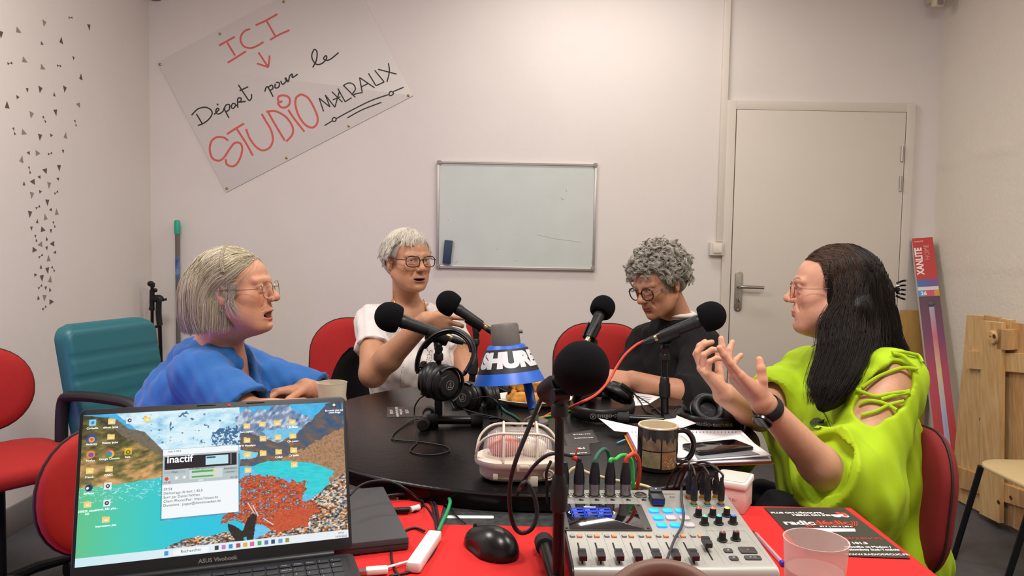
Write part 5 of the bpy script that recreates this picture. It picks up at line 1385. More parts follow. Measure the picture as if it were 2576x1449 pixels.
    hair_obj('hair', pr_, [(P0, Q0), (sv, sq)], [cb, cs], hairmat('white_hair'))
    glasses(pr_, h, mat('dark_acetate', '1d1216', .25), mat('dark_temple', '2a1c20', .3), rim=.0017, lw=.0262, lh=.0195, sq=2.7, yo=.099, zo=-.003, pant=.06)
    seat_legs(pr_, hip, [A3(960, 1120, 2.55), A3(1120, 1120, 2.6)], [np.array([-.42, 2.5, .1]), np.array([-.2, 2.55, .1])], mat('light_trousers', '8a8078', .85), m_shoe)
white_woman()
# ---------------------------------------------------------------- woman in black (back right)
def black_woman():
    H = hframe(A3(1655, 708, 2.76), (-.76, -.56, -.40), roll=-3, scale=1.0)
    pr_ = thing('person', 'person with curly grey hair and round glasses in a black sweater, head bent', 'person', (.5, 2.85, 0))
    F = Field(); h = Head(F, H)
    neck = A3(1702, 800, 2.86)
    build_head(h, neck, neck_r=(.050, .056), mouth=0, fat=.3, nose=1.12, old=1.2, eyes=.0016)
    shR, shL = A3(1628, 862, 3.00), A3(1762, 868, 2.72)
    hip = A3(1735, 1080, 2.98)
    fw, lat, up = torso_prims(F, neck, shL, shR, hip, 0, 1.05, 1.1, 1.0, .9)
    elL, wrL = A3(1742, 1003, 2.50), A3(1590, 955, 2.50)
    elR, wrR = A3(1560, 985, 2.88), A3(1530, 965, 2.62)
    arm(F, shL, elL, wrL, (.052, .046, .044, .030)); arm(F, shR, elR, wrR, (.052, .044, .040, .028))
    b1 = add_hand(F, wrL, (-.97, -.02, .10), (-.1, .5, -.85), 1, [(.3, .5, .3), (.35, .55, .35), (.4, .6, .4), (.5, .6, .4)], sc=.97)
    b2 = add_hand(F, wrR, (-.1, -.95, .0), (.1, 0, -1), 1, [(.3, .4, .3)]*4, sc=.95)
    hb = (h.o-np.array([.16, .16, .165]), h.o+np.array([.15, .15, .16]))
    P, Q = fine_mesh(F, [hb, b1[:2], b2[:2]], .006, .0021)
    col = face_tint(P, h, 'b78166', lip='94564c', brow='7d7468', mouth=0, blush=.8)
    solid('body', P, Q, m_skin, pr_, col)
    eyes_for(h, pr_, '5b4a3a', (0, 1, -.5))
    G = Field(); torso_prims(G, neck, shL, shR, hip, .014, 1.08, 1.12, 1.06, .95, k=.05); sh = (shL+shR)/2
    for s_, e_ in ((shL, elL), (shR, elR)): G.cap(s_, e_, .064, .066, .04)
    G.ell(neck+up*.040+fw*.0, (.072, .072, .050), None, .01, -1)
    for s_, e_, w_ in ((shL, elL, wrL), (shR, elR, wrR)):
        d = nv(w_-e_); sleeve(G, e_, w_, .064, .052, e_+(w_-e_)*.16, nv(d+nv(e_-s_)*.5), .009, .03, .03)
    folds(G, .0028, [(48, 20, 75), (-62, 60, 50), (100, -50, 75), (45, 130, -70)], 24)
    P, Q = G.mesh(.0050); solid('sweater', P, Q, mat('black_knit', '08080a', .95, bump=.4, bscale=800, bdist=.001), pr_)
    C2 = Field(); C2.ell(neck+up*.016, (.0765, .0765, .022), None, .01); C2.ell(neck+up*.052, (.0725, .0725, .046), None, .003, -1)
    P, Q = C2.mesh(.0035); solid('collar', P, Q, mat('white_collar', 'd8d0c6', .8), pr_)
    # tousled curls
    W = h.w; ells = [(W((0, -.020, .028)), np.array([.078, .096, .080])*h.s, h.R)]
    S_ = Field(); S_.ell(W((0, -.026, .034)), np.array([.088, .098, .086])*h.s, h.R, .02); S_.ell(W((0, -.058, -.015)), np.array([.072, .055, .062])*h.s, h.R, .03)
    S_.ell(W((0, .118, -.050)), np.array([.2, .074, .098])*h.s, h.R, .01, -1)
    for s_ in (-1, 1): S_.ell(W((s_*.094, .002, -.060)), np.array([.03, .026, .040])*h.s, h.R, .01, -1)
    P0, Q0 = S_.mesh(.004); g = np.random.default_rng(18); n = 11000
    az = g.uniform(-3.14, 3.14, n); el = g.uniform(-.55, 1.5, n); rx_, ry_, rz_ = np.sin(az)*np.cos(el), np.cos(az)*np.cos(el), np.sin(el)
    keep = ~((ry_ > .55) & (rz_ < .42)) & ~((np.abs(rx_) > .5) & (ry_ > -.10) & (ry_ < .35) & (rz_ < -.16)) & ~((ry_ > .62) & (rz_ < .1))
    rx_, ry_, rz_ = rx_[keep], ry_[keep], rz_[keep]; n = len(rx_); c, r, M_ = ells[0]; r2 = r*1.10; roots = c+(np.stack([rx_, ry_, rz_], 1)*r2)@M_.T
    X_, Y_, Z_ = h.R.T
    out = (roots-c); out /= np.linalg.norm(out, axis=1)[:, None]; nc = 520
    cl_ = g.choice(n, nc, replace=False); j = ((roots[:, None]-roots[cl_][None])**2).sum(-1).argmin(1)
    down = np.array([0, 0, -1.0]); k = 26; tt = np.linspace(0, 1, k)
    dirc = g.normal(size=(nc, 3))*.55+out[cl_]*.35+down*.45; dirc -= out[cl_]*np.minimum((dirc*out[cl_]).sum(1), 0)[:, None]; dirc /= np.linalg.norm(dirc, axis=1)[:, None]
    ax1 = np.cross(dirc, out[cl_]); ax1 /= np.linalg.norm(ax1, axis=1)[:, None]; ax2 = np.cross(dirc, ax1)
    Lc = g.uniform(.028, .048, nc); rad = g.uniform(.0055, .0095, nc); trn = g.uniform(.7, 1.5, nc)*2*np.pi; sg = g.choice([-1, 1], nc); ph = g.random(nc)*6.28
    low = (roots[cl_]-h.o)@Z_ < -.01; rad[low] *= .6
    rt = roots+(roots[cl_][j]-roots)*.35
    an = (trn[j][:, None]*tt*sg[j][:, None]+ph[j][:, None])
    rr = (rad[j][:, None]*np.minimum(tt*4, 1))
    pa = rt[:, None]+dirc[j][:, None]*(Lc[j][:, None]*tt)[..., None]+ax1[j][:, None]*((np.cos(an)-np.cos(ph[j])[:, None])*rr)[..., None]+ax2[j][:, None]*((np.sin(an)-np.sin(ph[j])[:, None])*rr)[..., None]+out[:, None]*(.004*np.sin(tt*3))[None, :, None]
    q = (pa-c)@M_; kk = np.sqrt(((q/(r*1.06))**2).sum(-1)); m = kk < 1; q[m] /= kk[m][:, None]; pa = q@M_.T+c
    pa += g.normal(size=(n, 1, 3))*.0010
    sv, sq = strands(pa, .00085, .45)
    cb = np.tile(np.array(lin('7f7a70')[:3]), (len(P0), 1)); cs = strand_cols(n, k, 3, '837d72', 'cdc6b8', 4)
    hair_obj('hair', pr_, [(P0, Q0), (sv, sq)], [cb, cs], hairmat('curly_grey_hair'))
    glasses(pr_, h, mat('dark_horn', '1b1714', .25), mat('grey_horn', '6a665f', .3), rim=.0022, lw=.0240, lh=.0220, sq=2.15, yo=.101, zo=-.007, pant=.06)
    seat_legs(pr_, hip, [A3(1600, 1130, 2.6), A3(1700, 1130, 2.55)], [np.array([.35, 2.6, .1]), np.array([.55, 2.6, .1])], m_trs, m_shoe)
black_woman()
# ---------------------------------------------------------------- woman in lime green (right)
def green_woman():
    H = hframe(A3(2092, 724, 2.02), (-.95, .30, -.02), roll=0, scale=1.02)
    pr_ = thing('person', 'person with long black hair in a lime green shirt, both hands raised', 'person', (.92, 2.05, 0))
    F = Field(); h = Head(F, H)
    neck = A3(2125, 890, 2.04)
    build_head(h, neck, neck_r=(.048, .054), mouth=0, fat=1.3, nose=.98, old=.5, eyes=.0040, chin=-.002)
    shR, shL = A3(2035, 940, 2.24), A3(2238, 965, 1.87)
    hip = A3(2165, 1370, 2.04)
    fw, lat, up = torso_prims(F, neck, shL, shR, hip, 0, 1.0, 1.12, 1.1, 1.25)
    elL, wrL = A3(2118, 1232, 1.74), A3(1918, 1012, 1.64)
    elR, wrR = A3(1912, 1040, 2.06), A3(1822, 992, 1.86)
    F.cap(shL, elL, .062, .050, .02); arm(F, shL, elL, wrL, (.062, .046, .043, .027)); arm(F, shR, elR, wrR, (.056, .045, .043, .028))
    b1 = add_hand(F, wrL+nv(wrR-wrL)*0, (-.72, .10, .66), (.66, .30, .70), -1, [(.02, .08, .10), (.30, .25, .2), (.62, .35, .3), (.85, .45, .35)], sc=.93, thumb=(.35, .3), thumb_dir=(.40, .75, .62), spread=1.2, tl=.84)
    b2 = add_hand(F, wrR, (-.66, .05, .74), (.80, -.05, .60), 1, [(.35, .75, .5), (.5, .9, .6), (.7, 1.0, .6), (.8, 1.0, .6)], sc=.93, thumb=(.2, .2), thumb_dir=(.5, .7, .6))
    hb = (h.o-np.array([.17, .15, .165]), h.o+np.array([.15, .16, .16]))
    P, Q = fine_mesh(F, [hb, b1[:2], b2[:2]], .006, .0021); PB = P
    col = face_tint(P, h, 'cb977b', lip='a8665a', brow='4a3a30', mouth=0, blush=.9)
    solid('body', P, Q, m_skin, pr_, col)
    eyes_for(h, pr_, '4b4a3a', (0, 1, 0))
    for tips in (b1[2], b2[2]):
        for (tp, d, nn) in tips:
            pass
    G = Field(); torso_prims(G, neck, shL, shR, hip, .018, 1.04, 1.2, 1.16, 1.25, k=.05); sh = (shL+shR)/2
    G.ell(hip*.75+sh*.25, (.19, .20, .22), None, .05)
    G.cap(shL, elL+np.array([.03, .02, -.01]), .078, .100, .05); G.ell(A3(2185, 1290, 1.78), (.075, .07, .09), None, .06)
    sleeve(G, elL+np.array([.02, .01, 0]), elL+(wrL-elL)*.4, .104, .094, elL+(wrL-elL)*.26, nv(nv(wrL-elL)+np.array([-.1, 0, -.30])), .018, .05, .03)
    sleeve(G, shR, elR, .070, .090, shR+(elR-shR)*.80, nv(elR-shR), .018, .04, .06)
    G.ell(neck+up*.04+fw*.01, (.088, .090, .065), None, .012, -1)
    G.cap(neck+up*.02, neck+(shL-neck)*.55+up*.05, .055, .050, .012, -1)
    # cold shoulder opening
    a, b = A3(2288, 915, 1.80), A3(2172, 1052, 1.74); c = (a+b)/2; ax = nv(b-a); v = nv(c-np.array([0, 0, CAMZ])); v = nv(v-ax*(v@ax)); u = np.cross(ax, v)
    G.ell(c+v*.02, (np.linalg.norm(b-a)/2, .075, .048), np.stack([ax, v, u], 1), .006, -1)
    folds(G, .0050, [(38, 20, 25), (-52, 40, 30), (80, -50, 25), (35, 100, -30), (120, 30, 40)], 34)
    P, Q = G.mesh(.0052); PG = P
    m_lime = mat('lime_jersey', 'a3c20e', .85, noise=.03, scale=60, bump=.2, bscale=900, bdist=.0005)
    shirt = solid('shirt', P, Q, m_lime, pr_)
    # lattice straps over the bare shoulder
    cs_ = Caster(PB[::1]); cg = Caster(PB, PG)
    Z2 = lambda L: [(2080+x*280/1268, 840+y*320/1449) for x, y in L]
    for L in ([(740, 212), (860, 205), (980, 230), (1050, 250), (1090, 320)], [(760, 225), (870, 250), (960, 330), (1040, 400)], [(400, 610), (560, 500), (720, 430), (880, 385), (1040, 400)],
              [(330, 630), (400, 660), (560, 710), (700, 685), (950, 650)], [(620, 745), (800, 695), (950, 668)], [(375, 795), (480, 762), (600, 775), (700, 812), (800, 870)], [(390, 925), (560, 880), (700, 812), (880, 765)], [(920, 150), (1000, 200), (1050, 240)]):
        q = cg.line(Z2(L), .006, 5)
        if len(q) > 3: b_ = MB(); b_.tube(q, .0036, 8, flat=((0, 0, 1), 1.2)); b_.obj('strap', m_lime, pr_, world=True)
    # print on the front: feather and thin lines
    m_pr = mat('shirt_print', '3c4a20', .8)
    b_ = MB(); cc = [(2036, 1062), (2046, 1052), (2058, 1050), (2068, 1056), (2075, 1054), (2072, 1064), (2066, 1074), (2058, 1078), (2048, 1077), (2040, 1072)]
    hp_ = [cg.hit(x, y, .002) for x, y in cc]
    if all(q is not None for q in hp_):
        ct = sum(hp_, V(0, 0, 0))/len(hp_); b_.raw([ct]+hp_, [(0, 1+i, 1+(i+1) % len(hp_)) for i in range(len(hp_))]); b_.obj('wing_print', m_pr, pr_, world=True)
    for L in ([(2066, 1030), (2078, 1048), (2090, 1075)],):
        q = cg.line(L, .0025, 4)
        if len(q) > 3: b_ = MB(); b_.tube(q, .0012, 5); b_.obj('printed_line', m_pr, pr_, world=True)
    # watch on the near wrist
    ax = nv(wrL-elL); cw = wrL-ax*.022; fr_ = frame(V(*ax)); b_ = MB(); ring = []
    for k in range(33):
        a_ = 2*math.pi*k/32; rr = .0325; ring.append(V(*cw)+fr_ @ V(rr*math.cos(a_), rr*math.sin(a_)*.92, 0))
    b_.tube(ring[:-1], .0022, 8, closed=True, flat=(tuple(ax), 5.5)); wt = b_.obj('watch', mat('black_textile_strap', '18181a', .8, bump=.3, bscale=900), pr_, world=True)
    dn = nv(np.array([-.62, -.55, -.55])-ax*np.dot(ax, [-.62, -.55, -.55])); dc = cw+dn*.034
    b_ = MB(); b_.at(V(*dc), frame(V(*dn))); b_.lathe([(.0195, -.004), (.0212, -.002), (.0212, .003), (.0195, .0045), (.019, .0042)], 32); o = b_.obj('watch_case', mat('gunmetal', '4a4648', .25, 1), wt); o.data.transform(MW[pr_.name].inverted())
    b_ = MB(); b_.at(V(*dc), frame(V(*dn))); b_.lathe([(.0186, .003), (.0186, .0044), (.001, .0046)], 28); o = b_.obj('watch_glass', mat('dark_watch_glass', '0c0c10', .08), wt); o.data.transform(MW[pr_.name].inverted())
    # long black hair swept back
    W = h.w; ells = [(W((0, -.020, .028)), np.array([.080, .098, .084])*h.s, h.R)]
    S_ = Field(); S_.ell(W((0, -.030, .030)), np.array([.081, .094, .082])*h.s, h.R, .02)
    S_.ell(W((0, -.050, -.02)), np.array([.080, .060, .085])*h.s, h.R, .04)
    nl = [A3(2145, 765, 2.0), A3(2140, 850, 1.975), A3(2122, 925, 1.915), A3(2085, 990, 1.85), A3(2070, 1022, 1.83)]
    S_.chain(nl, [.038, .045, .043, .030, .012], .04)
    bl = [A3(2205, 740, 2.0), A3(2215, 830, 2.0), A3(2235, 885, 1.99)]; S_.chain(bl, [.040, .040, .022], .04)
    fl = [W((-.075, -.05, -.05)), W((-.07, -.05, -.14)), neck+np.array([-.02, .12, -.02])]; S_.chain(fl, [.04, .04, .03], .03)
    S_.ell(W((0, .112, -.045)), np.array([.2, .088, .107])*h.s, h.R, .01, -1)
    P0, Q0 = S_.mesh(.005); g = np.random.default_rng(28); n = 14000
    az = g.uniform(-3.14, 3.14, n); el = g.uniform(-.35, 1.5, n); rx_, ry_, rz_ = np.sin(az)*np.cos(el), np.cos(az)*np.cos(el), np.sin(el)
    keep = ~((ry_ > .52) & (rz_ < .50)) & ~((ry_ > .48) & (rz_ < .2)) & ~((ry_ > .30) & (rz_ < -.30)); rx_, ry_, rz_ = rx_[keep], ry_[keep], rz_[keep]; n = len(rx_)
    c, r, M_ = ells[0]; roots = c+(np.stack([rx_, ry_, rz_], 1)*r)@M_.T
    near = (rx_*1.0 < 0) if (h.R[1, 0] > 0) else (rx_ > 0)
    kind = np.where(near, np.where(ry_ < -.55, 1, 0), 2); kind[(ry_ < -.2) & near & (g.random(n) < .35)] = 1
    sgn = np.sign(rx_)
    def shp(x, y, z): return np.stack([x, y, z], -1)
    m1 = shp(sgn*np.clip(np.abs(rx_)+.30, 0, .93), ry_-.40, np.clip(rz_-.05, -.2, .9)); m1 /= np.linalg.norm(m1, axis=1)[:, None]*.985; m1 = c+(m1*r)@M_.T
    m2 = shp(sgn*.90, np.clip(ry_-.60, -.95, .22), np.clip(rz_-.60, -.75, .3)); m2 /= np.linalg.norm(m2, axis=1)[:, None]*.97; m2 = c+(m2*r)@M_.T
    C_ = np.zeros((n, 7, 3)); C_[:, 0] = roots; C_[:, 1] = m1; C_[:, 2] = m2
    ra_ = g.uniform(0, 2*np.pi, n); rb_ = np.sqrt(g.uniform(.25, 1, n)); q1, q2 = np.cos(ra_)*rb_, np.sin(ra_)*rb_
    spread = {0: [(74, .045), (80, .055), (74, .05), (44, .035)], 1: [(34, .06), (38, .06), (34, .045), (14, .03)], 2: [(10, .03)]*4}
    ctr = {0: [(2138, 790, 1.93), (2125, 880, 1.89), (2095, 960, 1.83), (2068, 1022, 1.80)], 1: [(2222, 770, 1.99), (2235, 840, 1.98), (2262, 890, 1.95), (2305, 935, 1.93)]}
    for k_ in (0, 1):
        m = kind == k_
        for i in range(4):
            (px, py, Y), (sw, sy) = ctr[k_][i], spread[k_][i]; pts = np.array([A3(px+a_*sw, py, Y+b_*sy) for a_, b_ in zip(q1[m], q2[m])]); C_[m, 3+i] = pts
    m = kind == 2
    for i, z_ in enumerate((-.05, -.10, -.15, -.20)): C_[m, 3+i] = np.array([W((-.078*(1 if h.R[1, 0] > 0 else 1)*np.sign(1), 0, 0))]*m.sum())*0+np.array([h.w((sg*(.075-.01*i), -.03+.03*b_, z_)) for sg, b_ in zip(sgn[m], q2[m])])
    last = g.uniform(.75, 1.0, n)
    pa = spline_paths(C_, 44)
    for i in range(n):
        if kind[i] < 2:
            u_ = np.linspace(0, 43*last[i], 44); a_ = np.minimum(u_.astype(int), 42); f_ = (u_-a_)[:, None]; pa[i] = pa[i, a_]*(1-f_)+pa[i, a_+1]*f_
    q = (pa-c)@M_; kk = np.sqrt(((q/(r*1.0))**2).sum(-1)); mm = kk < 1.0; q[mm] /= kk[mm][:, None]; pa = q@M_.T+c
    pa = clump(pa, 3, 900, .55, .0022, 6); pa += g.normal(size=(n, 1, 3))*.0012
    p2 = shell_strands(P0, h, lambda L: (L[:, 2] < .085) & (L[:, 2] > -.13) & (L[:, 1] < .015) & ((L[:, 0] < .02) if h.R[1, 0] > 0 else (L[:, 0] > -.02)), 5000, lambda P, i: np.tile(np.array([[.03, -.10, -.9]]), (len(P), 1)), .13, ells, g, k=44, lift=.001, clumps=600)
    n2_ = len(p2); pa = np.concatenate([pa, p2]); sv, sq = strands(pa, .0008, .35)
    cb = np.tile(np.array(lin('15110f')[:3]), (len(P0), 1)); cs = strand_cols(n, 44, 3, '14100f', '2a201a', 4)
    # browner at the hairline roots
    cs = cs.reshape(n, 44, 3, 3); fr_m = (ry_ > .1)[:, None, None, None]*np.linspace(1, 0, 44)[None, :, None, None]**3; cs = cs*(1-fr_m)+np.array(lin('5d4636')[:3])*fr_m; cs = cs.reshape(-1, 3); cs = np.concatenate([cs, strand_cols(n2_, 44, 3, '100d0c', '1f1813', 9)])
    mh = mat('black_hair', '888888', .45, tint=True, spec=.25)
    hair_obj('hair', pr_, [(P0, Q0), (sv, sq)], [cb, cs], mh)
    # claw clip at the back of the head
    cc = A3(2250, 728, 1.99); b_ = MB(); b_.box(cc, (.018, .03, .012), .004)
    for k in range(5): b_.tube(smooth_pts([V(*cc)+V(.004, 0, (k-2)*.008), V(*cc)+V(.016, -.006, (k-2)*.011), V(*cc)+V(.020, -.016, (k-2)*.012)], 4), .0028, 6)
    b_.obj('hair_clip', blkgloss, pr_, world=True)
    glasses(pr_, h, mat('thin_bronze', '8a6a4c', .3, 1), mat('dark_thin_temple', '2a211f', .3), rim=.0009, lw=.0245, lh=.0195, sq=2.3, yo=.100, zo=-.006, pant=.05)
    seat_legs(pr_, hip, [A3(1960, 1300, 1.95), A3(1915, 1260, 2.25)], [np.array([.56, 1.95, .1]), np.array([.55, 2.2, .1])], m_trs, m_shoe, rt=.095)
green_woman()
# ---------------------------------------------------------------- microphones and stands
m_foam = mat('black_foam', '0f0f11', 1, bump=.9, bscale=1500, bdist=.0012, spec=.15, noise=.15, scale=900)
m_mic = mat('microphone_body', '2a2b2c', .42, .4); m_std = mat('stand_black', '121214', .28, .3)
def mic(label, foam, tail, r=.0395, conn=True):
    foam, tail = V(foam), V(tail); d = (tail-foam).normalized(); F_ = frame(d)
    t = thing('microphone', label, 'microphone', foam, rot=F_, group=None)
    L = (tail-foam).length
    pr = []
    for k in range(17):
        a = -math.pi/2+math.pi*k/16*.70; pr.append((r*math.cos(a), r*math.sin(a)))
    pr = [(max(q[0], .0008), q[1]) for q in pr]
    pr = [q for q in pr if q[1] <= .001]+[(r*.995, r*.16), (r*.965, r*.42), (r*.90, r*.62), (r*.80, r*.72), (r*.60, r*.76), (.0160, r*.76)]; z1 = r*.46
    MB().lathe(pr, 40).obj('foam_windscreen', m_foam, t, sharp=60)
    z0 = z1+r*.30; e = L
    MB().lathe([(.0165, z0), (.0182, z0+.006), (.0180, z0+.012), (.0172, z0+.018), (.0172, z0+.0195), (.0166, z0+.02), (.0142, e-.006), (.0125, e)], 28).obj('body', m_mic, t)
    MB().lathe([(.0098, e), (.0098, e+.017), (.0092, e+.018)], 24).obj('metal_collar', mat('pale_brass', 'b8a67e', .3, 1), t)
    if conn: MB().lathe([(.0096, e+.018), (.0100, e+.022), (.0096, e+.036), (.0075, e+.046), (.006, e+.052)], 20).obj('cable_connector', m_xb, t)
    return t, d, L
def stand(label, base, top, clip_c, clip_d, bars, pole_r=.0088, mat_=None):
    """bars: list of (end a, end b) tubes lying on the table, rubber caps on both ends"""
    base, top, clip_c = V(base), V(top), V(clip_c)
    t = thing('microphone_stand', label, 'microphone stand', base)
    for a, b in bars:
        a, b = V(a), V(b); rr = .0115
        br = MB().cyl(a, b, rr, n=20).obj('base_bar', m_std, t, world=True)
        for p, q in ((a, b), (b, a)):
            dd = (p-q).normalized(); c_ = MB(); c_.at(p-dd*.022, frame(dd)); c_.lathe([(rr, 0), (rr+.0042, .001), (rr+.0045, .004), (rr+.0045, .027), (rr+.002, .032), (.003, .033)], 22); o = c_.obj('rubber_cap', blkrub, br); o.data.transform(MW[t.name].inverted())
    mid = base.lerp(top, .52)
    MB().cyl(base, mid, pole_r*1.2, n=22).obj('lower_pole', m_std, t, world=True)
    MB().cyl(mid-V(0, 0, .005), top, pole_r*.92, n=22).obj('upper_pole', m_std, t, world=True)
    ax = (top-base).normalized(); c_ = MB(); c_.at(mid, frame(ax)); c_.lathe([(pole_r*1.3, -.024), (pole_r*1.75, -.020), (pole_r*1.75, .012), (pole_r*1.5, .018), (pole_r*1.4, .030), (pole_r*1.05, .034)], 18); c_.obj('height_clutch', blk, t, world=True)
    c_ = MB(); c_.at(top, frame(ax)); c_.lathe([(.0085, -.004), (.0130, 0), (.0130, .014), (.0105, .018)], 20)
    kn = top+ax*.030
    c_.at(); side = V(clip_d).cross(V(0, 0, 1)).normalized(); c_.cyl(kn-side*.012, kn+side*.012, .0105, n=20); c_.cyl(top+ax*.012, kn, .0095, n=16)
    c_.obj('swivel_joint', blk, t, world=True)
    # clip: half shell holding the body
    c2 = MB(); d = V(clip_d).normalized(); F_ = frame(d); n = 18; L_ = []
    upl = F_.transposed() @ V(0, 0, 1); a0 = math.atan2(upl.y, upl.x)
    for z, r_ in ((-.028, .0185), (-.02, .0192), (.012, .0186), (.030, .0172)):
        for rr_ in (r_,): L_.append([clip_c+F_ @ V(rr_*math.cos(a0+math.pi+(k/(n-1)-.5)*4.1), rr_*math.sin(a0+math.pi+(k/(n-1)-.5)*4.1), z) for k in range(n)]+[clip_c+F_ @ V((rr_+.0032)*math.cos(a0+math.pi-(k/(n-1)-.5)*4.1), (rr_+.0032)*math.sin(a0+math.pi-(k/(n-1)-.5)*4.1), z) for k in range(n)])
    c2.loft(L_); bot = clip_c-F_ @ (upl*0)-V(0, 0, .019)
    c2.tube([bot+d*.004, bot.lerp(kn, .5), kn], [.014, .011, .0095], 12)
    c2.obj('microphone_clip', blk, t, world=True, sharp=40)
    return t
Bz = ZB+.0155
def bt(px, py, z=Bz): return onz(px, py, z)
# A: left, in front of the person in blue
fA, tA = at(980, 797, 2.0), at(1120, 846, 2.03)
mic('black foam covered microphone pointing left, on the stand with hanging headphones', fA, tA)
cA = at(1100, 843, 2.025); b0 = onz(1103, 1058, ZB+.012); topA = at(1103, 905, b0.y)
stand('black table microphone stand holding the leftmost microphone', b0, topA, cA, tA-fA, [(bt(1082, 1056), bt(1205, 1056)), (bt(1064, 1068), bt(1080, 1036))])
# B: behind, left
fB, tB = at(1128, 762, 2.42), at(1212, 818, 2.42)
mic('black foam covered microphone in front of the person in white, pointing up left', fB, tB)
cB = at(1196, 808, 2.42); stand('black microphone stand behind the blue desk lamp', V(at(1186, 900, 2.40).x, 2.40, ZB+.012), at(1196, 866, 2.41), cB, tB-fB, [(V(-.20, 2.40, Bz), V(-.06, 2.40, Bz)), (V(-.128, 2.47, Bz), V(-.128, 2.36, Bz))])
# C: behind, right
fC, tC = at(1517, 773, 2.47), at(1481, 850, 2.39)
mic('black foam covered microphone in front of the person in black', fC, tC)
cC = at(1489, 832, 2.405); stand('black microphone stand behind the big front microphone', V(at(1488, 900, 2.40).x, 2.40, ZB+.012), at(1490, 885, 2.40), cC, tC-fC, [(V(.19, 2.40, Bz), V(.31, 2.40, Bz)), (V(.25, 2.47, Bz), V(.25, 2.33, Bz))])
# D: right
fD, tD = at(1789, 795, 2.03), at(1662, 846, 2.05)
mic('black foam covered microphone pointing right, with the orange cable', fD, tD)
cD = at(1680, 839, 2.045); b0 = onz(1672, 1057, ZB+.012); stand('black table microphone stand holding the rightmost microphone', b0, at(1672, 905, b0.y), cD, tD-fD, [(bt(1562, 1052), bt(1690, 1058)), (bt(1690, 1058), bt(1712, 1030))])
# E: front
fE, tE = at(1465, 925, 1.10), at(1383, 982, 1.20)
mic('large black foam covered microphone in the front, standing on the red cloth beside the mixer', fE, tE, r=.0392, conn=False)
cE = fE.lerp(tE, .80); bE = V(at(1410, 1200, 1.13).x, 1.13, ZR+.012)
stand('tall black microphone stand on the red cloth left of the mixer', bE, at(1408, 1045, 1.13), cE, tE-fE, [(V(.062, 1.275, ZR+.0163), V(.088, .93, ZR+.0163))], pole_r=.0074)
MB_ = None
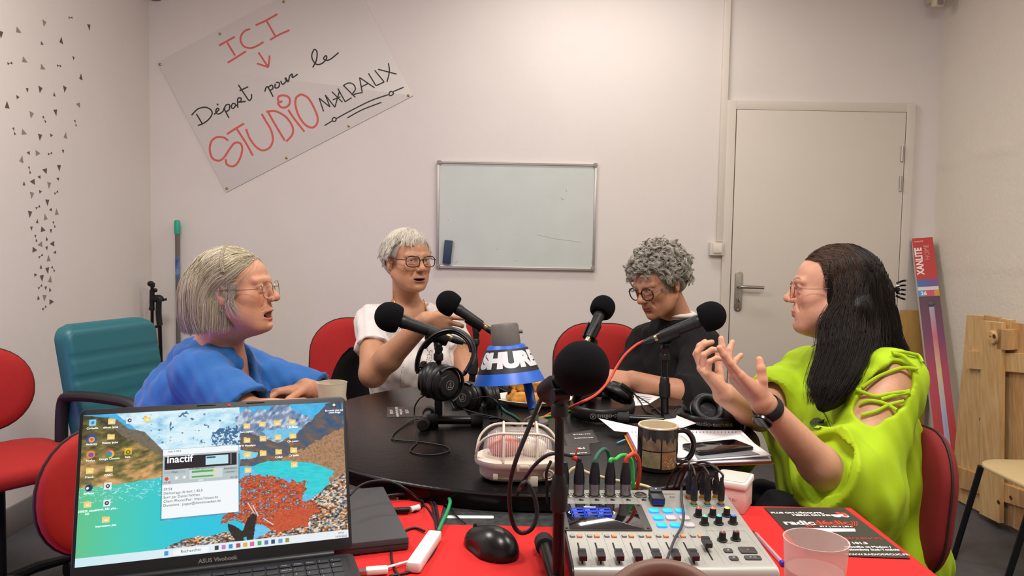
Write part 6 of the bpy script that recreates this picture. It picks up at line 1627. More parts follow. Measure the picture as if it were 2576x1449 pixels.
# ---------------------------------------------------------------- headphones
m_pad = mat('pad_leatherette', '0f0e11', .42, bump=.25, bscale=120, bdist=.002); m_hp = mat('headphone_shell', '101012', .38); m_lg = mat('logo_grey_print', '8d8a86', .5)
def headphones(label, band, cups, group=None, bw=.015, flat_dir=None, brand=None, mcol=None):
    """band: world points; cups: [(centre, outward axis, yoke point index)]"""
    hp_, pd_ = mcol or (m_hp, m_pad)
    t = thing('headphones', label, 'headphones', cups[0][0])
    pts = smooth_pts([V(p) for p in band], 8); fd = flat_dir
    n_ = len(pts); cut = pts[4:-4]
    MB().tube(cut, bw*.34, 12, flat=(fd, 1/.34)).obj('headband', hp_, t, world=True)
    ctr = sum(pts, V(0, 0, 0))/n_
    inner = [p+(ctr-p).normalized()*.0055 for p in pts[n_//4:-n_//4]]
    MB().tube(inner, bw*.36, 12, flat=(fd, .84/.36)).obj('headband_padding', pd_, t, world=True)
    for (c, ax, end) in cups:
        c = V(c); ax = V(ax).normalized(); F_ = frame(ax); b = MB(); b.at(c, F_)
        b.lathe([(.018, .0165), (.0275, .0160), (.0290, .0140), (.0300, .009), (.0400, .006), (.0430, .002), (.0425, -.004), (.038, -.006)], 36); cup = b.obj('ear_cup', hp_, t, world=True, sharp=40)
        b = MB(); b.at(c, F_); b.lathe([(.0435, -.003), (.0465, -.008), (.0470, -.016), (.0440, -.0225), (.0370, -.0250), (.0290, -.0235), (.0245, -.018), (.0235, -.008)], 36, caps=False); b.lathe([(.026, -.0075), (.002, -.0075)], 24); b.obj('ear_pad', pd_, t, world=True, sharp=60)
        b = MB(); b.at(c, F_); b.torus((0, 0, .0166), .0115, .0005, 28, 5); b.tube([V(-.006, -.006, .0168), V(.001, .0085, .0168), V(.006, -.006, .0168), V(-.006, -.006, .0168)], .0005, 5).tube([V(.001, .0085, .0168), V(.0015, -.006, .0168)], .0005, 5)
        o = b.obj('logo', m_lg, cup); o.data.transform(MW[t.name].inverted())
        e = pts[3] if end == 0 else pts[-4]; inw = pts[8] if end == 0 else pts[-9]
        dire = (e-c); dire = (dire-ax*dire.dot(ax)).normalized(); sd = ax.cross(dire)
        y = []
        for k in range(13):
            a = R(-100+200*k/12); y.append(c+dire*(.0445*math.cos(a))+sd*(.0445*math.sin(a))+ax*.010)
        MB().tube(y, .0032, 8, flat=(tuple(ax), 1.9)).obj('yoke', hp_, t, world=True)
        top = c+dire*.047+ax*.010
        MB().tube([top, top.lerp(e, .5), e, inw], [.005, .0058, .0058, .005], 8).obj('slider_arm', hp_, t, world=True)
    if brand:
        s_, size, i0, i1, outw, off = brand
        cu = bpy.data.curves.new('x', 'FONT'); cu.body = s_; cu.size = size; cu.align_x = 'CENTER'; cu.align_y = 'CENTER'; cu.offset = size*.012
        o = bpy.data.objects.new('x', cu); COL.objects.link(o); me = bpy.data.meshes.new_from_object(o.evaluated_get(bpy.context.evaluated_depsgraph_get())); bpy.data.objects.remove(o)
        seg_ = pts[i0:i1]; Ls = [0]
        for a, b in zip(seg_, seg_[1:]): Ls.append(Ls[-1]+(b-a).length)
        mid_ = Ls[-1]/2
        im = MW[t.name].inverted(); up_ = V(fd)
        for v_ in me.vertices:
            s = min(max(v_.co.x+mid_, 0), Ls[-1]-1e-5); k = max(i for i in range(len(Ls)) if Ls[i] <= s); k = min(k, len(seg_)-2)
            f = (s-Ls[k])/max(Ls[k+1]-Ls[k], 1e-6); p = seg_[k].lerp(seg_[k+1], f); tg = (seg_[k+1]-seg_[k]).normalized(); u2 = (up_-tg*up_.dot(tg)).normalized()
            nrm_ = tg.cross(u2); c0 = ctr-p
            if nrm_.dot(c0) > 0: nrm_ = -nrm_
            v_.co = im @ (p+u2*(v_.co.y*outw)+nrm_*off)
        me.name = 'brand_text'; me.materials.clear(); link('brand_text', me, m_lg, t)
    return t
# H1 hanging on stand A
bandA = [at(1052, 948, 1.99), at(1050, 912, 1.99), at(1064, 872, 1.98), at(1100, 838, 1.97), at(1143, 829, 1.96), at(1180, 852, 1.95), at(1192, 890, 1.94), at(1178, 925, 1.93), at(1163, 946, 1.92)]
headphones('black headphones hanging by their band over the leftmost microphone stand', bandA, [(at(1072, 955, 1.965), (-.93, .1, .05), 0), (at(1122, 966, 1.90), (.66, -.74, -.05), 1)], flat_dir=(.15, 1, 0), bw=.0165)
# H2 lying on the table
h2 = onz(1172, 1032, ZB)
bandB = [V(h2.x-.035, h2.y+.08, ZB+.06), V(h2.x-.05, h2.y+.14, ZB+.03), V(h2.x-.03, h2.y+.21, ZB+.018), V(h2.x+.04, h2.y+.25, ZB+.018), V(h2.x+.11, h2.y+.21, ZB+.018), V(h2.x+.13, h2.y+.14, ZB+.03), V(h2.x+.115, h2.y+.06, ZB+.05)]
headphones('black headphones lying on the round table behind the left stand base, round logo facing out', bandB, [(at(1172, 1000, h2.y+.025), (-.52, -.84, .12), 0), (at(1232, 1001, h2.y+.055), (.9, .42, .05), 1)], flat_dir=(0, 0, 1))
# H3 with the lettered band in front
y3 = onz(1515, 1066, ZB).y
bandC = [at(1452, 985, y3+.22), at(1440, 1000, y3+.13), at(1447, 1026, y3+.055), at(1480, 1043, y3+.015), at(1520, 1046, y3+.005), at(1562, 1036, y3+.025), at(1590, 1008, y3+.09), at(1592, 985, y3+.17), at(1580, 975, y3+.22)]
bandC = [V(p.x, p.y, ZB+.020+(.012 if i in (0, 8) else 0)) for i, p in enumerate(bandC)]
headphones('black headphones lying behind the front microphone, lettered band towards the mixer', bandC, [(V(at(1478, 990, y3+.2).x, y3+.19, ZB+.050), (-.55, .2, .8), 0), (V(at(1556, 985, y3+.2).x, y3+.21, ZB+.052), (.5, .3, .8), 1)], flat_dir=(0, 0, 1), bw=.018, brand=('\u24b6audio-technica', .018, 14, 52, -1, .0062))
# H4 right
y4 = onz(1790, 1086, ZB).y
bandD = [at(1722, 1020, y4+.14), at(1716, 1044, y4+.08), at(1735, 1062, y4+.03), at(1772, 1070, y4+.005), at(1815, 1068, y4+.0), at(1845, 1058, y4+.02), at(1868, 1040, y4+.06)]
bandD = [V(p.x, p.y, ZB+.020+(.014 if i in (0, 6) else 0)) for i, p in enumerate(bandD)]
headphones('black headphones lying at the right of the round table, one ear pad facing up', bandD, [(at(1778, 1033, y4+.13), (-.10, .70, -.55), 0), (at(1850, 1040, y4+.055), (.86, -.42, .12), 1)], flat_dir=(0, 0, 1), bw=.017, brand=('audio-technica', .016, 14, 44, 1, .0062))
# brown headphones at the near edge of the table, beyond the mixer front
m_bl = mat('brown_leatherette', '6b4c40', .55, bump=.2, bscale=200, bdist=.001); m_bs = mat('brown_shell', '5a4036', .45)
t = thing('brown_headphones', 'brown padded headphone ear cup standing at the near edge, in front of the mixer', 'headphones', (.215, .97, ZR))
cc = at(1672, 1516, .965); F_ = frame((-.05, -.80, .58))
def ovl(b, prof, sx=1.32, sy=.95):
    L_ = [[(r*math.cos(2*math.pi*k/44)*sx, r*math.sin(2*math.pi*k/44)*sy, z) for k in range(44)] for r, z in prof]; b.loft(L_, caps=False); return b
b = MB(); b.at(cc, F_); ovl(b, [(.030, -.004), (.036, .004), (.046, .012), (.054, .010), (.0580, .000), (.056, -.012), (.050, -.018)]); b.obj('ear_pad', m_bl, t, world=True, sharp=60)
b = MB(); b.at(cc, F_); ovl(b, [(.050, -.018), (.052, -.028), (.044, -.040), (.020, -.046), (.001, -.046)]); b.obj('ear_cup', m_bs, t, world=True, sharp=60)
b = MB(); b.at(cc, F_); ovl(b, [(.036, -.004), (.001, -.004)]); b.obj('speaker_cloth', mat('dark_brown_cloth', '2c1a16', .9), t, world=True)
bp_ = [cc+F_ @ V(-.02, -.02, -.03), cc+V(-.05, -.06, -.03), cc+V(-.10, -.14, -.055), cc+V(-.04, -.20, -.058), cc+V(.06, -.20, -.058), cc+V(.09, -.14, -.05)]
bp_ = [V(p.x, p.y, max(p.z, ZR+.014)) for p in bp_]
MB().tube(smooth_pts(bp_, 6), .013, 12, flat=((0, 0, 1), .5)).obj('headband', m_bl, t, world=True)
# ---------------------------------------------------------------- cables
m_cab = mat('black_cable', '161517', .45); m_or = mat('orange_cable', 'd2402a', .45); m_gr = mat('green_cable', '2fb04a', .45); m_bg = mat('beige_cable', 'c3b08a', .5); m_wh = mat('white_cable', 'ddd8d2', .45)
m_br = mat('braided_green_cable', '12241f', .6, noise=1, scale=420, c2='2f7a68'); m_lan = mat('green_lan_cable', '1f8a55', .4)
def B(px, py, r=.0025): return onz(px, py, ZB+r)
def RR(px, py, r=.002): return onz(px, py, ZR+r)
def cable(name, label, pts, r, m, n=8, cat='cable', group=None):
    o = MB().tube(smooth_pts(pts, n), r, 10).obj(name, m, None, sharp=None); return tag(o, label, cat, group)
Z5 = lambda x, y: (960+x*360/2087, 930+y*250/1449)
Z2c = lambda x, y: (860+x*600/1778, 960+y*489/1449)
q = [at(1066, 996, 1.955), at(1055, 1004, 1.955)]+[at(*Z5(485, 540), 1.965), at(*Z5(480, 700), 1.96)]+[at(*Z5(500, 880), 1.90)]+[B(*Z5(x, y)) for x, y in [(520, 1050), (430, 1150), (432, 1195), (560, 1235), (780, 1240), (960, 1200), (988, 1160), (930, 1115), (780, 1085), (560, 1052), (400, 1040), (190, 1022), (150, 990), (220, 890), (470, 730)]]+[V(-.24, 2.06, ZB+.003), V(-.16, 2.11, ZB+.003), V(-.06, 2.10, ZB+.003)]
cable('headphone_cable', 'thin black cable looping on the round table below the hanging headphones', q, .0018, m_cab)
cable('headphone_cable', 'black cable curling from the headphones lying behind the left stand', [at(1190, 1004, 2.1), at(1215, 999, 2.08), at(1240, 1003, 2.08), at(1258, 1022, 2.06), B(1262, 1045), B(1250, 1060), B(1232, 1062)], .0018, m_cab)
cable('microphone_cable', 'black cable running from behind the left stand to the desk lamp foot', [B(1148, 1010), B(1170, 1030), B(1210, 1042), B(1255, 1052), B(1290, 1066), B(1305, 1078)], .0026, m_cab)
cable('microphone_cable', 'black cable beside the rubber cap of the left stand base', [B(1230, 1052), B(1262, 1052), B(1292, 1066), B(1302, 1076)], .0024, m_cab)
cable('braided_cable', 'black and green braided cable curving past the pastry plate', [at(1243, 850, 2.43), V(at(1248, 900, 2.42).x, 2.42, .90), at(1249, 965, 2.36), B(1253, 1005, .004), B(1266, 1030, .003), B(1296, 1048, .003), B(1316, 1066, .003)], .0032, m_br)
cable('orange_cable', 'bright orange cable hanging from the right microphone across the table', [at(1622, 857, 2.06), at(1600, 868, 2.06), at(1572, 893, 2.05), at(1550, 925, 2.04), at(1530, 960, 2.02), at(1500, 992, 1.98), at(1462, 1012, 1.94), B(1420, 1030, .012), B(1385, 1040, .004), B(1352, 1060, .003)], .0036, m_or)
cable('green_cable', 'bright green cable on the table crossing under the orange one', [B(1450, 1030, .003), B(1425, 1036, .003), B(1395, 1044, .003), B(1352, 1052, .003)], .003, m_gr)
cable('microphone_cable', 'thin black cables beyond the right stand base', [B(1592, 985), B(1610, 1010), B(1628, 1036), B(1660, 1046), B(1690, 1040), B(1722, 1030)], .002, m_cab)
cable('microphone_cable', 'thin black cable crossing the sheet of paper behind the right stand', [B(1592, 990), B(1640, 1020), B(1665, 1044)], .002, m_cab)
cable('microphone_cable', 'thin black cable arching along the far edge behind the right headphones', [B(1640, 1030), B(1670, 1022), B(1710, 1023), B(1740, 1040)], .002, m_cab)
# big front microphone cable, loop, and up to the first plug
tE2 = tE+(tE-fE).normalized()*.02
q = [tE2]+[at(*Z2c(x, y), Y) for x, y, Y in [(1480, 140, 1.21), (1400, 330, 1.20), (1300, 580, 1.19), (1255, 760, 1.20), (1252, 930, 1.21), (1280, 1070, 1.22), (1340, 1128, 1.22), (1420, 1090, 1.22), (1455, 970, 1.23), (1430, 840, 1.24), (1375, 750, 1.25), (1330, 790, 1.27)]]+[onz(*Z2c(1300, 840), ZB-.06)]
cable('microphone_cable', 'thick black cable hanging in a loop from the big front microphone', q, .0036, m_cab)
q = [at(*Z2c(1300, 850), 1.42), at(*Z2c(1350, 745), 1.40), at(*Z2c(1440, 620), 1.38), at(*Z2c(1540, 545), 1.37), at(*Z2c(1640, 540), 1.38), at(*Z2c(1740, 562), 1.39), TOP[1]+V(0, 0, .006), TOP[1]]
cable('xlr_cable', 'black cable with a red tie arching into the mixer', q, .0034, m_cab)
o = MB().tube([V(q[5])+V(-.006, 0, 0), V(q[5])+V(.006, 0, -.004)], .0052, 12).tube([V(q[5])+V(0, 0, .004), V(q[5])+V(.004, 0, .016)], .0018, 6).obj('cable_tie', mat('red_tie', 'c03324', .5), None); tag(o, 'small red tie wrapped round the black cable at the mixer', 'cable tie')
cable('xlr_cable', 'thin black cable dropping behind the tall front stand', [at(*Z2c(1560, 590), 1.37), at(*Z2c(1525, 680), 1.37), at(*Z2c(1530, 800), 1.40), at(*Z2c(1530, 900), 1.43)], .0028, m_cab)
def arc(k, pts, m, r, name, lab):
    cable(name, lab, [TOP[k]-V(0, 0, .004), TOP[k]+V(0, 0, .006)]+pts, r, m)
arc(2, [at(1508, 1138, 1.405), at(1520, 1130, 1.42), at(1530, 1140, 1.435), at(1532, 1170, 1.44), at(1528, 1232, 1.445)], m_br, .0036, 'braided_cable', 'black and green braided cable arching into the mixer')
arc(3, [at(1548, 1156, 1.405), at(1562, 1146, 1.42), at(1578, 1147, 1.435), at(1590, 1165, 1.445), at(1594, 1232, 1.45)], m_gr, .0036, 'green_cable', 'bright green cable arching into the mixer')
arc(4, [at(1584, 1146, 1.39), at(1594, 1141, 1.40), at(1605, 1152, 1.415), at(1609, 1185, 1.43), at(1602, 1230, 1.445)], m_or, .0038, 'orange_cable', 'orange cable looping up out of the mixer')
cable('beige_cable', 'beige cable running behind the mixer plugs', [V(.09, 1.452, ZB+.0), at(1440, 1180, 1.46), at(1480, 1190, 1.46), at(1520, 1202, 1.46), at(1570, 1213, 1.458), at(1620, 1222, 1.455), at(1645, 1232, 1.45)], .0032, m_bg)
for i, (ex_, ey_, yy) in enumerate(((1718, 1190, 1.46), (1748, 1192, 1.47), (1755, 1186, 1.475), (1736, 1196, 1.455), (1772, 1196, 1.46), (1790, 1190, 1.468))):
    a = JT[i]; end = at(ex_-20, 1228, 1.462)
    mid_ = at(((1726, 1160), (1745, 1168), (1765, 1160), (1738, 1168), (1766, 1172), (1785, 1168))[i][0], (1160, 1168, 1162, 1170, 1172, 1170)[i], a.y+.03)
    cable('jack_cable', 'thin black cable bending out of the '+LBL[i]+' of mixer jack plugs', [a-V(0, 0, .004), a+V(0, 0, .008), mid_, end+V(0, .015, .03), end+V(-.01, .03, -.01)], .0021, m_cab)
cable('headphone_cable', 'grey headphone cable lying across the mixer to the brown headphones', [at(1730, 1188, 1.40), at(1722, 1205, 1.38), PW @ (mp(1714, 1240)+V(0, 0, .012)), PW @ (mp(1714, 1275)+V(0, 0, .012)), PW @ (mp(1719, 1310)+V(0, 0, .010)), PW @ (mp(1712, 1350)+V(0, 0, .016)), PW @ (mp(1694, 1392)+V(0, 0, .022)), at(1672, 1424, 1.06), at(1660, 1450, 1.0)], .0022, mat('grey_cable', '37353a', .5))
# laptop side: dock, usb, ethernet
fr_, br2 = onz(1029, 1352, ZR+.022), onz(965, 1224, ZR+.022)
dv = (br2-fr_); dl_ = dv.length; ang_ = math.atan2(dv.y, dv.x); c_ = (fr_+br2)/2+V(-math.sin(ang_), math.cos(ang_), 0)*.115
t = thing('flat_drive', 'flat dark grey closed device box lying right of the laptop screen', 'computer device', (c_.x, c_.y, ZR), ang_)
MB().slab((0, 0, .012), (dl_, .23), .021, .004, .002).obj('casing', mat('grey_casing', '3b3a3c', .5), t)
MB().slab((0, 0, .0125), (dl_+.001, .231), .0012, .004, .0003).obj('seam', blk, t)
for sx in (-1, 1):
    for sy in (-1, 1): MB().cyl((sx*dl_*.4, sy*.09, -.0002), (sx*dl_*.4, sy*.09, .002), .006).obj('foot', blkrub, t)
cable('power_cable', 'thin black cable arching out behind the laptop screen', [at(880, 1246, 1.35), at(905, 1222, 1.38), at(940, 1210, 1.40), at(985, 1212, 1.42), at(1030, 1236, 1.42), RR(1065, 1268, .004), RR(1090, 1300), RR(1098, 1330), RR(1098, 1372), RR(1075, 1410), RR(1040, 1436), RR(980, 1449)], .0021, m_cab)
cable('device_cable', 'black plug cable leaving the flat grey device', [onz(968, 1248, ZR+.012), onz(1000, 1244, ZR+.012), RR(1035, 1246, .006), RR(1062, 1260, .004), RR(1060, 1275), RR(1042, 1286, .004)], .003, m_cab)
tp_ = thing('usb_plug', 'ribbed black plug with a strip of white tape at the flat grey device', 'plug', onz(1010, 1285, ZR+.006), math.atan2(.0, 1))
MB().cyl(onz(990, 1284, ZR+.007), onz(1030, 1282, ZR+.007), .0052, n=14).obj('plug_body', blk, tp_, world=True)
for k in range(5): MB().cyl(onz(1000+k*6, 1284, ZR+.007), onz(1002.5+k*6, 1284, ZR+.007), .0063, n=14).obj('rib', blk, tp_, world=True)
MB().cyl(onz(1032, 1282, ZR+.007), onz(1054, 1276, ZR+.007), .0058, n=14).obj('tape_wrap', mat('white_tape', 'd8d6d4', .7), tp_, world=True)
for j, (a_, b_) in enumerate((((1088, 1258), (1098, 1330)), ((1096, 1256), (1106, 1330)))):
    cable('usb_cable', ('black cable hanging beside the green network cable', 'second black cable hanging beside the green network cable')[j], [RR(a_[0]-6, 1262, .004), RR(a_[0], 1270, .006), RR(a_[0]+5, 1295), RR(b_[0], b_[1])], .0024, m_cab)
cable('mouse_cable', 'black mouse cable running over the grey strip', [RR(1095, 1258, .006), RR(1110, 1262, .004), RR(1130, 1275, .003), RR(1150, 1300, .003), RR(1170, 1316, .004)], .0018, m_cab)
cable('network_cable', 'short green network cable standing up behind the white adapter', [RR(1103, 1336, .008), RR(1112, 1315, .010), RR(1124, 1290, .012), RR(1132, 1265, .016), RR(1128, 1254, .014), RR(1110, 1258, .006)], .0036, m_lan)
a, b_ = onz(1094, 1346, ZR+.010), onz(1040, 1426, ZR+.010); dv = a-b_
t = thing('usb_network_adapter', 'white USB network adapter box between the laptop and the mouse', 'adapter', ((a.x+b_.x)/2, (a.y+b_.y)/2, ZR), math.atan2(dv.y, dv.x))
MB().slab((0, 0, .0095), (dv.length+.006, .024), .017, .005, .003).obj('housing', mat('adapter_white', 'e4dfd8', .35), t)
MB().slab((dv.length/2+.003, 0, .009), (.006, .016), .012, .001, .0005).obj('network_socket', mat('green_plug_end', '2c9a5f', .4), t)
e_ = onz(1030, 1416, ZR+.008)
cable('adapter_wire', 'short white wire of the network adapter', [onz(1042, 1410, ZR+.008), onz(1022, 1414, ZR+.006), onz(1000, 1420, ZR+.006), onz(972, 1428, ZR+.007)], .0022, m_wh)
p_ = onz(948, 1436, ZR+.007); t = thing('usb_connector', 'white USB connector plugged into the laptop side', 'plug', (p_.x, p_.y, ZR+.001), R(14))
MB().slab((0, 0, .007), (.034, .016), .009, .003, .0015).obj('shell', mat('adapter_white', 'e4dfd8', .35), t)
MB().box((-.021, 0, .007), (.012, .012, .0045)).obj('metal_tongue', steel, t)
cable('usb_cable', 'thin black cable looping on the red cloth around the white adapter', [onz(1068, 1336, ZR+.004), RR(1040, 1328), RR(1005, 1345), RR(985, 1385), RR(990, 1425), RR(1008, 1455)], .0022, m_cab)
# mouse
fm, bm_ = onz(1172, 1318, ZR), onz(1262, 1398, ZR)
mc = onz(1232, 1366, ZR+.012); t = thing('computer_mouse', 'black wired computer mouse on the red cloth', 'computer mouse', (mc.x, mc.y, ZR), R(38))
Fm = Field(); Fm.ell((0, 0, .004), (.033, .060, .034), None, .01); Fm.ell((0, -.018, .006), (.034, .042, .036), None, .015)
def flatb(X, D): return np.maximum(D, -(X[..., 2]-.0012).astype(np.float32))
Fm.post.append(flatb)
Fm.ell((.046, .010, .012), (.018, .035, .014), None, .006, -1); Fm.ell((-.046, .010, .012), (.018, .035, .014), None, .006, -1)
Pm, Qm = Fm.mesh(.0016)
m_mo = mat('mouse_black', '121213', .28); npmesh('body', Pm, Qm, m_mo, t)
MB().cyl((-.004, .036, .0265), (.004, .036, .0265), .009, n=20).obj('scroll_wheel', blkrub, t)
b = MB(); b.tube([(0, .062, .012), (0, .050, .0225), (0, .030, .0325), (0, .012, .0372)], .0007, 5); b.obj('button_gap', mat('gap_black', '050505', .8), t)
# pen
a, b_ = onz(1896, 1337, ZR+.004), onz(1972, 1420, ZR+.004); d_ = (b_-a).normalized()
t = thing('ballpoint_pen', 'clear ballpoint pen with a blue cap end beside the mixer', 'pen', a)
MB().cyl(a+d_*.012, b_-d_*.008, .0036, n=8).obj('clear_barrel', mat('clear_plastic', 'e8d8d6', .08, alpha=.35, spec=.8), t, world=True)
MB().cyl(a+d_*.006, b_-d_*.01, .0012, n=8).obj('ink_tube', mat('ink_blue', '2a3aa0', .4), t, world=True)
MB().cyl(a-d_*.004, a+d_*.013, .0009, .0032, n=12).obj('brass_tip', brass, t, world=True)
MB().cyl(b_-d_*.010, b_, .0040, n=14).obj('end_plug', mat('pen_blue', '2a2fb8', .4), t, world=True)
# white box beside the mixer
fl_, fr_, br_ = onz(1862, 1302, ZR), onz(1905, 1284, ZR), onz(1855, 1262, ZR)
t = thing('white_carton', 'small pinkish white box with a raised lid beside the back of the mixer', 'box', (.4665, 1.515, ZR), R(-52))
m_box = mat('pink_white_card', 'd8b8b0', .7, noise=.05, scale=50)
# corners from the photograph, real height 5.5 cm
hb_ = .050
def bx(px, py, z): return onz(px, py, z)
z1 = ZR+.062
t4 = [bx(1858, 1222, z1+.0), bx(1905, 1214, z1), bx(1856, 1198, z1), bx(1808, 1206, z1)]
cx_ = sum((p.x for p in t4))/4; cy_ = sum((p.y for p in t4))/4
ux = (t4[1]-t4[2]); yaw = math.atan2(ux.y, ux.x)
t['yaw'] = yaw; del t['yaw']
bpy.data.objects.remove(t)
c_ = onz(1862, 1240, ZR+.03)
t = thing('white_carton', 'small pinkish white box with a raised lid beside the back of the mixer', 'box', (.452, 1.520, ZR), R(-28))
MB().slab((0, 0, .024), (.062, .078), .0475, .004, .0012).obj('carton_body', m_box, t)
MB().slab((0, 0, .054), (.067, .083), .014, .006, .003).obj('lid', mat('white_card_lid', 'e6ddd4', .6), t)
MB().slab((0, 0, .0615), (.056, .072), .002, .005, .0006).obj('lid_panel', mat('grey_card_lid', 'bcb9b0', .6), t)
text(t, 'CE', .012, (-.02, -.0392, .008), RX(90), mat('faint_print', 'a98a84', .7), 'printed_mark')
text(t, 'NEK 2D BU', .007, (-.02, -.0392, .024), RX(90), mat('faint_print', 'a98a84', .7), 'printed_mark')
# ---------------------------------------------------------------- desk lamp with a lettered wrapper
m_lb = mat('lamp_blue', '2560c4', .4, trans=0); m_lg_ = mat('lamp_grey', '67625e', .5); m_wr = mat('wrapper_black', '242226', .5); m_wt = mat('wrapper_white', 'd9d8dc', .5)
yl = 2.0; ctop, cbot = at(1273, 868, yl), at(1281, 962, yl)
t = thing('desk_lamp', 'blue desk lamp with a grey socket cover and a black SHURE band round its shade', 'lamp', onz(1348, 1074, ZB))
axl = (ctop-cbot).normalized(); axl = (axl+V(0, .10, 0)).normalized(); Fl = frame(axl); h_ = (ctop-cbot).length
rt, rb = .046, .092
b = MB(); b.at(cbot, Fl); b.lathe([(rb, 0), (rb+.002, .0006), (rt+.004, h_-.004), (rt, h_), (rt-.014, h_+.002), (rt-.016, h_), (rt-.004, h_-.006), (rb-.004, .002), (rb-.003, 0)], 56, caps=False); sh2 = b.obj('shade', m_lb, t, world=True)
b = MB(); b.at(cbot, Fl); f0, f1 = .30, .90
def rr_(f): return rb+(rt+.004-rb)*f+.0012
b.lathe([(rr_(f0), h_*f0), (rr_(f0)+.0006, h_*f0), (rr_(f1)+.0006, h_*f1), (rr_(f1), h_*f1)], 56, caps=False); wrp = b.obj('wrapper_band', m_wr, sh2); wrp.data.transform(MW[t.name].inverted())
cu = bpy.data.curves.new('x', 'FONT'); cu.body = 'SHURE'; cu.size = .051; cu.align_x = 'CENTER'; cu.align_y = 'CENTER'; cu.offset = .0036; cu.space_character = 1.0
o = bpy.data.objects.new('x', cu); COL.objects.link(o); me = bpy.data.meshes.new_from_object(o.evaluated_get(bpy.context.evaluated_depsgraph_get())); bpy.data.objects.remove(o)
import bmesh as _bm
bmm = _bm.new(); bmm.from_mesh(me); _bm.ops.triangulate(bmm, faces=bmm.faces[:]); _bm.ops.subdivide_edges(bmm, edges=[e for e in bmm.edges if e.calc_length() > .006], cuts=3, use_grid_fill=False); _bm.ops.triangulate(bmm, faces=bmm.faces[:])
im = MW[t.name].inverted(); cam_l = Fl.transposed() @ (V(0, 0, CAMZ)-cbot); a0 = math.atan2(cam_l.y, cam_l.x)
for v_ in bmm.verts:
    f = .61+v_.co.y/h_; r_ = rr_(f)+.0012; a = a0+.10+v_.co.x*1.16/rr_(.6); v_.co = im @ (cbot+Fl @ V(r_*math.cos(a), r_*math.sin(a), h_*f))
bmm.to_mesh(me); me.materials.clear(); o = link('band_lettering', me, m_wt, sh2)
b = MB(); b.at(ctop, Fl); b.lathe([(.0375, -.003), (.0385, .002), (.0365, .050), (.0335, .056), (.012, .0575), (.001, .0575)], 40); b.obj('socket_cover', m_lg_, t, world=True)
b = MB(); b.at(cbot, Fl); b.sph((0, 0, .022), (.028, .028, .030)); b.obj('bulb', mat('frosted_bulb', 'cfcac6', .3), t, world=True)
p1, p2, p3 = at(1330, 975, 2.03), at(1340, 1030, 2.0), onz(1346, 1066, ZB+.012)
b = MB(); b.cyl(at(1298, 833, yl), at(1315, 834, yl), .005); b.obj('switch_knob', m_lg_, t, world=True)
MB().tube([at(1322, 945, 2.06), p1, p2], [.009, .0105, .0095], 10, flat=((1, 0, 0), 1.2)).obj('arm', mat('arm_blue', '1b50b4', .4), t, world=True)
MB().tube([p2, p3], [.011, .012], 12).obj('arm_base', m_lg_, t, world=True)
b = MB(); b.at(onz(1348, 1066, ZB)).lathe([(.034, 0), (.035, .004), (.033, .010), (.012, .014)], 32); b.obj('foot', m_lg_, t, world=True)
cable('lamp_cable', 'beige cable curving at the foot of the blue desk lamp', [B(1312, 1078, .003), at(1316, 1066, 1.99), at(1328, 1052, 1.98), at(1350, 1040, 1.97), at(1362, 1010, 1.98), at(1358, 990, 2.0)], .0028, mat('grey_beige_cable', 'a39a90', .5))
# ---------------------------------------------------------------- caged bulkhead lamp
cl_ = V(.018, 1.568, ZB); m_bk = mat('beige_plastic', 'd2c4b4', .45); m_bk2 = mat('beige_plastic_dark', 'bfb0a0', .5)
t = thing('bulkhead_lamp', 'oval beige bulkhead lamp with a ribbed clear dome over a red and a white bulb', 'lamp', cl_, R(1))
def stadium(hx, hy, n=12):
    r = hy; L_ = []
    for k in range(n+1): a = -math.pi/2+math.pi*k/n; L_.append((hx-r+r*math.cos(a), r*math.sin(a)))
    for k in range(n+1): a = math.pi/2+math.pi*k/n; L_.append((-hx+r+r*math.cos(a), r*math.sin(a)))
    return L_
def stl(b, prof, n=12, caps=True): b.loft([[(x, y, z) for x, y in stadium(hx, hy, n)] for hx, hy, z in prof], caps=caps); return b
stl(MB(), [(.073, .045, .006), (.078, .050, .012), (.079, .051, .034)]).obj('base_housing', m_bk2, t)
stl(MB(), [(.087, .058, .034), (.089, .060, .037), (.089, .060, .046), (.085, .056, .049), (.070, .043, .049)]).obj('rim', m_bk, t)
dome = [(.070, .043, .048), (.0725, .0455, .055), (.070, .043, .075), (.062, .036, .092), (.048, .024, .102), (.028, .008, .105)]
b = MB(); L_ = []
for i, (hx, hy, z) in enumerate(dome):
    L_.append([(x, y, z) for x, y in stadium(hx, hy, 12)])
b.loft(L_); gl = b.obj('glass_dome', mat('clear_dome', 'f2e6e0', .06, alpha=.22, spec=.9), t)
b = MB()
for k in range(-14, 15):
    x = k*.0044; pts = []
    for (hx, hy, z) in dome[:5]:
        if abs(x) < hx-hy: yy = hy
        else:
            dx = abs(x)-(hx-hy)
            if dx >= hy: continue
            yy = math.sqrt(hy*hy-dx*dx)
        pts.append((x, -yy-.0003, z))
    if len(pts) > 2: b.tube(smooth_pts(pts, 3), .0006, 5)
b.obj('glass_rib', mat('rib_glass', 'f6ece6', .15, alpha=.55), gl)
for x in (-.030, .038):
    pts = [(x, -.058, .047), (x, -.052, .075), (x, -.044, .098), (x, -.026, .111), (x, 0, .113), (x, .026, .111), (x, .044, .098), (x, .052, .075), (x, .058, .047)]
    MB().tube(smooth_pts(pts, 4), .0026, 8).obj('cage_bar', m_bk, t)
pts = [(-.086, -.02, .047), (-.078, -.033, .080), (-.050, -.043, .101), (0, -.044, .103), (.050, -.043, .101), (.078, -.033, .080), (.086, -.02, .047)]
MB().tube(smooth_pts(pts, 5), .0026, 8).obj('cage_bar', m_bk, t)
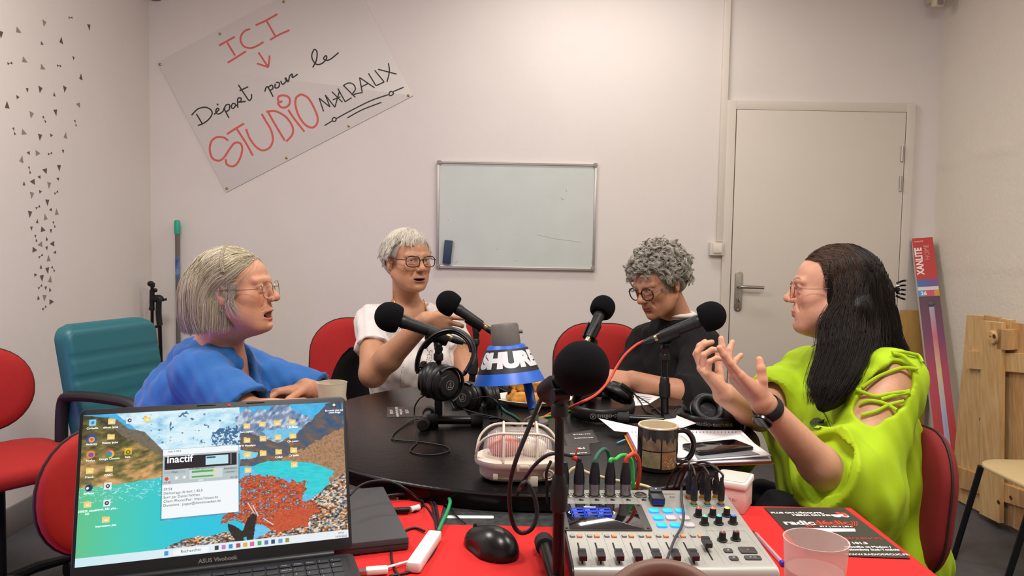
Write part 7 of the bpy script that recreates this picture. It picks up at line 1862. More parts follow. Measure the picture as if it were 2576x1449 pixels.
MB().tube(smooth_pts([(x, -y, z) for x, y, z in pts], 5), .0026, 8).obj('cage_bar', m_bk, t)
b = MB(); b.sph((-.028, 0, .066), (.033, .025, .023), 24, 12); b.obj('red_bulb', mat('red_bulb', 'b3432f', .35), t)
b = MB(); b.sph((.034, 0, .064), (.027, .023, .020), 24, 12); b.obj('white_bulb', mat('white_bulb', 'd8d0bf', .35), t)
MB().box((.012, -.062, .040), (.030, .006, .016), .001).box((.012, -.066, .042), (.018, .004, .006), .001).obj('latch', m_bk, t)
MB().box((.030, -.053, .010), (.020, .008, .020), .001).obj('mounting_tab', m_bk, t)
MB().box((-.045, -.052, .018), (.010, .004, .012), .001).obj('mounting_tab', m_bk, t)
b = MB(); b.at((.062, -.050, .022), RX(90)).torus((0, 0, 0), .010, .0018, 24, 6).torus((0, 0, 0), .005, .001, 18, 6); b.obj('cable_gland', m_bk2, t)
# ---------------------------------------------------------------- plate with pastries
pc = V(.070, 2.300, ZB); t = thing('plate', 'white oval paper plate holding sliced golden pastries', 'plate', pc)
def ov(b, prof, sx=1.06, sy=.80, n=56): b.loft([[(r*sx*math.cos(2*math.pi*k/n), r*sy*math.sin(2*math.pi*k/n), z) for k in range(n)] for r, z in prof], caps=False); return b
ov(MB(), [(.001, .004), (.070, .004), (.080, .009), (.112, .021), (.114, .0205), (.082, .005), (.072, .0005), (.001, .0005)]).obj('dish', mat('plate_white', 'e2dcd0', .5), t)
m_pa = mat('golden_pastry', 'd99a3a', .6, noise=1, scale=35, c2='8a4a18', bump=.4, bscale=90, bdist=.002); m_pc = mat('pastry_crumb', 'ecca80', .8, bump=.5, bscale=300)
g_ = np.random.default_rng(4)
PAS = [(-.035, -.032, 0, 5), (.002, -.040, 0, -6), (.062, -.020, 0, 12), (.040, -.048, 0, 30), (-.058, .010, .0, 60), (-.022, .002, .030, 10), (.015, .004, .028, -12), (.005, .035, .030, 4), (.052, .022, .026, -20), (-.040, .034, .026, 30), (.085, .012, .0, 80), (-.010, .02, .0, 0), (.03, .02, 0, 15)]
for i, (x, y, z, a) in enumerate(PAS):
    Fp = Field(); w_, d_2, h2_ = g_.uniform(.026, .031), g_.uniform(.018, .023), g_.uniform(.017, .021)
    Fp.ell((0, 0, .013), (w_, d_2, h2_), None, .008); Fp.cap((-w_*.6, 0, .022), (w_*.6, 0, .022), .010, .009, .010)
    Fp.post.append(lambda X, D: np.maximum(D, np.maximum(-(X[..., 2]).astype(np.float32), (X[..., 1]*-1-.012).astype(np.float32))))
    folds(Fp, .0018, [(200, 50, 0), (60, 240, 100), (0, 90, 260)], i)
    Pp, Qp = Fp.mesh(.0028); o = npmesh('pastry', Pp, Qp, m_pa, None)
    o.matrix_world = Matrix.Translation((pc.x+x, pc.y+y, ZB+.006+z)) @ Matrix.Rotation(R(a), 4, 'Z')
    tag(o, ['pastry slice at the front left of the plate', 'pastry slice at the front middle of the plate', 'pastry slice at the right of the plate', 'small pastry end at the plate front, right of the lamp arm', 'pastry slice at the far left of the plate', 'pastry slice stacked on top left', 'pastry slice stacked on top in the middle', 'pastry slice stacked at the back', 'pastry slice stacked on top right', 'pastry slice stacked back left', 'pastry end at the far right of the plate rim', 'pastry slice under the left of the stack', 'pastry slice under the right of the stack'][i], 'pastry', 'pastries on the white plate')
# ---------------------------------------------------------------- cups
def tumbler(label, x, y, z0, rtop, h, m, liquid=None):
    t = thing('plastic_cup', label, 'cup', (x, y, z0)); rb_ = rtop*.78
    MB().lathe([(rb_-.002, .0), (rb_, .001), (rtop, h), (rtop+.0008, h+.0006), (rtop-.0010, h+.0004), (rb_-.0015, .004), (.001, .004)], 48, caps=True).obj('cup_wall', m, t)
    if liquid: MB().lathe([(rb_-.003, .0045), (rb_-.002+(rtop-rb_)*liquid, h*liquid), (.001, h*liquid)], 40).obj('drink', mat('milky_drink', 'cdb8ae', .3, alpha=.5), t)
    return t
m_cup = mat('frosted_cup', 'e6cfc8', .35, alpha=.45, spec=.5); m_cup2 = mat('frosted_cup_warm', 'dfd3bc', .35, alpha=.6, spec=.5)
cp = at(2053, 1358, .985)
tc = tumbler('large frosted plastic cup in the front right corner, on the red cloth', cp.x, cp.y, ZR, .0405, cp.z-ZR, m_cup, .72)
m_cpr = mat('cup_print', '3a3434', .6)
hC = cp.z-ZR
def cuptext(t_, s_, size, ang_, z, m, rtop, h, cx, cy, dz=0):
    f = z/h; r = rtop*.78+(rtop*.22)*f+.0006; a = R(ang_); p = V(r*math.cos(a), r*math.sin(a), z); nrm_ = V(math.cos(a), math.sin(a), 0)
    F_ = Matrix((V(-math.sin(a), math.cos(a), 0), V(0, 0, 1), nrm_)).transposed(); text(t_, s_, size, p, F_, m, 'printed_mark', align='CENTER', ext=.0002)
cuptext(tc, '....', .014, -112, hC*.62, m_cpr, .0405, hC, 0, 0); cuptext(tc, '25 cl', .0062, -112, hC*.565, m_cpr, .0405, hC, 0, 0); cuptext(tc, '20 cl', .0062, -112, hC*.43, m_cpr, .0405, hC, 0, 0)
b = MB()
for k, (a_, z_, s_) in enumerate(((-80, .46, .004), (-70, .48, .003), (-60, .47, .0035), (-52, .44, .006), (-88, .40, .003))):
    a = R(a_); z = hC*z_; r = .0405*.78+.0405*.22*z_+.0005; b.at(V(r*math.cos(a), r*math.sin(a), z), frame((math.cos(a), math.sin(a), 0))); b.lathe([(s_, 0), (s_, .0003)], 12)
b.at(); b.obj('printed_dot', mat('orange_print', 'c98a62', .6), tc)
cp = at(836, 966, 1.97); 
tc = tumbler('frosted plastic cup with handwriting, behind the laptop screen by the folded arms', cp.x, cp.y, ZB, .0375, cp.z+.004-ZB, m_cup2, .62); hC = cp.z+.004-ZB
cuptext(tc, 'Tu pas perdu', .0085, -95, hC*.60, m_cpr, .0375, hC, 0, 0); cuptext(tc, 'et ton eau', .0085, -95, hC*.50, m_cpr, .0375, hC, 0, 0)
# ---------------------------------------------------------------- mug
mg = V(.3235, 1.652, ZB); t = thing('mug', 'black mug with a cream interior and brown patchwork print', 'mug', mg)
rm, hm = .0435, .098
MB().lathe([(rm-.004, 0), (rm, .004), (rm, hm-.002), (rm-.001, hm), (rm-.0035, hm-.0005), (rm-.0038, .008), (.001, .007)], 56).obj('mug_body', mat('black_glaze', '151216', .12, coat=.5), t)
MB().lathe([(rm+.0001, hm-.0035), (rm+.0003, hm-.001), (rm-.001, hm+.0005), (rm-.0042, hm-.0002), (rm-.0044, .009), (.001, .0085)], 56, caps=False).obj('cream_lining', mat('cream_glaze', 'd6c4a4', .25), t)
MB().tube(smooth_pts([(rm-.003, 0, .085), (rm+.018, 0, .084), (rm+.033, 0, .065), (rm+.033, 0, .040), (rm+.020, 0, .021), (rm-.003, 0, .018)], 6), [.0062]*31, 12).obj('handle', mat('black_glaze', '151216', .12, coat=.5), t)
m_p1, m_p2, m_p3 = mat('print_tan', '9c7450', .4, noise=.5, scale=60, c2='7d5a3c'), mat('print_khaki', '8f8360', .4, noise=.5, scale=60, c2='6c6448'), mat('print_brown', '5d4b40', .4, noise=.6, scale=50, c2='8a7458')
def patch(a0_, a1_, z0_, z1_, m, jag=0):
    n = 18; L_ = []
    for k in range(n+1):
        a = R(a0_+(a1_-a0_)*k/n); zz = z1_+jag*math.sin(k*2.3)*.5+jag*math.sin(k*.9); L_.append([(r*math.cos(a), r*math.sin(a), z) for r, z in ((rm+.0002, z0_), (rm+.0006, z0_), (rm+.0006, zz), (rm+.0002, zz))])
    MB().loft(L_).obj('printed_patch', m, t, smooth=False)
patch(-88, -38, .010, .046, m_p1); patch(-148, -92, .012, .046, m_p2); patch(-88, -38, .049, .070, m_p3, .006); patch(-148, -92, .049, .072, m_p3, .005)
b = MB()
for j in range(9):
    a = R(-80+4.6*j); z = .022+.008*math.sin(j*1.7); pts = [((rm+.0009)*math.cos(a+.05*math.cos(k*.6)), (rm+.0009)*math.sin(a+.05*math.cos(k*.6)), z+.004*math.sin(k*.6)) for k in range(10)]; b.tube(pts, .0004, 4)
b.obj('printed_line', mat('print_line', 'c9a880', .5), t)
# ---------------------------------------------------------------- papers, notebook, phone, flyers
m_pap = mat('white_paper', 'dcd8d8', .7); m_ink = mat('grey_ink', '7a7a80', .7); m_fly = mat('dark_flyer', '35312f', .45); m_flw = mat('flyer_white', 'e0dcd8', .5); m_flr = mat('flyer_red', 'c23a2c', .5)
def quad_sheet(name, px4, z, m, label, cat, lift=0, th=.0004, group=None, curl=None):
    P4 = [onz(px, py, z) for px, py in px4]; n = 14; b = MB(); vs = []; fs = []
    for i in range(n+1):
        for j in range(n+1):
            u, v = i/n, j/n; p = P4[0]*(1-u)*(1-v)+P4[1]*u*(1-v)+P4[2]*u*v+P4[3]*(1-u)*v
            if curl: p = p+V(0, 0, curl(u, v))
            vs.append(p)
    for i in range(n):
        for j in range(n): fs.append((i*(n+1)+j, (i+1)*(n+1)+j, (i+1)*(n+1)+j+1, i*(n+1)+j+1))
    o = b.raw(vs, fs).obj(name, m, None, sharp=None); so = o.modifiers.new('thick', 'SOLIDIFY'); so.thickness = th; so.offset = 1
    if label: tag(o, label, cat, group)
    return o, P4
# stack with coloured dividers under the phone
ns = [(1568, 1092), (1872, 1092), (1948, 1168), (1612, 1180)]
cols_ = ['d8b13a', 'd97a2c', 'b83a2c', 'c9783a', '8a5ab0', 'e6e2e6']
for i, c in enumerate(cols_):
    z = ZB+.0015+i*.0022
    ns2 = [(x+(2*i if x < 1700 else -1.5*i), y-i*1.6) for x, y in ns]
    P4 = [onz(px, py, z) for px, py in ns2]; b = MB(); b.loft([[p for p in P4], [p+V(0, 0, .0019) for p in P4]])
    o = b.obj('coloured_folder' if i < 5 else 'notebook', mat('folder_%d' % i, c, .6), None, smooth=False); tag(o, ['yellow folder at the bottom of the paper stack by the mug', 'orange folder second from the bottom of the paper stack', 'red folder in the middle of the paper stack', 'tan folder above the red one in the paper stack', 'purple folder near the top of the paper stack', 'white spiral notebook on top of the coloured folders'][i], 'folder' if i < 5 else 'notebook')
nb = o; zt = ZB+.0015+5*.0022+.0022
b = MB()
for k in range(30):
    p = onz(1590+k*9, 1087.5, zt+.001); b.torus(p, .0022, .0004, 10, 4, rot=RY(90))
b.obj('spiral_binding', blk, nb, sharp=None)
quad_sheet('printed_sheet', [(1712, 1118), (1862, 1090), (1942, 1153), (1700, 1163)], zt+.001, m_pap, 'white printed sheet with a grey picture under the phone', 'paper', curl=lambda u, v: .006*u*v)
o, P4 = quad_sheet('picture', [(1745, 1138), (1850, 1120), (1912, 1147), (1755, 1155)], zt+.0035, mat('grey_print', '85858a', .6), None, None, curl=lambda u, v: .004*u*v); o.name = 'grey_picture'; tag(o, 'grey picture page lying on the printed sheet under the phone', 'paper')
quad_sheet('printed_sheet', [(1598, 1094), (1716, 1096), (1776, 1148), (1618, 1164)], zt+.0006, m_pap, 'white sheet of notes behind and right of the mug', 'paper')
quad_sheet('folded_sheet', [(1505, 1063), (1610, 1075), (1606, 1090), (1545, 1084)], ZB+.014, m_pap, 'white sheet curling up at the left of the mug', 'paper', curl=lambda u, v: .012*(1-u)*(1-v))
quad_sheet('folded_sheet', [(1692, 1050), (1752, 1074), (1706, 1079), (1662, 1062)], ZB+.018, m_pap, 'white card standing out behind the mug', 'paper', curl=lambda u, v: .010*(1-v))
quad_sheet('written_sheet', [(1595, 985), (1662, 998), (1630, 1018), (1592, 1021)], ZB+.001, m_pap, 'written sheet of paper under the hands of the person in black', 'paper')
b = MB()
for k in range(4):
    a, b2 = onz(1602, 996+k*5, ZB+.0021), onz(1640-k*3, 1001+k*4, ZB+.0021); b.tube([a, b2], .0008, 4)
o = b.obj('handwriting', m_ink, bpy.data.objects['written_sheet'], sharp=None)
# phone
zp = zt+.004; ph4 = [(1702, 1118), (1866, 1101), (1903, 1127), (1748, 1140)]
P4 = [onz(px, py, zp+.008) for px, py in ph4]; cph = sum(P4, V(0, 0, 0))/4; ud = (P4[1]-P4[0]+P4[2]-P4[3]).normalized(); L1 = .150; W1 = .074
t = thing('smartphone', 'black smartphone lying face up on the printed sheets', 'phone', (cph.x, cph.y, zp), math.atan2(ud.y, ud.x))
MB().slab((0, 0, .0045), (L1, W1), .0085, .008, .002).obj('phone_body', mat('phone_black', '151518', .3), t)
MB().slab((0, 0, .0089), (L1-.004, W1-.004), .0006, .007, .0002).obj('phone_glass', mat('phone_glass', '060607', .03, coat=1), t)
# flyers on the black table
def flyer(px4, z, label, group=None):
    o, P4 = quad_sheet('flyer', px4, z, m_fly, label, 'flyer', group=group); return o, P4
def ftxt(o, P4, s_, u, v, size, m=m_flw, rot=0, al='LEFT', bold=0):
    ex_ = (P4[1]-P4[0]).normalized(); ey_ = V(-ex_.y, ex_.x, 0); p = P4[0]*(1-u)*(1-v)+P4[1]*u*(1-v)+P4[2]*u*v+P4[3]*(1-u)*v
    R_ = Matrix((ex_, ey_, V(0, 0, 1))).transposed() @ RZ(rot); text(o, s_, size, (p.x, p.y, p.z+.0006), R_, m, 'printed_text', align=al, ext=.0001, bold=bold)
o, P4 = flyer([(974, 1024), (1062, 1022), (1062, 1048), (973, 1050)], ZB+.0006, 'dark flyer on the round table left of the leftmost stand')
for s_, u in (('AU VILLE', .08), ('Radio Declic partenaire', .25), ('Toute l\'annee', .36), ('CE SOIR', .52)): ftxt(o, P4, s_, u, .5, .013, rot=-90, al='CENTER')
flyer([(1125, 1035), (1170, 1032), (1180, 1046), (1120, 1048)], ZB+.0006, 'small dark flyer under the left stand base')
o, P4 = flyer([(1415, 1092), (1490, 1080), (1512, 1112), (1425, 1122)], ZB+.0006, 'dark flyer right of the big front microphone stand')
for v_, s_ in ((.3, 'AU VILLE'), (.6, 'partenaire')): ftxt(o, P4, s_, .85, v_, .012, rot=180-20, bold=.0003)
o, P4 = flyer([(1405, 1122), (1484, 1116), (1488, 1143), (1402, 1146)], ZB+.0014, 'dark flyer nearest the mixer with upside down white print')
ftxt(o, P4, 'PLUS ON', .85, .80, .012, rot=180, bold=.0003); ftxt(o, P4, 're', .8, .35, .020, rot=180, bold=.0006)
o = MB().tube([onz(1553, 1114, ZB+.003), onz(1572, 1106, ZB+.006)], .0022, 8).obj('blue_pen', mat('pale_blue', '5ba7cc', .4), None); tag(o, 'tip of a pale blue pen sticking out left of the paper stack', 'pen')
# big flyer on the red cloth
f4 = [(1922, 1277), (2124, 1278), (2291, 1405), (2030, 1396)]
P4 = [onz(px, py, ZR+.0008) for px, py in f4]
b = MB(); b.loft([[p for p in P4], [p+V(0, 0, .0005) for p in P4]]); fl2 = b.obj('radio_flyer', m_fly, None, smooth=False); tag(fl2, 'large dark radio station flyer at the right end of the red cloth', 'flyer')
def F4(px, py, s_, size, m=m_flw, bold=0, al='LEFT', sx=1):
    p = onz(px, py, ZR+.0013); ex_ = (P4[1]-P4[0]).normalized(); ex_ = V(ex_.x, ex_.y, 0); ey_ = V(-ex_.y, ex_.x, 0)
    text(fl2, s_, size, (p.x, p.y, p.z+.0004), Matrix((ex_, ey_, V(0, 0, 1))).transposed(), m, 'printed_text', align=al, ext=.0001, bold=bold, sx=sx)
F4(1941, 1292, "PLUS ON L'ÉCOUTE,", .0115, bold=.0005); F4(1995, 1298, "MIEUX ON S'ENTEND", .0115, bold=.0005)
F4(1975, 1320, 'radio', .030, bold=.0010); F4(2052, 1320, 'déclic', .030, m_flr, bold=.0010); F4(2030, 1326, 'FM', .012, m_flr, bold=.0005); F4(2064, 1326, '87.7 | 101.3 | 89.6', .0085, bold=.0003)
F4(2120, 1357, 'FRÉQUENCES', .012, m_flr); F4(2135, 1369, '/ 101.3', .013, bold=.0005); F4(2128, 1378, 'Moselle et Madon /', .0105, bold=.0004); F4(2125, 1385, 'Colombey Sud-Toulois', .0105, bold=.0004); F4(2128, 1397, 'WWW.RADIODECLIC.FR', .010, bold=.0002)
b = MB(); P5 = [onz(x, y, ZR+.0016) for x, y in ((2044, 1329), (2150, 1330), (2153, 1337), (2085, 1338))]; b.loft([P5, [p+V(0, 0, .0002) for p in P5]]); b.obj('white_banner', m_flw, fl2, smooth=False)
b = MB()
for k in range(3):
    pts = [onz(2139+k*6+5*math.cos(a), 1318-7*math.sin(a), ZR+.002) for a in np.linspace(-1.1, 1.1, 7)]; b.tube(pts, .0011, 5)
b.obj('wave_mark', m_flr, fl2)
b = MB()
for (x, y, r_) in ((2105, 1298, .008), (2120, 1296, .009), (2128, 1299, .006)): b.at(onz(x, y, ZR+.0014)).lathe([(r_, 0), (r_, .0004)], 18)
b.at(); b.obj('illustration', mat('flyer_pale', 'd9cfc8', .6), fl2)
b = MB()
for (x, y, r_) in ((2108, 1291, .006), (2122, 1292, .005), (2127, 1297, .004)): b.at(onz(x, y, ZR+.002)).lathe([(r_, 0), (r_, .0004)], 14)
b.at(); b.obj('illustration_red', m_flr, fl2)
# ---------------------------------------------------------------- chairs
m_rc = mat('red_upholstery', 'a31c17', .85, bump=.3, bscale=700, bdist=.0008, noise=.05, scale=60); m_dkr = mat('dark_red_upholstery', '7d1a1a', .85, bump=.3, bscale=700, bdist=.0008)
m_pip = mat('dark_piping', '2c1210', .7); m_ctub = mat('black_tube', '19191c', .35, .4)
def cushion(w_, h_, th, r, bulge=.012, n=15, curve=0.0):
    """rounded upholstered pad in local xz, thickness along y, front at -y"""
    r = min(r, w_/2*.97, h_/2*.97); b = MB(); loops = []
    def outline(s, y):
        L_ = []
        hx, hz = w_/2*s, h_/2*s; rr = r*s
        for (sx, sz, a0) in ((1, 1, 0), (-1, 1, 90), (-1, -1, 180), (1, -1, 270)):
            for k in range(9):
                a = R(a0+90*k/8); x = sx*(hx-rr)+rr*math.cos(a); z = sz*(hz-rr)+rr*math.sin(a); L_.append((x, y+curve*(x*x)/(w_*w_/4), z))
        return L_
    for s, y in ((.02, -th/2-bulge), (.4, -th/2-bulge*.9), (.75, -th/2-bulge*.5), (.93, -th/2), (.985, -th*.28), (1, 0), (.985, th*.28), (.93, th/2), (.5, th/2+bulge*.3), (.02, th/2+bulge*.35)): loops.append(outline(s, y))
    return b, loops, outline
def office_chair(name, label, loc, rz, back_h, m, bw=.42, bh=.34, back_z=.66, seat_z=.47, base='tube', parts=True, tilt=8, br=.13, curve=-.03, group=None):
    t = thing(name, label, 'chair', (loc[0], loc[1], 0), R(rz), group)
    b, L_, out = cushion(bw, bh, .05, br, curve=curve); b.m = T((0, .20, back_z), RX(-tilt)); b.loft(L_); bk = b.obj('backrest', m, t, sharp=None)
    b = MB(); b.m = T((0, .20, back_z), RX(-tilt)); q = out(1.003, .0); b.tube([V(p) for p in q], .0035, 6, closed=True); b.obj('piping', m_pip, bk)
    b, L_, out = cushion(.44, .42, .06, .10); b.m = T((0, -.02, seat_z), RX(90)); 
    b.loft([[(x, -y, z) for x, y, z in l] for l in L_]); b.obj('seat', m, t, sharp=None)
    MB().tube(smooth_pts([(0, .10, seat_z-.05), (0, .24, seat_z-.04), (0, .255, seat_z+.06), (0, .235, back_z-.02)], 6), .017, 10, flat=((1, 0, 0), 1.8)).obj('back_support', blk, t)
    if base == 'star':
        MB().cyl((0, 0, .09), (0, 0, seat_z-.04), .022).obj('column', m_ctub, t)
        for k in range(5):
            a = 2*math.pi*k/5+.3; e = V(.27*math.cos(a), .27*math.sin(a), .075)
            lg = MB().tube([(0, 0, .10), e*.5+V(0, 0, .06), e], [.024, .02, .016], 10).obj('leg', blk, t)
            MB().cyl(e+V(-.010, 0, -.045), e+V(.010, 0, -.045), .029, n=18).obj('caster', blk, lg)
    else:
        for sx in (-1, 1):
            MB().tube(smooth_pts([(sx*.19, -.20, .012), (sx*.19, -.17, seat_z-.05), (sx*.16, 0, seat_z-.045)], 5), .011, 10).obj('leg', m_ctub, t)
            MB().tube(smooth_pts([(sx*.19, .22, .012), (sx*.19, .17, seat_z-.05), (sx*.16, 0, seat_z-.045)], 5), .011, 10).obj('leg', m_ctub, t)
    return t
def face(a): return a
# chairs of the sitters and around
q = at(905, 905, 3.32); office_chair('office_chair', 'red upholstered chair behind the folded arms, left of the person in white', (q.x, q.y-.2), 0, 0, m_rc, bw=.42, bh=.38, back_z=at(905, 905, 3.32).z-.01, base='tube', br=.15)
q = at(1130, 910, 3.38); office_chair('office_chair', 'red upholstered chair the person in white sits on, seen beside the desk lamp', (q.x, q.y-.2), 0, 0, m_rc, bw=.40, bh=.40, back_z=q.z, base='tube', br=.15)
q = at(1510, 925, 3.30); office_chair('office_chair', 'red upholstered chair behind the person in black', (q.x, q.y-.2), 0, 0, m_rc, bw=.41, bh=.38, back_z=q.z+.0, base='tube', br=.15)
q = at(2302, 1268, 1.95); office_chair('office_chair', 'dark red chair the person in green sits on', (q.x-.215, q.y+.02), -84, 0, m_dkr, bw=.46, bh=.36, back_z=q.z+.03, seat_z=.42, base='star', br=.13, tilt=4)
q = at(300, 1240, 1.66); office_chair('office_chair', 'empty red chair behind the laptop screen with a dark seam along its back', (q.x+.158, q.y-.123), 52, 0, m_rc, bw=.36, bh=.27, back_z=q.z+.02, seat_z=.42, base='star', br=.14, tilt=2)
q = at(-75, 985, 2.62); office_chair('office_chair', 'red chair with a round back cut by the left edge of the photo', (q.x+.164, q.y-.115), 55, 0, m_rc, bw=.38, bh=.29, back_z=q.z, seat_z=.50, base='star', br=.16)
q = at(455, 1080, 2.30); office_chair('office_chair', 'red chair under the person in blue', (-.93, 2.2), 90, 0, m_rc, bw=.40, bh=.26, back_z=.62, seat_z=.42, base='star')
# black plastic chair
q = at(915, 965, 2.98)
t = thing('shell_chair', 'black plastic chair beside the red one, behind the plastic cup', 'chair', (q.x+.0, q.y, 0), R(-10))
b = MB(); L_ = []
for i in range(13):
    z = .50+.345*i/12; w_ = .145*math.sqrt(max(1-((i-4)/8.6)**2*(1 if i > 4 else .1), .02)); L_.append([(w_*math.sin(a), .06*math.cos(a)-.06+.02*(i/12), z) for a in np.linspace(-1.25, 1.25, 15)]+[(w_*math.sin(a)*1.0, .06*math.cos(a)-.045+.02*(i/12), z) for a in np.linspace(1.25, -1.25, 15)])
b.loft(L_); b.obj('back_shell', mat('satin_black_shell', '101012', .35), t)
MB().slab((0, -.22, .46), (.38, .40), .03, .10, .01).obj('seat', blk, t)
for sx in (-1, 1):
    for sy in (-.38, -.06): MB().cyl((sx*.16, sy, .45), (sx*.19, sy+(.04 if sy > -.2 else -.03), .008), .011).obj('leg', m_ctub, t)
    MB().tube([(sx*.14, -.03, .46), (sx*.13, -.015, .64)], .010, 8).obj('back_post', m_ctub, t)
# teal armchair
m_teal = mat('teal_leatherette', '1f6069', .42, bump=.15, bscale=150, bdist=.001); m_arm = mat('armrest_black', '1d1c20', .55)
pTL, pTR = at(148, 815, 2.72), at(382, 800, 3.12)
u = (pTR-pTL); u.z = 0; wB = u.length; u.normalize(); yaw = math.atan2(u.y, u.x)
cB = (pTL+pTR)/2
t = thing('armchair', 'teal blue padded office armchair with black armrests near the left wall', 'chair', (cB.x, cB.y, 0), yaw)
zt_ = (pTL.z+pTR.z)/2; b = MB(); nX, nZ = 30, 44; hB = .56; vs = []; fs = []
def bsurf(x, zz, off):
    seams = [.14, .27, .40, .53, .66, .79]; puff = .007; f = zz/hB
    for s in seams: puff -= .0060*math.exp(-((f-s)/.009)**2)
    edge = min(1, (min(f, 1-f)/.045))**.5*min(1, ((1-abs(x))/.07))**.5
    return -(.018*edge+puff*edge)+off
import itertools
for side in (0, 1):
    base_i = len(vs)
    for i in range(nX+1):
        for j in range(nZ+1):
            x = -1+2*i/nX; zz = hB*j/nZ; ww_ = wB/2*(1-.04*(1-j/nZ)**2)
            # rounded top corners
            cr_ = max(0, (zz-(hB-.06))/.06); ww2 = ww_-.06*(1-math.sqrt(max(0, 1-cr_*cr_)))
            y = bsurf(x, zz, 0) if side == 0 else .035
            lean = .20*(zz-hB)
            vs.append((x*ww2, y+lean*-1*-1+.0, zt_-hB+zz))
    for i in range(nX):
        for j in range(nZ):
            a = base_i+i*(nZ+1)+j; f = (a, a+nZ+1, a+nZ+2, a+1); fs.append(f if side == 0 else f[::-1])
m_ = (nX+1)*(nZ+1)
for i in range(nX): fs += [(i*(nZ+1), m_+i*(nZ+1), m_+(i+1)*(nZ+1), (i+1)*(nZ+1)), (i*(nZ+1)+nZ, (i+1)*(nZ+1)+nZ, m_+(i+1)*(nZ+1)+nZ, m_+i*(nZ+1)+nZ)]
for j in range(nZ): fs += [(j, j+1, m_+j+1, m_+j), (nX*(nZ+1)+j, m_+nX*(nZ+1)+j, m_+nX*(nZ+1)+j+1, nX*(nZ+1)+j+1)]
b.raw(vs, fs).obj('backrest', m_teal, t, sharp=70)
b, L_, out = cushion(.48, .46, .09, .06, .02); b.m = T((0, -.30, .45), RX(90)); b.loft([[(x, -y, z) for x, y, z in l] for l in L_]); b.obj('seat', m_teal, t, sharp=None)
for sx in (-1, 1):
    x = sx*(wB/2+.015)
    MB().tube(smooth_pts([(x, -.02, .50), (x, -.03, .66), (x, -.075, .695), (x, -.25, .700), (x, -.36, .685), (x, -.40, .62), (x, -.385, .50), (x*.8, -.36, .44)], 6), .0185, 12, flat=((1, 0, 0), 1.25)).obj('armrest', m_arm, t)
MB().cyl((0, -.28, .08), (0, -.28, .42), .025).obj('column', m_ctub, t)
for k in range(5):
    a = 2*math.pi*k/5+.5; e = V(.29*math.cos(a), -.28+.29*math.sin(a), .075)
    lg = MB().tube([(0, -.28, .10), ((e.x)*.5, (-.28+e.y)/2, .085), e], [.026, .021, .017], 10).obj('leg', blk, t)
    MB().cyl(e+V(-.011, 0, -.045), e+V(.011, 0, -.045), .029, n=18).obj('caster', blk, lg)
# beige plywood chair at the right edge
m_ply = mat('pale_plywood', 'c9b083', .5, noise=.08, scale=20, stretch=(1, 14, 1))
l0 = onz(2398, 1402, .006); l1 = at(2468, 1176, l0.y-.05)
t = thing('wooden_chair', 'pale plywood chair with black metal legs at the right edge, before the wooden panel', 'chair', (l0.x+.22, l0.y-.16, 0))
tw = toworld(t).inverted()
s0 = tw @ l1; sz = l1.z+.012
b = MB(); b.slab((s0.x+.235, s0.y-.16, sz), (.50, .44), .016, .12, .006, seg=8); b.obj('seat', m_ply, t)
b = MB(); b.loft([[(s0.x+.22+.20*math.sin(a), s0.y-.16+.26-.04*math.cos(a)+.06*k, sz+.18+.1*k) for a in np.linspace(-1.2, 1.2, 14)]+[(s0.x+.22+.20*math.sin(a), s0.y-.16+.268-.04*math.cos(a)+.06*k, sz+.18+.1*k) for a in np.linspace(1.2, -1.2, 14)] for k in (0, 1, 2)]); 
f0 = tw @ l0
for dx, dy in ((0, 0), (.40, 0), (0, -.32), (.40, -.32)):
    sx = -1 if dx == 0 else 1; MB().cyl((s0.x+dx, s0.y+dy, sz-.006), (f0.x+dx+(0 if dx == 0 else (s0.x-f0.x)*2), f0.y+dy, 0), .0125, .0115, n=16).obj('leg', m_ctub, t)
# ---------------------------------------------------------------- leaning props
m_pine = mat('pine', 'cda572', .6, noise=.35, scale=7, stretch=(9, 9, .7), bump=.15, bscale=40, c2='b58650'); m_pine2 = mat('pine_pale', 'dbb985', .6, noise=.35, scale=6, stretch=(9, 9, .6), bump=.15, bscale=40, c2='c4985e'); m_knot = mat('pine_knot', '4a2b16', .7)
pf, pn_ = V(2.285, 4.0, 0), V(-1, 0, -.115).normalized()
def onw(px, py, off=0):
    d = ray(px, py); o_ = V(0, 0, CAMZ); p0 = pf+pn_*off; return o_+d*((p0-o_).dot(pn_)/d.dot(pn_))
Z7 = lambda x, y: (2200+x*376/599, 540+y*909/1449)
t = thing('wooden_pallet', 'panel of pale pine boards leaning on the right wall behind the plywood chair', 'wooden panel', (2.33, 3.7, 0))
def plank(pts, off, th, m, nm='plank'):
    P4 = [onw(*Z7(x, y), off) for x, y in pts]; P4 = [V(p.x, p.y, max(p.z, .004)) for p in P4]
    o = MB().loft([[p+pn_*th for p in P4], P4]).obj(nm, m, t, world=True, smooth=False); return o
plank([(385, 400), (450, 406), (440, 1192), (317, 1148)], 0, .018, m_pine2)
plank([(452, 402), (512, 412), (506, 1225), (436, 1190)], -.004, .016, m_pine)
plank([(515, 415), (568, 422), (566, 1250), (508, 1228)], -.002, .018, m_pine2)
plank([(570, 432), (640, 440), (640, 1290), (568, 1252)], 0, .018, m_pine)
plank([(383, 545), (640, 558), (640, 634), (380, 614)], .018, .02, m_pine2, 'crossbar')
plank([(345, 1008), (640, 1116), (640, 1182), (342, 1088)], .018, .02, m_pine, 'crossbar')
vb = plank([(445, 424), (526, 432), (518, 1236), (437, 1196)], .038, .02, m_pine2, 'front_batten')
plank([(527, 455), (574, 460), (573, 540), (526, 536)], .018, .04, m_pine, 'block')
kq = onw(*Z7(478, 491), .058)
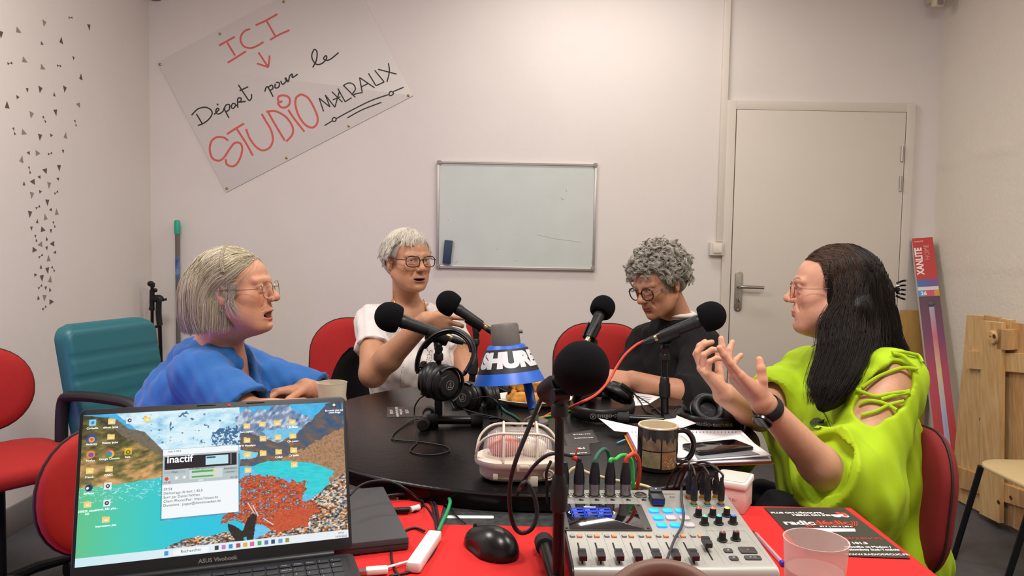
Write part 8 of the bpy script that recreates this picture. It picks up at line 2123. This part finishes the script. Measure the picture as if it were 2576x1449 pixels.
b = MB(); b.at(kq, frame(pn_)); b.lathe([(.030, 0), (.030, .010), (.027, .014), (.008, .015), (.006, .008), (.001, .008)], 28); b.obj('wooden_disc', m_pine2, t, world=True)
for x, y, o_ in ((478, 488, .075), (425, 822, .0195), (545, 1135, .040), (496, 1153, .0595)):
    q = onw(*Z7(x, y), o_); b = MB(); b.at(q, frame(pn_)); b.lathe([(.010, -.002), (.009, .0006), (.001, .0008)], 14); b.obj('knot', m_knot, t, world=True)
t = thing('wooden_board', 'narrow yellowish board standing in the corner behind the red light box', 'board', (2.29, 4.40, 0))
q0_, q1_ = at(2268, 780, 4.40), at(2310, 780, 4.40)
MB().box(((q0_.x+q1_.x)/2+.03-2.29, 0, q0_.z/2), (.16, .02, q0_.z), .002).obj('plank', mat('plywood_yellow', 'b8914e', .6, noise=.3, scale=5, stretch=(4, 4, 1), c2='a07a3c'), t)
# LED tube carton
c0, c1 = onz(2396, 1244, .0), at(2320, 600, 4.395); axb = (c1-c0); Lb = axb.length; axb.normalize()
nb_ = V(-.35, -1, 0); nb_ = (nb_-axb*nb_.dot(axb)).normalized(); xb = nb_.cross(axb)*-1; xb = axb.cross(nb_)*1
if xb.x < 0: xb = -xb
Fb = Matrix((xb, axb, xb.cross(axb))).transposed()
t = thing('light_tube_carton', 'tall red and purple XANLITE light tube carton leaning in the right corner', 'carton', c0+V(0, 0, .004), rot=Fb)
wB2, dB2 = .105, .06
MB().box((0, Lb/2, -dB2/2), (wB2, Lb, dB2), .002).obj('carton', mat('carton_white', 'cfc9c6', .6), t)
def band(y0_, y1_, m, x0_=-.5, x1_=.5, z=.0006, nm='printed_panel'): MB().box((wB2*(x0_+x1_)/2, Lb*(1-(y0_+y1_)/2), z), (wB2*(x1_-x0_), Lb*(y1_-y0_), .001)).obj(nm, m, t, smooth=False)
band(.0, .175, mat('xan_red', 'b5281f', .5)); band(.175, .205, mat('xan_photo_blue', '4a5a9a', .5), -.5, .0); band(.175, .205, mat('xan_photo_violet', '6a4a8a', .5), 0, .5); band(.22, .245, mat('xan_band_pink', 'c0466a', .5)); band(.22, .245, mat('xan_band_blue', '4a8ac0', .5), -.5, -.2, .0009); band(.22, .245, mat('xan_band_orange', 'c98a3a', .5), .25, .5, .0009)
gm = bpy.data.materials.new('carton_gradient'); gm.use_nodes = True; nt_ = gm.node_tree; bs_ = nt_.nodes['Principled BSDF']; bs_.inputs['Roughness'].default_value = .5
tc_ = nt_.nodes.new('ShaderNodeTexCoord'); sp_ = nt_.nodes.new('ShaderNodeSeparateXYZ'); rp_ = nt_.nodes.new('ShaderNodeValToRGB'); mr_ = nt_.nodes.new('ShaderNodeMapRange'); mr_.inputs[1].default_value = 0; mr_.inputs[2].default_value = Lb*.755
nt_.links.new(tc_.outputs['Object'], sp_.inputs[0]); nt_.links.new(sp_.outputs['Y'], mr_.inputs[0]); nt_.links.new(mr_.outputs[0], rp_.inputs[0]); nt_.links.new(rp_.outputs[0], bs_.inputs['Base Color'])
el = rp_.color_ramp.elements; el[0].color = lin('b5301f'); el[1].color = lin('4a1f2e'); 
for p_, c_ in ((.35, 'b02a26'), (.60, 'a02a4a'), (.78, '6a2050')): e_ = el.new(p_); e_.color = lin(c_)
band(.245, 1.0, gm)
gm2 = gm.copy(); gm2.name = 'tube_gradient'; el = [n for n in gm2.node_tree.nodes if n.type == 'VALTORGB'][0].color_ramp.elements
for e_, c_ in zip(el, ('c9a0a0', '9aa0c8', 'c0a87a', 'b85a6a', '8aa6c0')): e_.color = lin(c_)
MB().box((.005, Lb*.36, .003), (.026, Lb*.70, .004), .001).obj('printed_tube', gm2, t)
MB().box((.005, Lb*.725, .003), (.030, .02, .0045), .001).obj('tube_end', mat('tube_end_grey', '4a4a48', .5), t)
text(t, 'XANLITE', .050, (-.012, Lb*.845, .0016), RZ(90), mat('carton_print_white', 'e6e0de', .5), 'printed_text', bold=.0016, sx=.8)
text(t, 'HOME', .036, (.026, Lb*.905, .0016), RZ(90), mat('carton_print_pink', 'c98a84', .5), 'printed_text', sx=.9)
text(t, 'XANLITE', .012, (-.045, Lb*.982, .0016), None, mat('carton_print_white', 'e6e0de', .5), 'printed_text')
text(t, '26', .030, (-.040, Lb*.76, .0022), None, mat('carton_print_white', 'e6e0de', .5), 'printed_text', bold=.001)
# broom handle with a teal grip
q = at(444, 560, 4.40); t = thing('broom_handle', 'long grey broom handle with a teal plastic tip standing in the left corner', 'broom handle', (q.x, 4.41, 0))
zt2 = at(444, 553, 4.40).z; zc = at(444, 588, 4.40).z
MB().cyl((0, 0, 0), (0, 0, zc), .0125, n=20).obj('pole', mat('grey_pole', '6f6a66', .45, .3), t)
MB().lathe([(.0155, zc-.002), (.0165, zc+.005), (.0165, zt2-.012), (.012, zt2-.002), (.003, zt2)], 22).obj('grip', mat('teal_grip', '2fa58c', .45), t)
z0_, z1_ = at(444, 705, 4.40).z, at(444, 645, 4.40).z
MB().lathe([(.0129, z0_), (.0129, z1_)], 20, caps=False).obj('label_band', mat('blue_label', '33497a', .5, noise=1, scale=30, c2='7d94b8'), t)
# folded microphone stand in the corner
Z6 = lambda x, y: (340+x*160/644, 540+y*360/1449)
ys_ = 4.30
t = thing('folded_microphone_stand', 'folded black microphone boom stand standing in the left corner behind the teal chair', 'microphone stand', (at(390, 800, ys_).x, ys_, 0))
A6 = lambda x, y, Y=ys_: at(*Z6(x, y), Y)
MB().cyl(A6(172, 1220), A6(172, 700), .0085, n=16).obj('boom', m_std, t, world=True)
low = A6(172, 1220); MB().cyl(V(low.x, low.y, .01), low, .010, n=16).obj('lower_boom', m_std, t, world=True)
MB().cyl(A6(170, 970), A6(172, 760), .0135, n=18).cyl(A6(168, 940), A6(168, 962), .0155, n=18).obj('boom_sleeve', blk, t, world=True)
MB().sph(A6(158, 700), (.019, .014, .016)).cyl(A6(176, 735), A6(178, 690), .012, n=16).obj('counterweight', blk, t, world=True)
MB().sph(A6(205, 765), (.012, .010, .012), 14, 8).obj('clamp_knob', blk, t, world=True)
MB().tube(smooth_pts([A6(178, 858), A6(215, 848), A6(250, 850), A6(258, 880)], 5), [.020]*16, 14).obj('joint', blk, t, world=True)
MB().tube([A6(255, 860), A6(290, 860), A6(315, 858)], [.006, .004, .009], 10).obj('wing_screw', blk, t, world=True)
MB().tube(smooth_pts([A6(240, 880), A6(238, 1000), A6(248, 1110), A6(250, 1125)], 5), .0155, 16).obj('grip_sleeve', blk, t, world=True)
MB().cyl(A6(206, 1135), A6(250, 1130), .008, n=12).obj('cable_clip', blk, t, world=True)
lw_ = A6(258, 1420); MB().cyl(A6(250, 1125), lw_, .0105, n=16).obj('shaft', m_std, t, world=True)
MB().cyl(lw_, V(lw_.x+.01, lw_.y, .03), .0105, n=16).obj('lower_shaft', m_std, t, world=True)
for k in range(3):
    a = R(90+120*k); MB().tube([(lw_.x+.01-toworld(t).translation.x, 0, .30), (lw_.x+.01-toworld(t).translation.x+.05*math.cos(a), .05*math.sin(a), .012)], .007, 8).obj('leg', m_std, t)
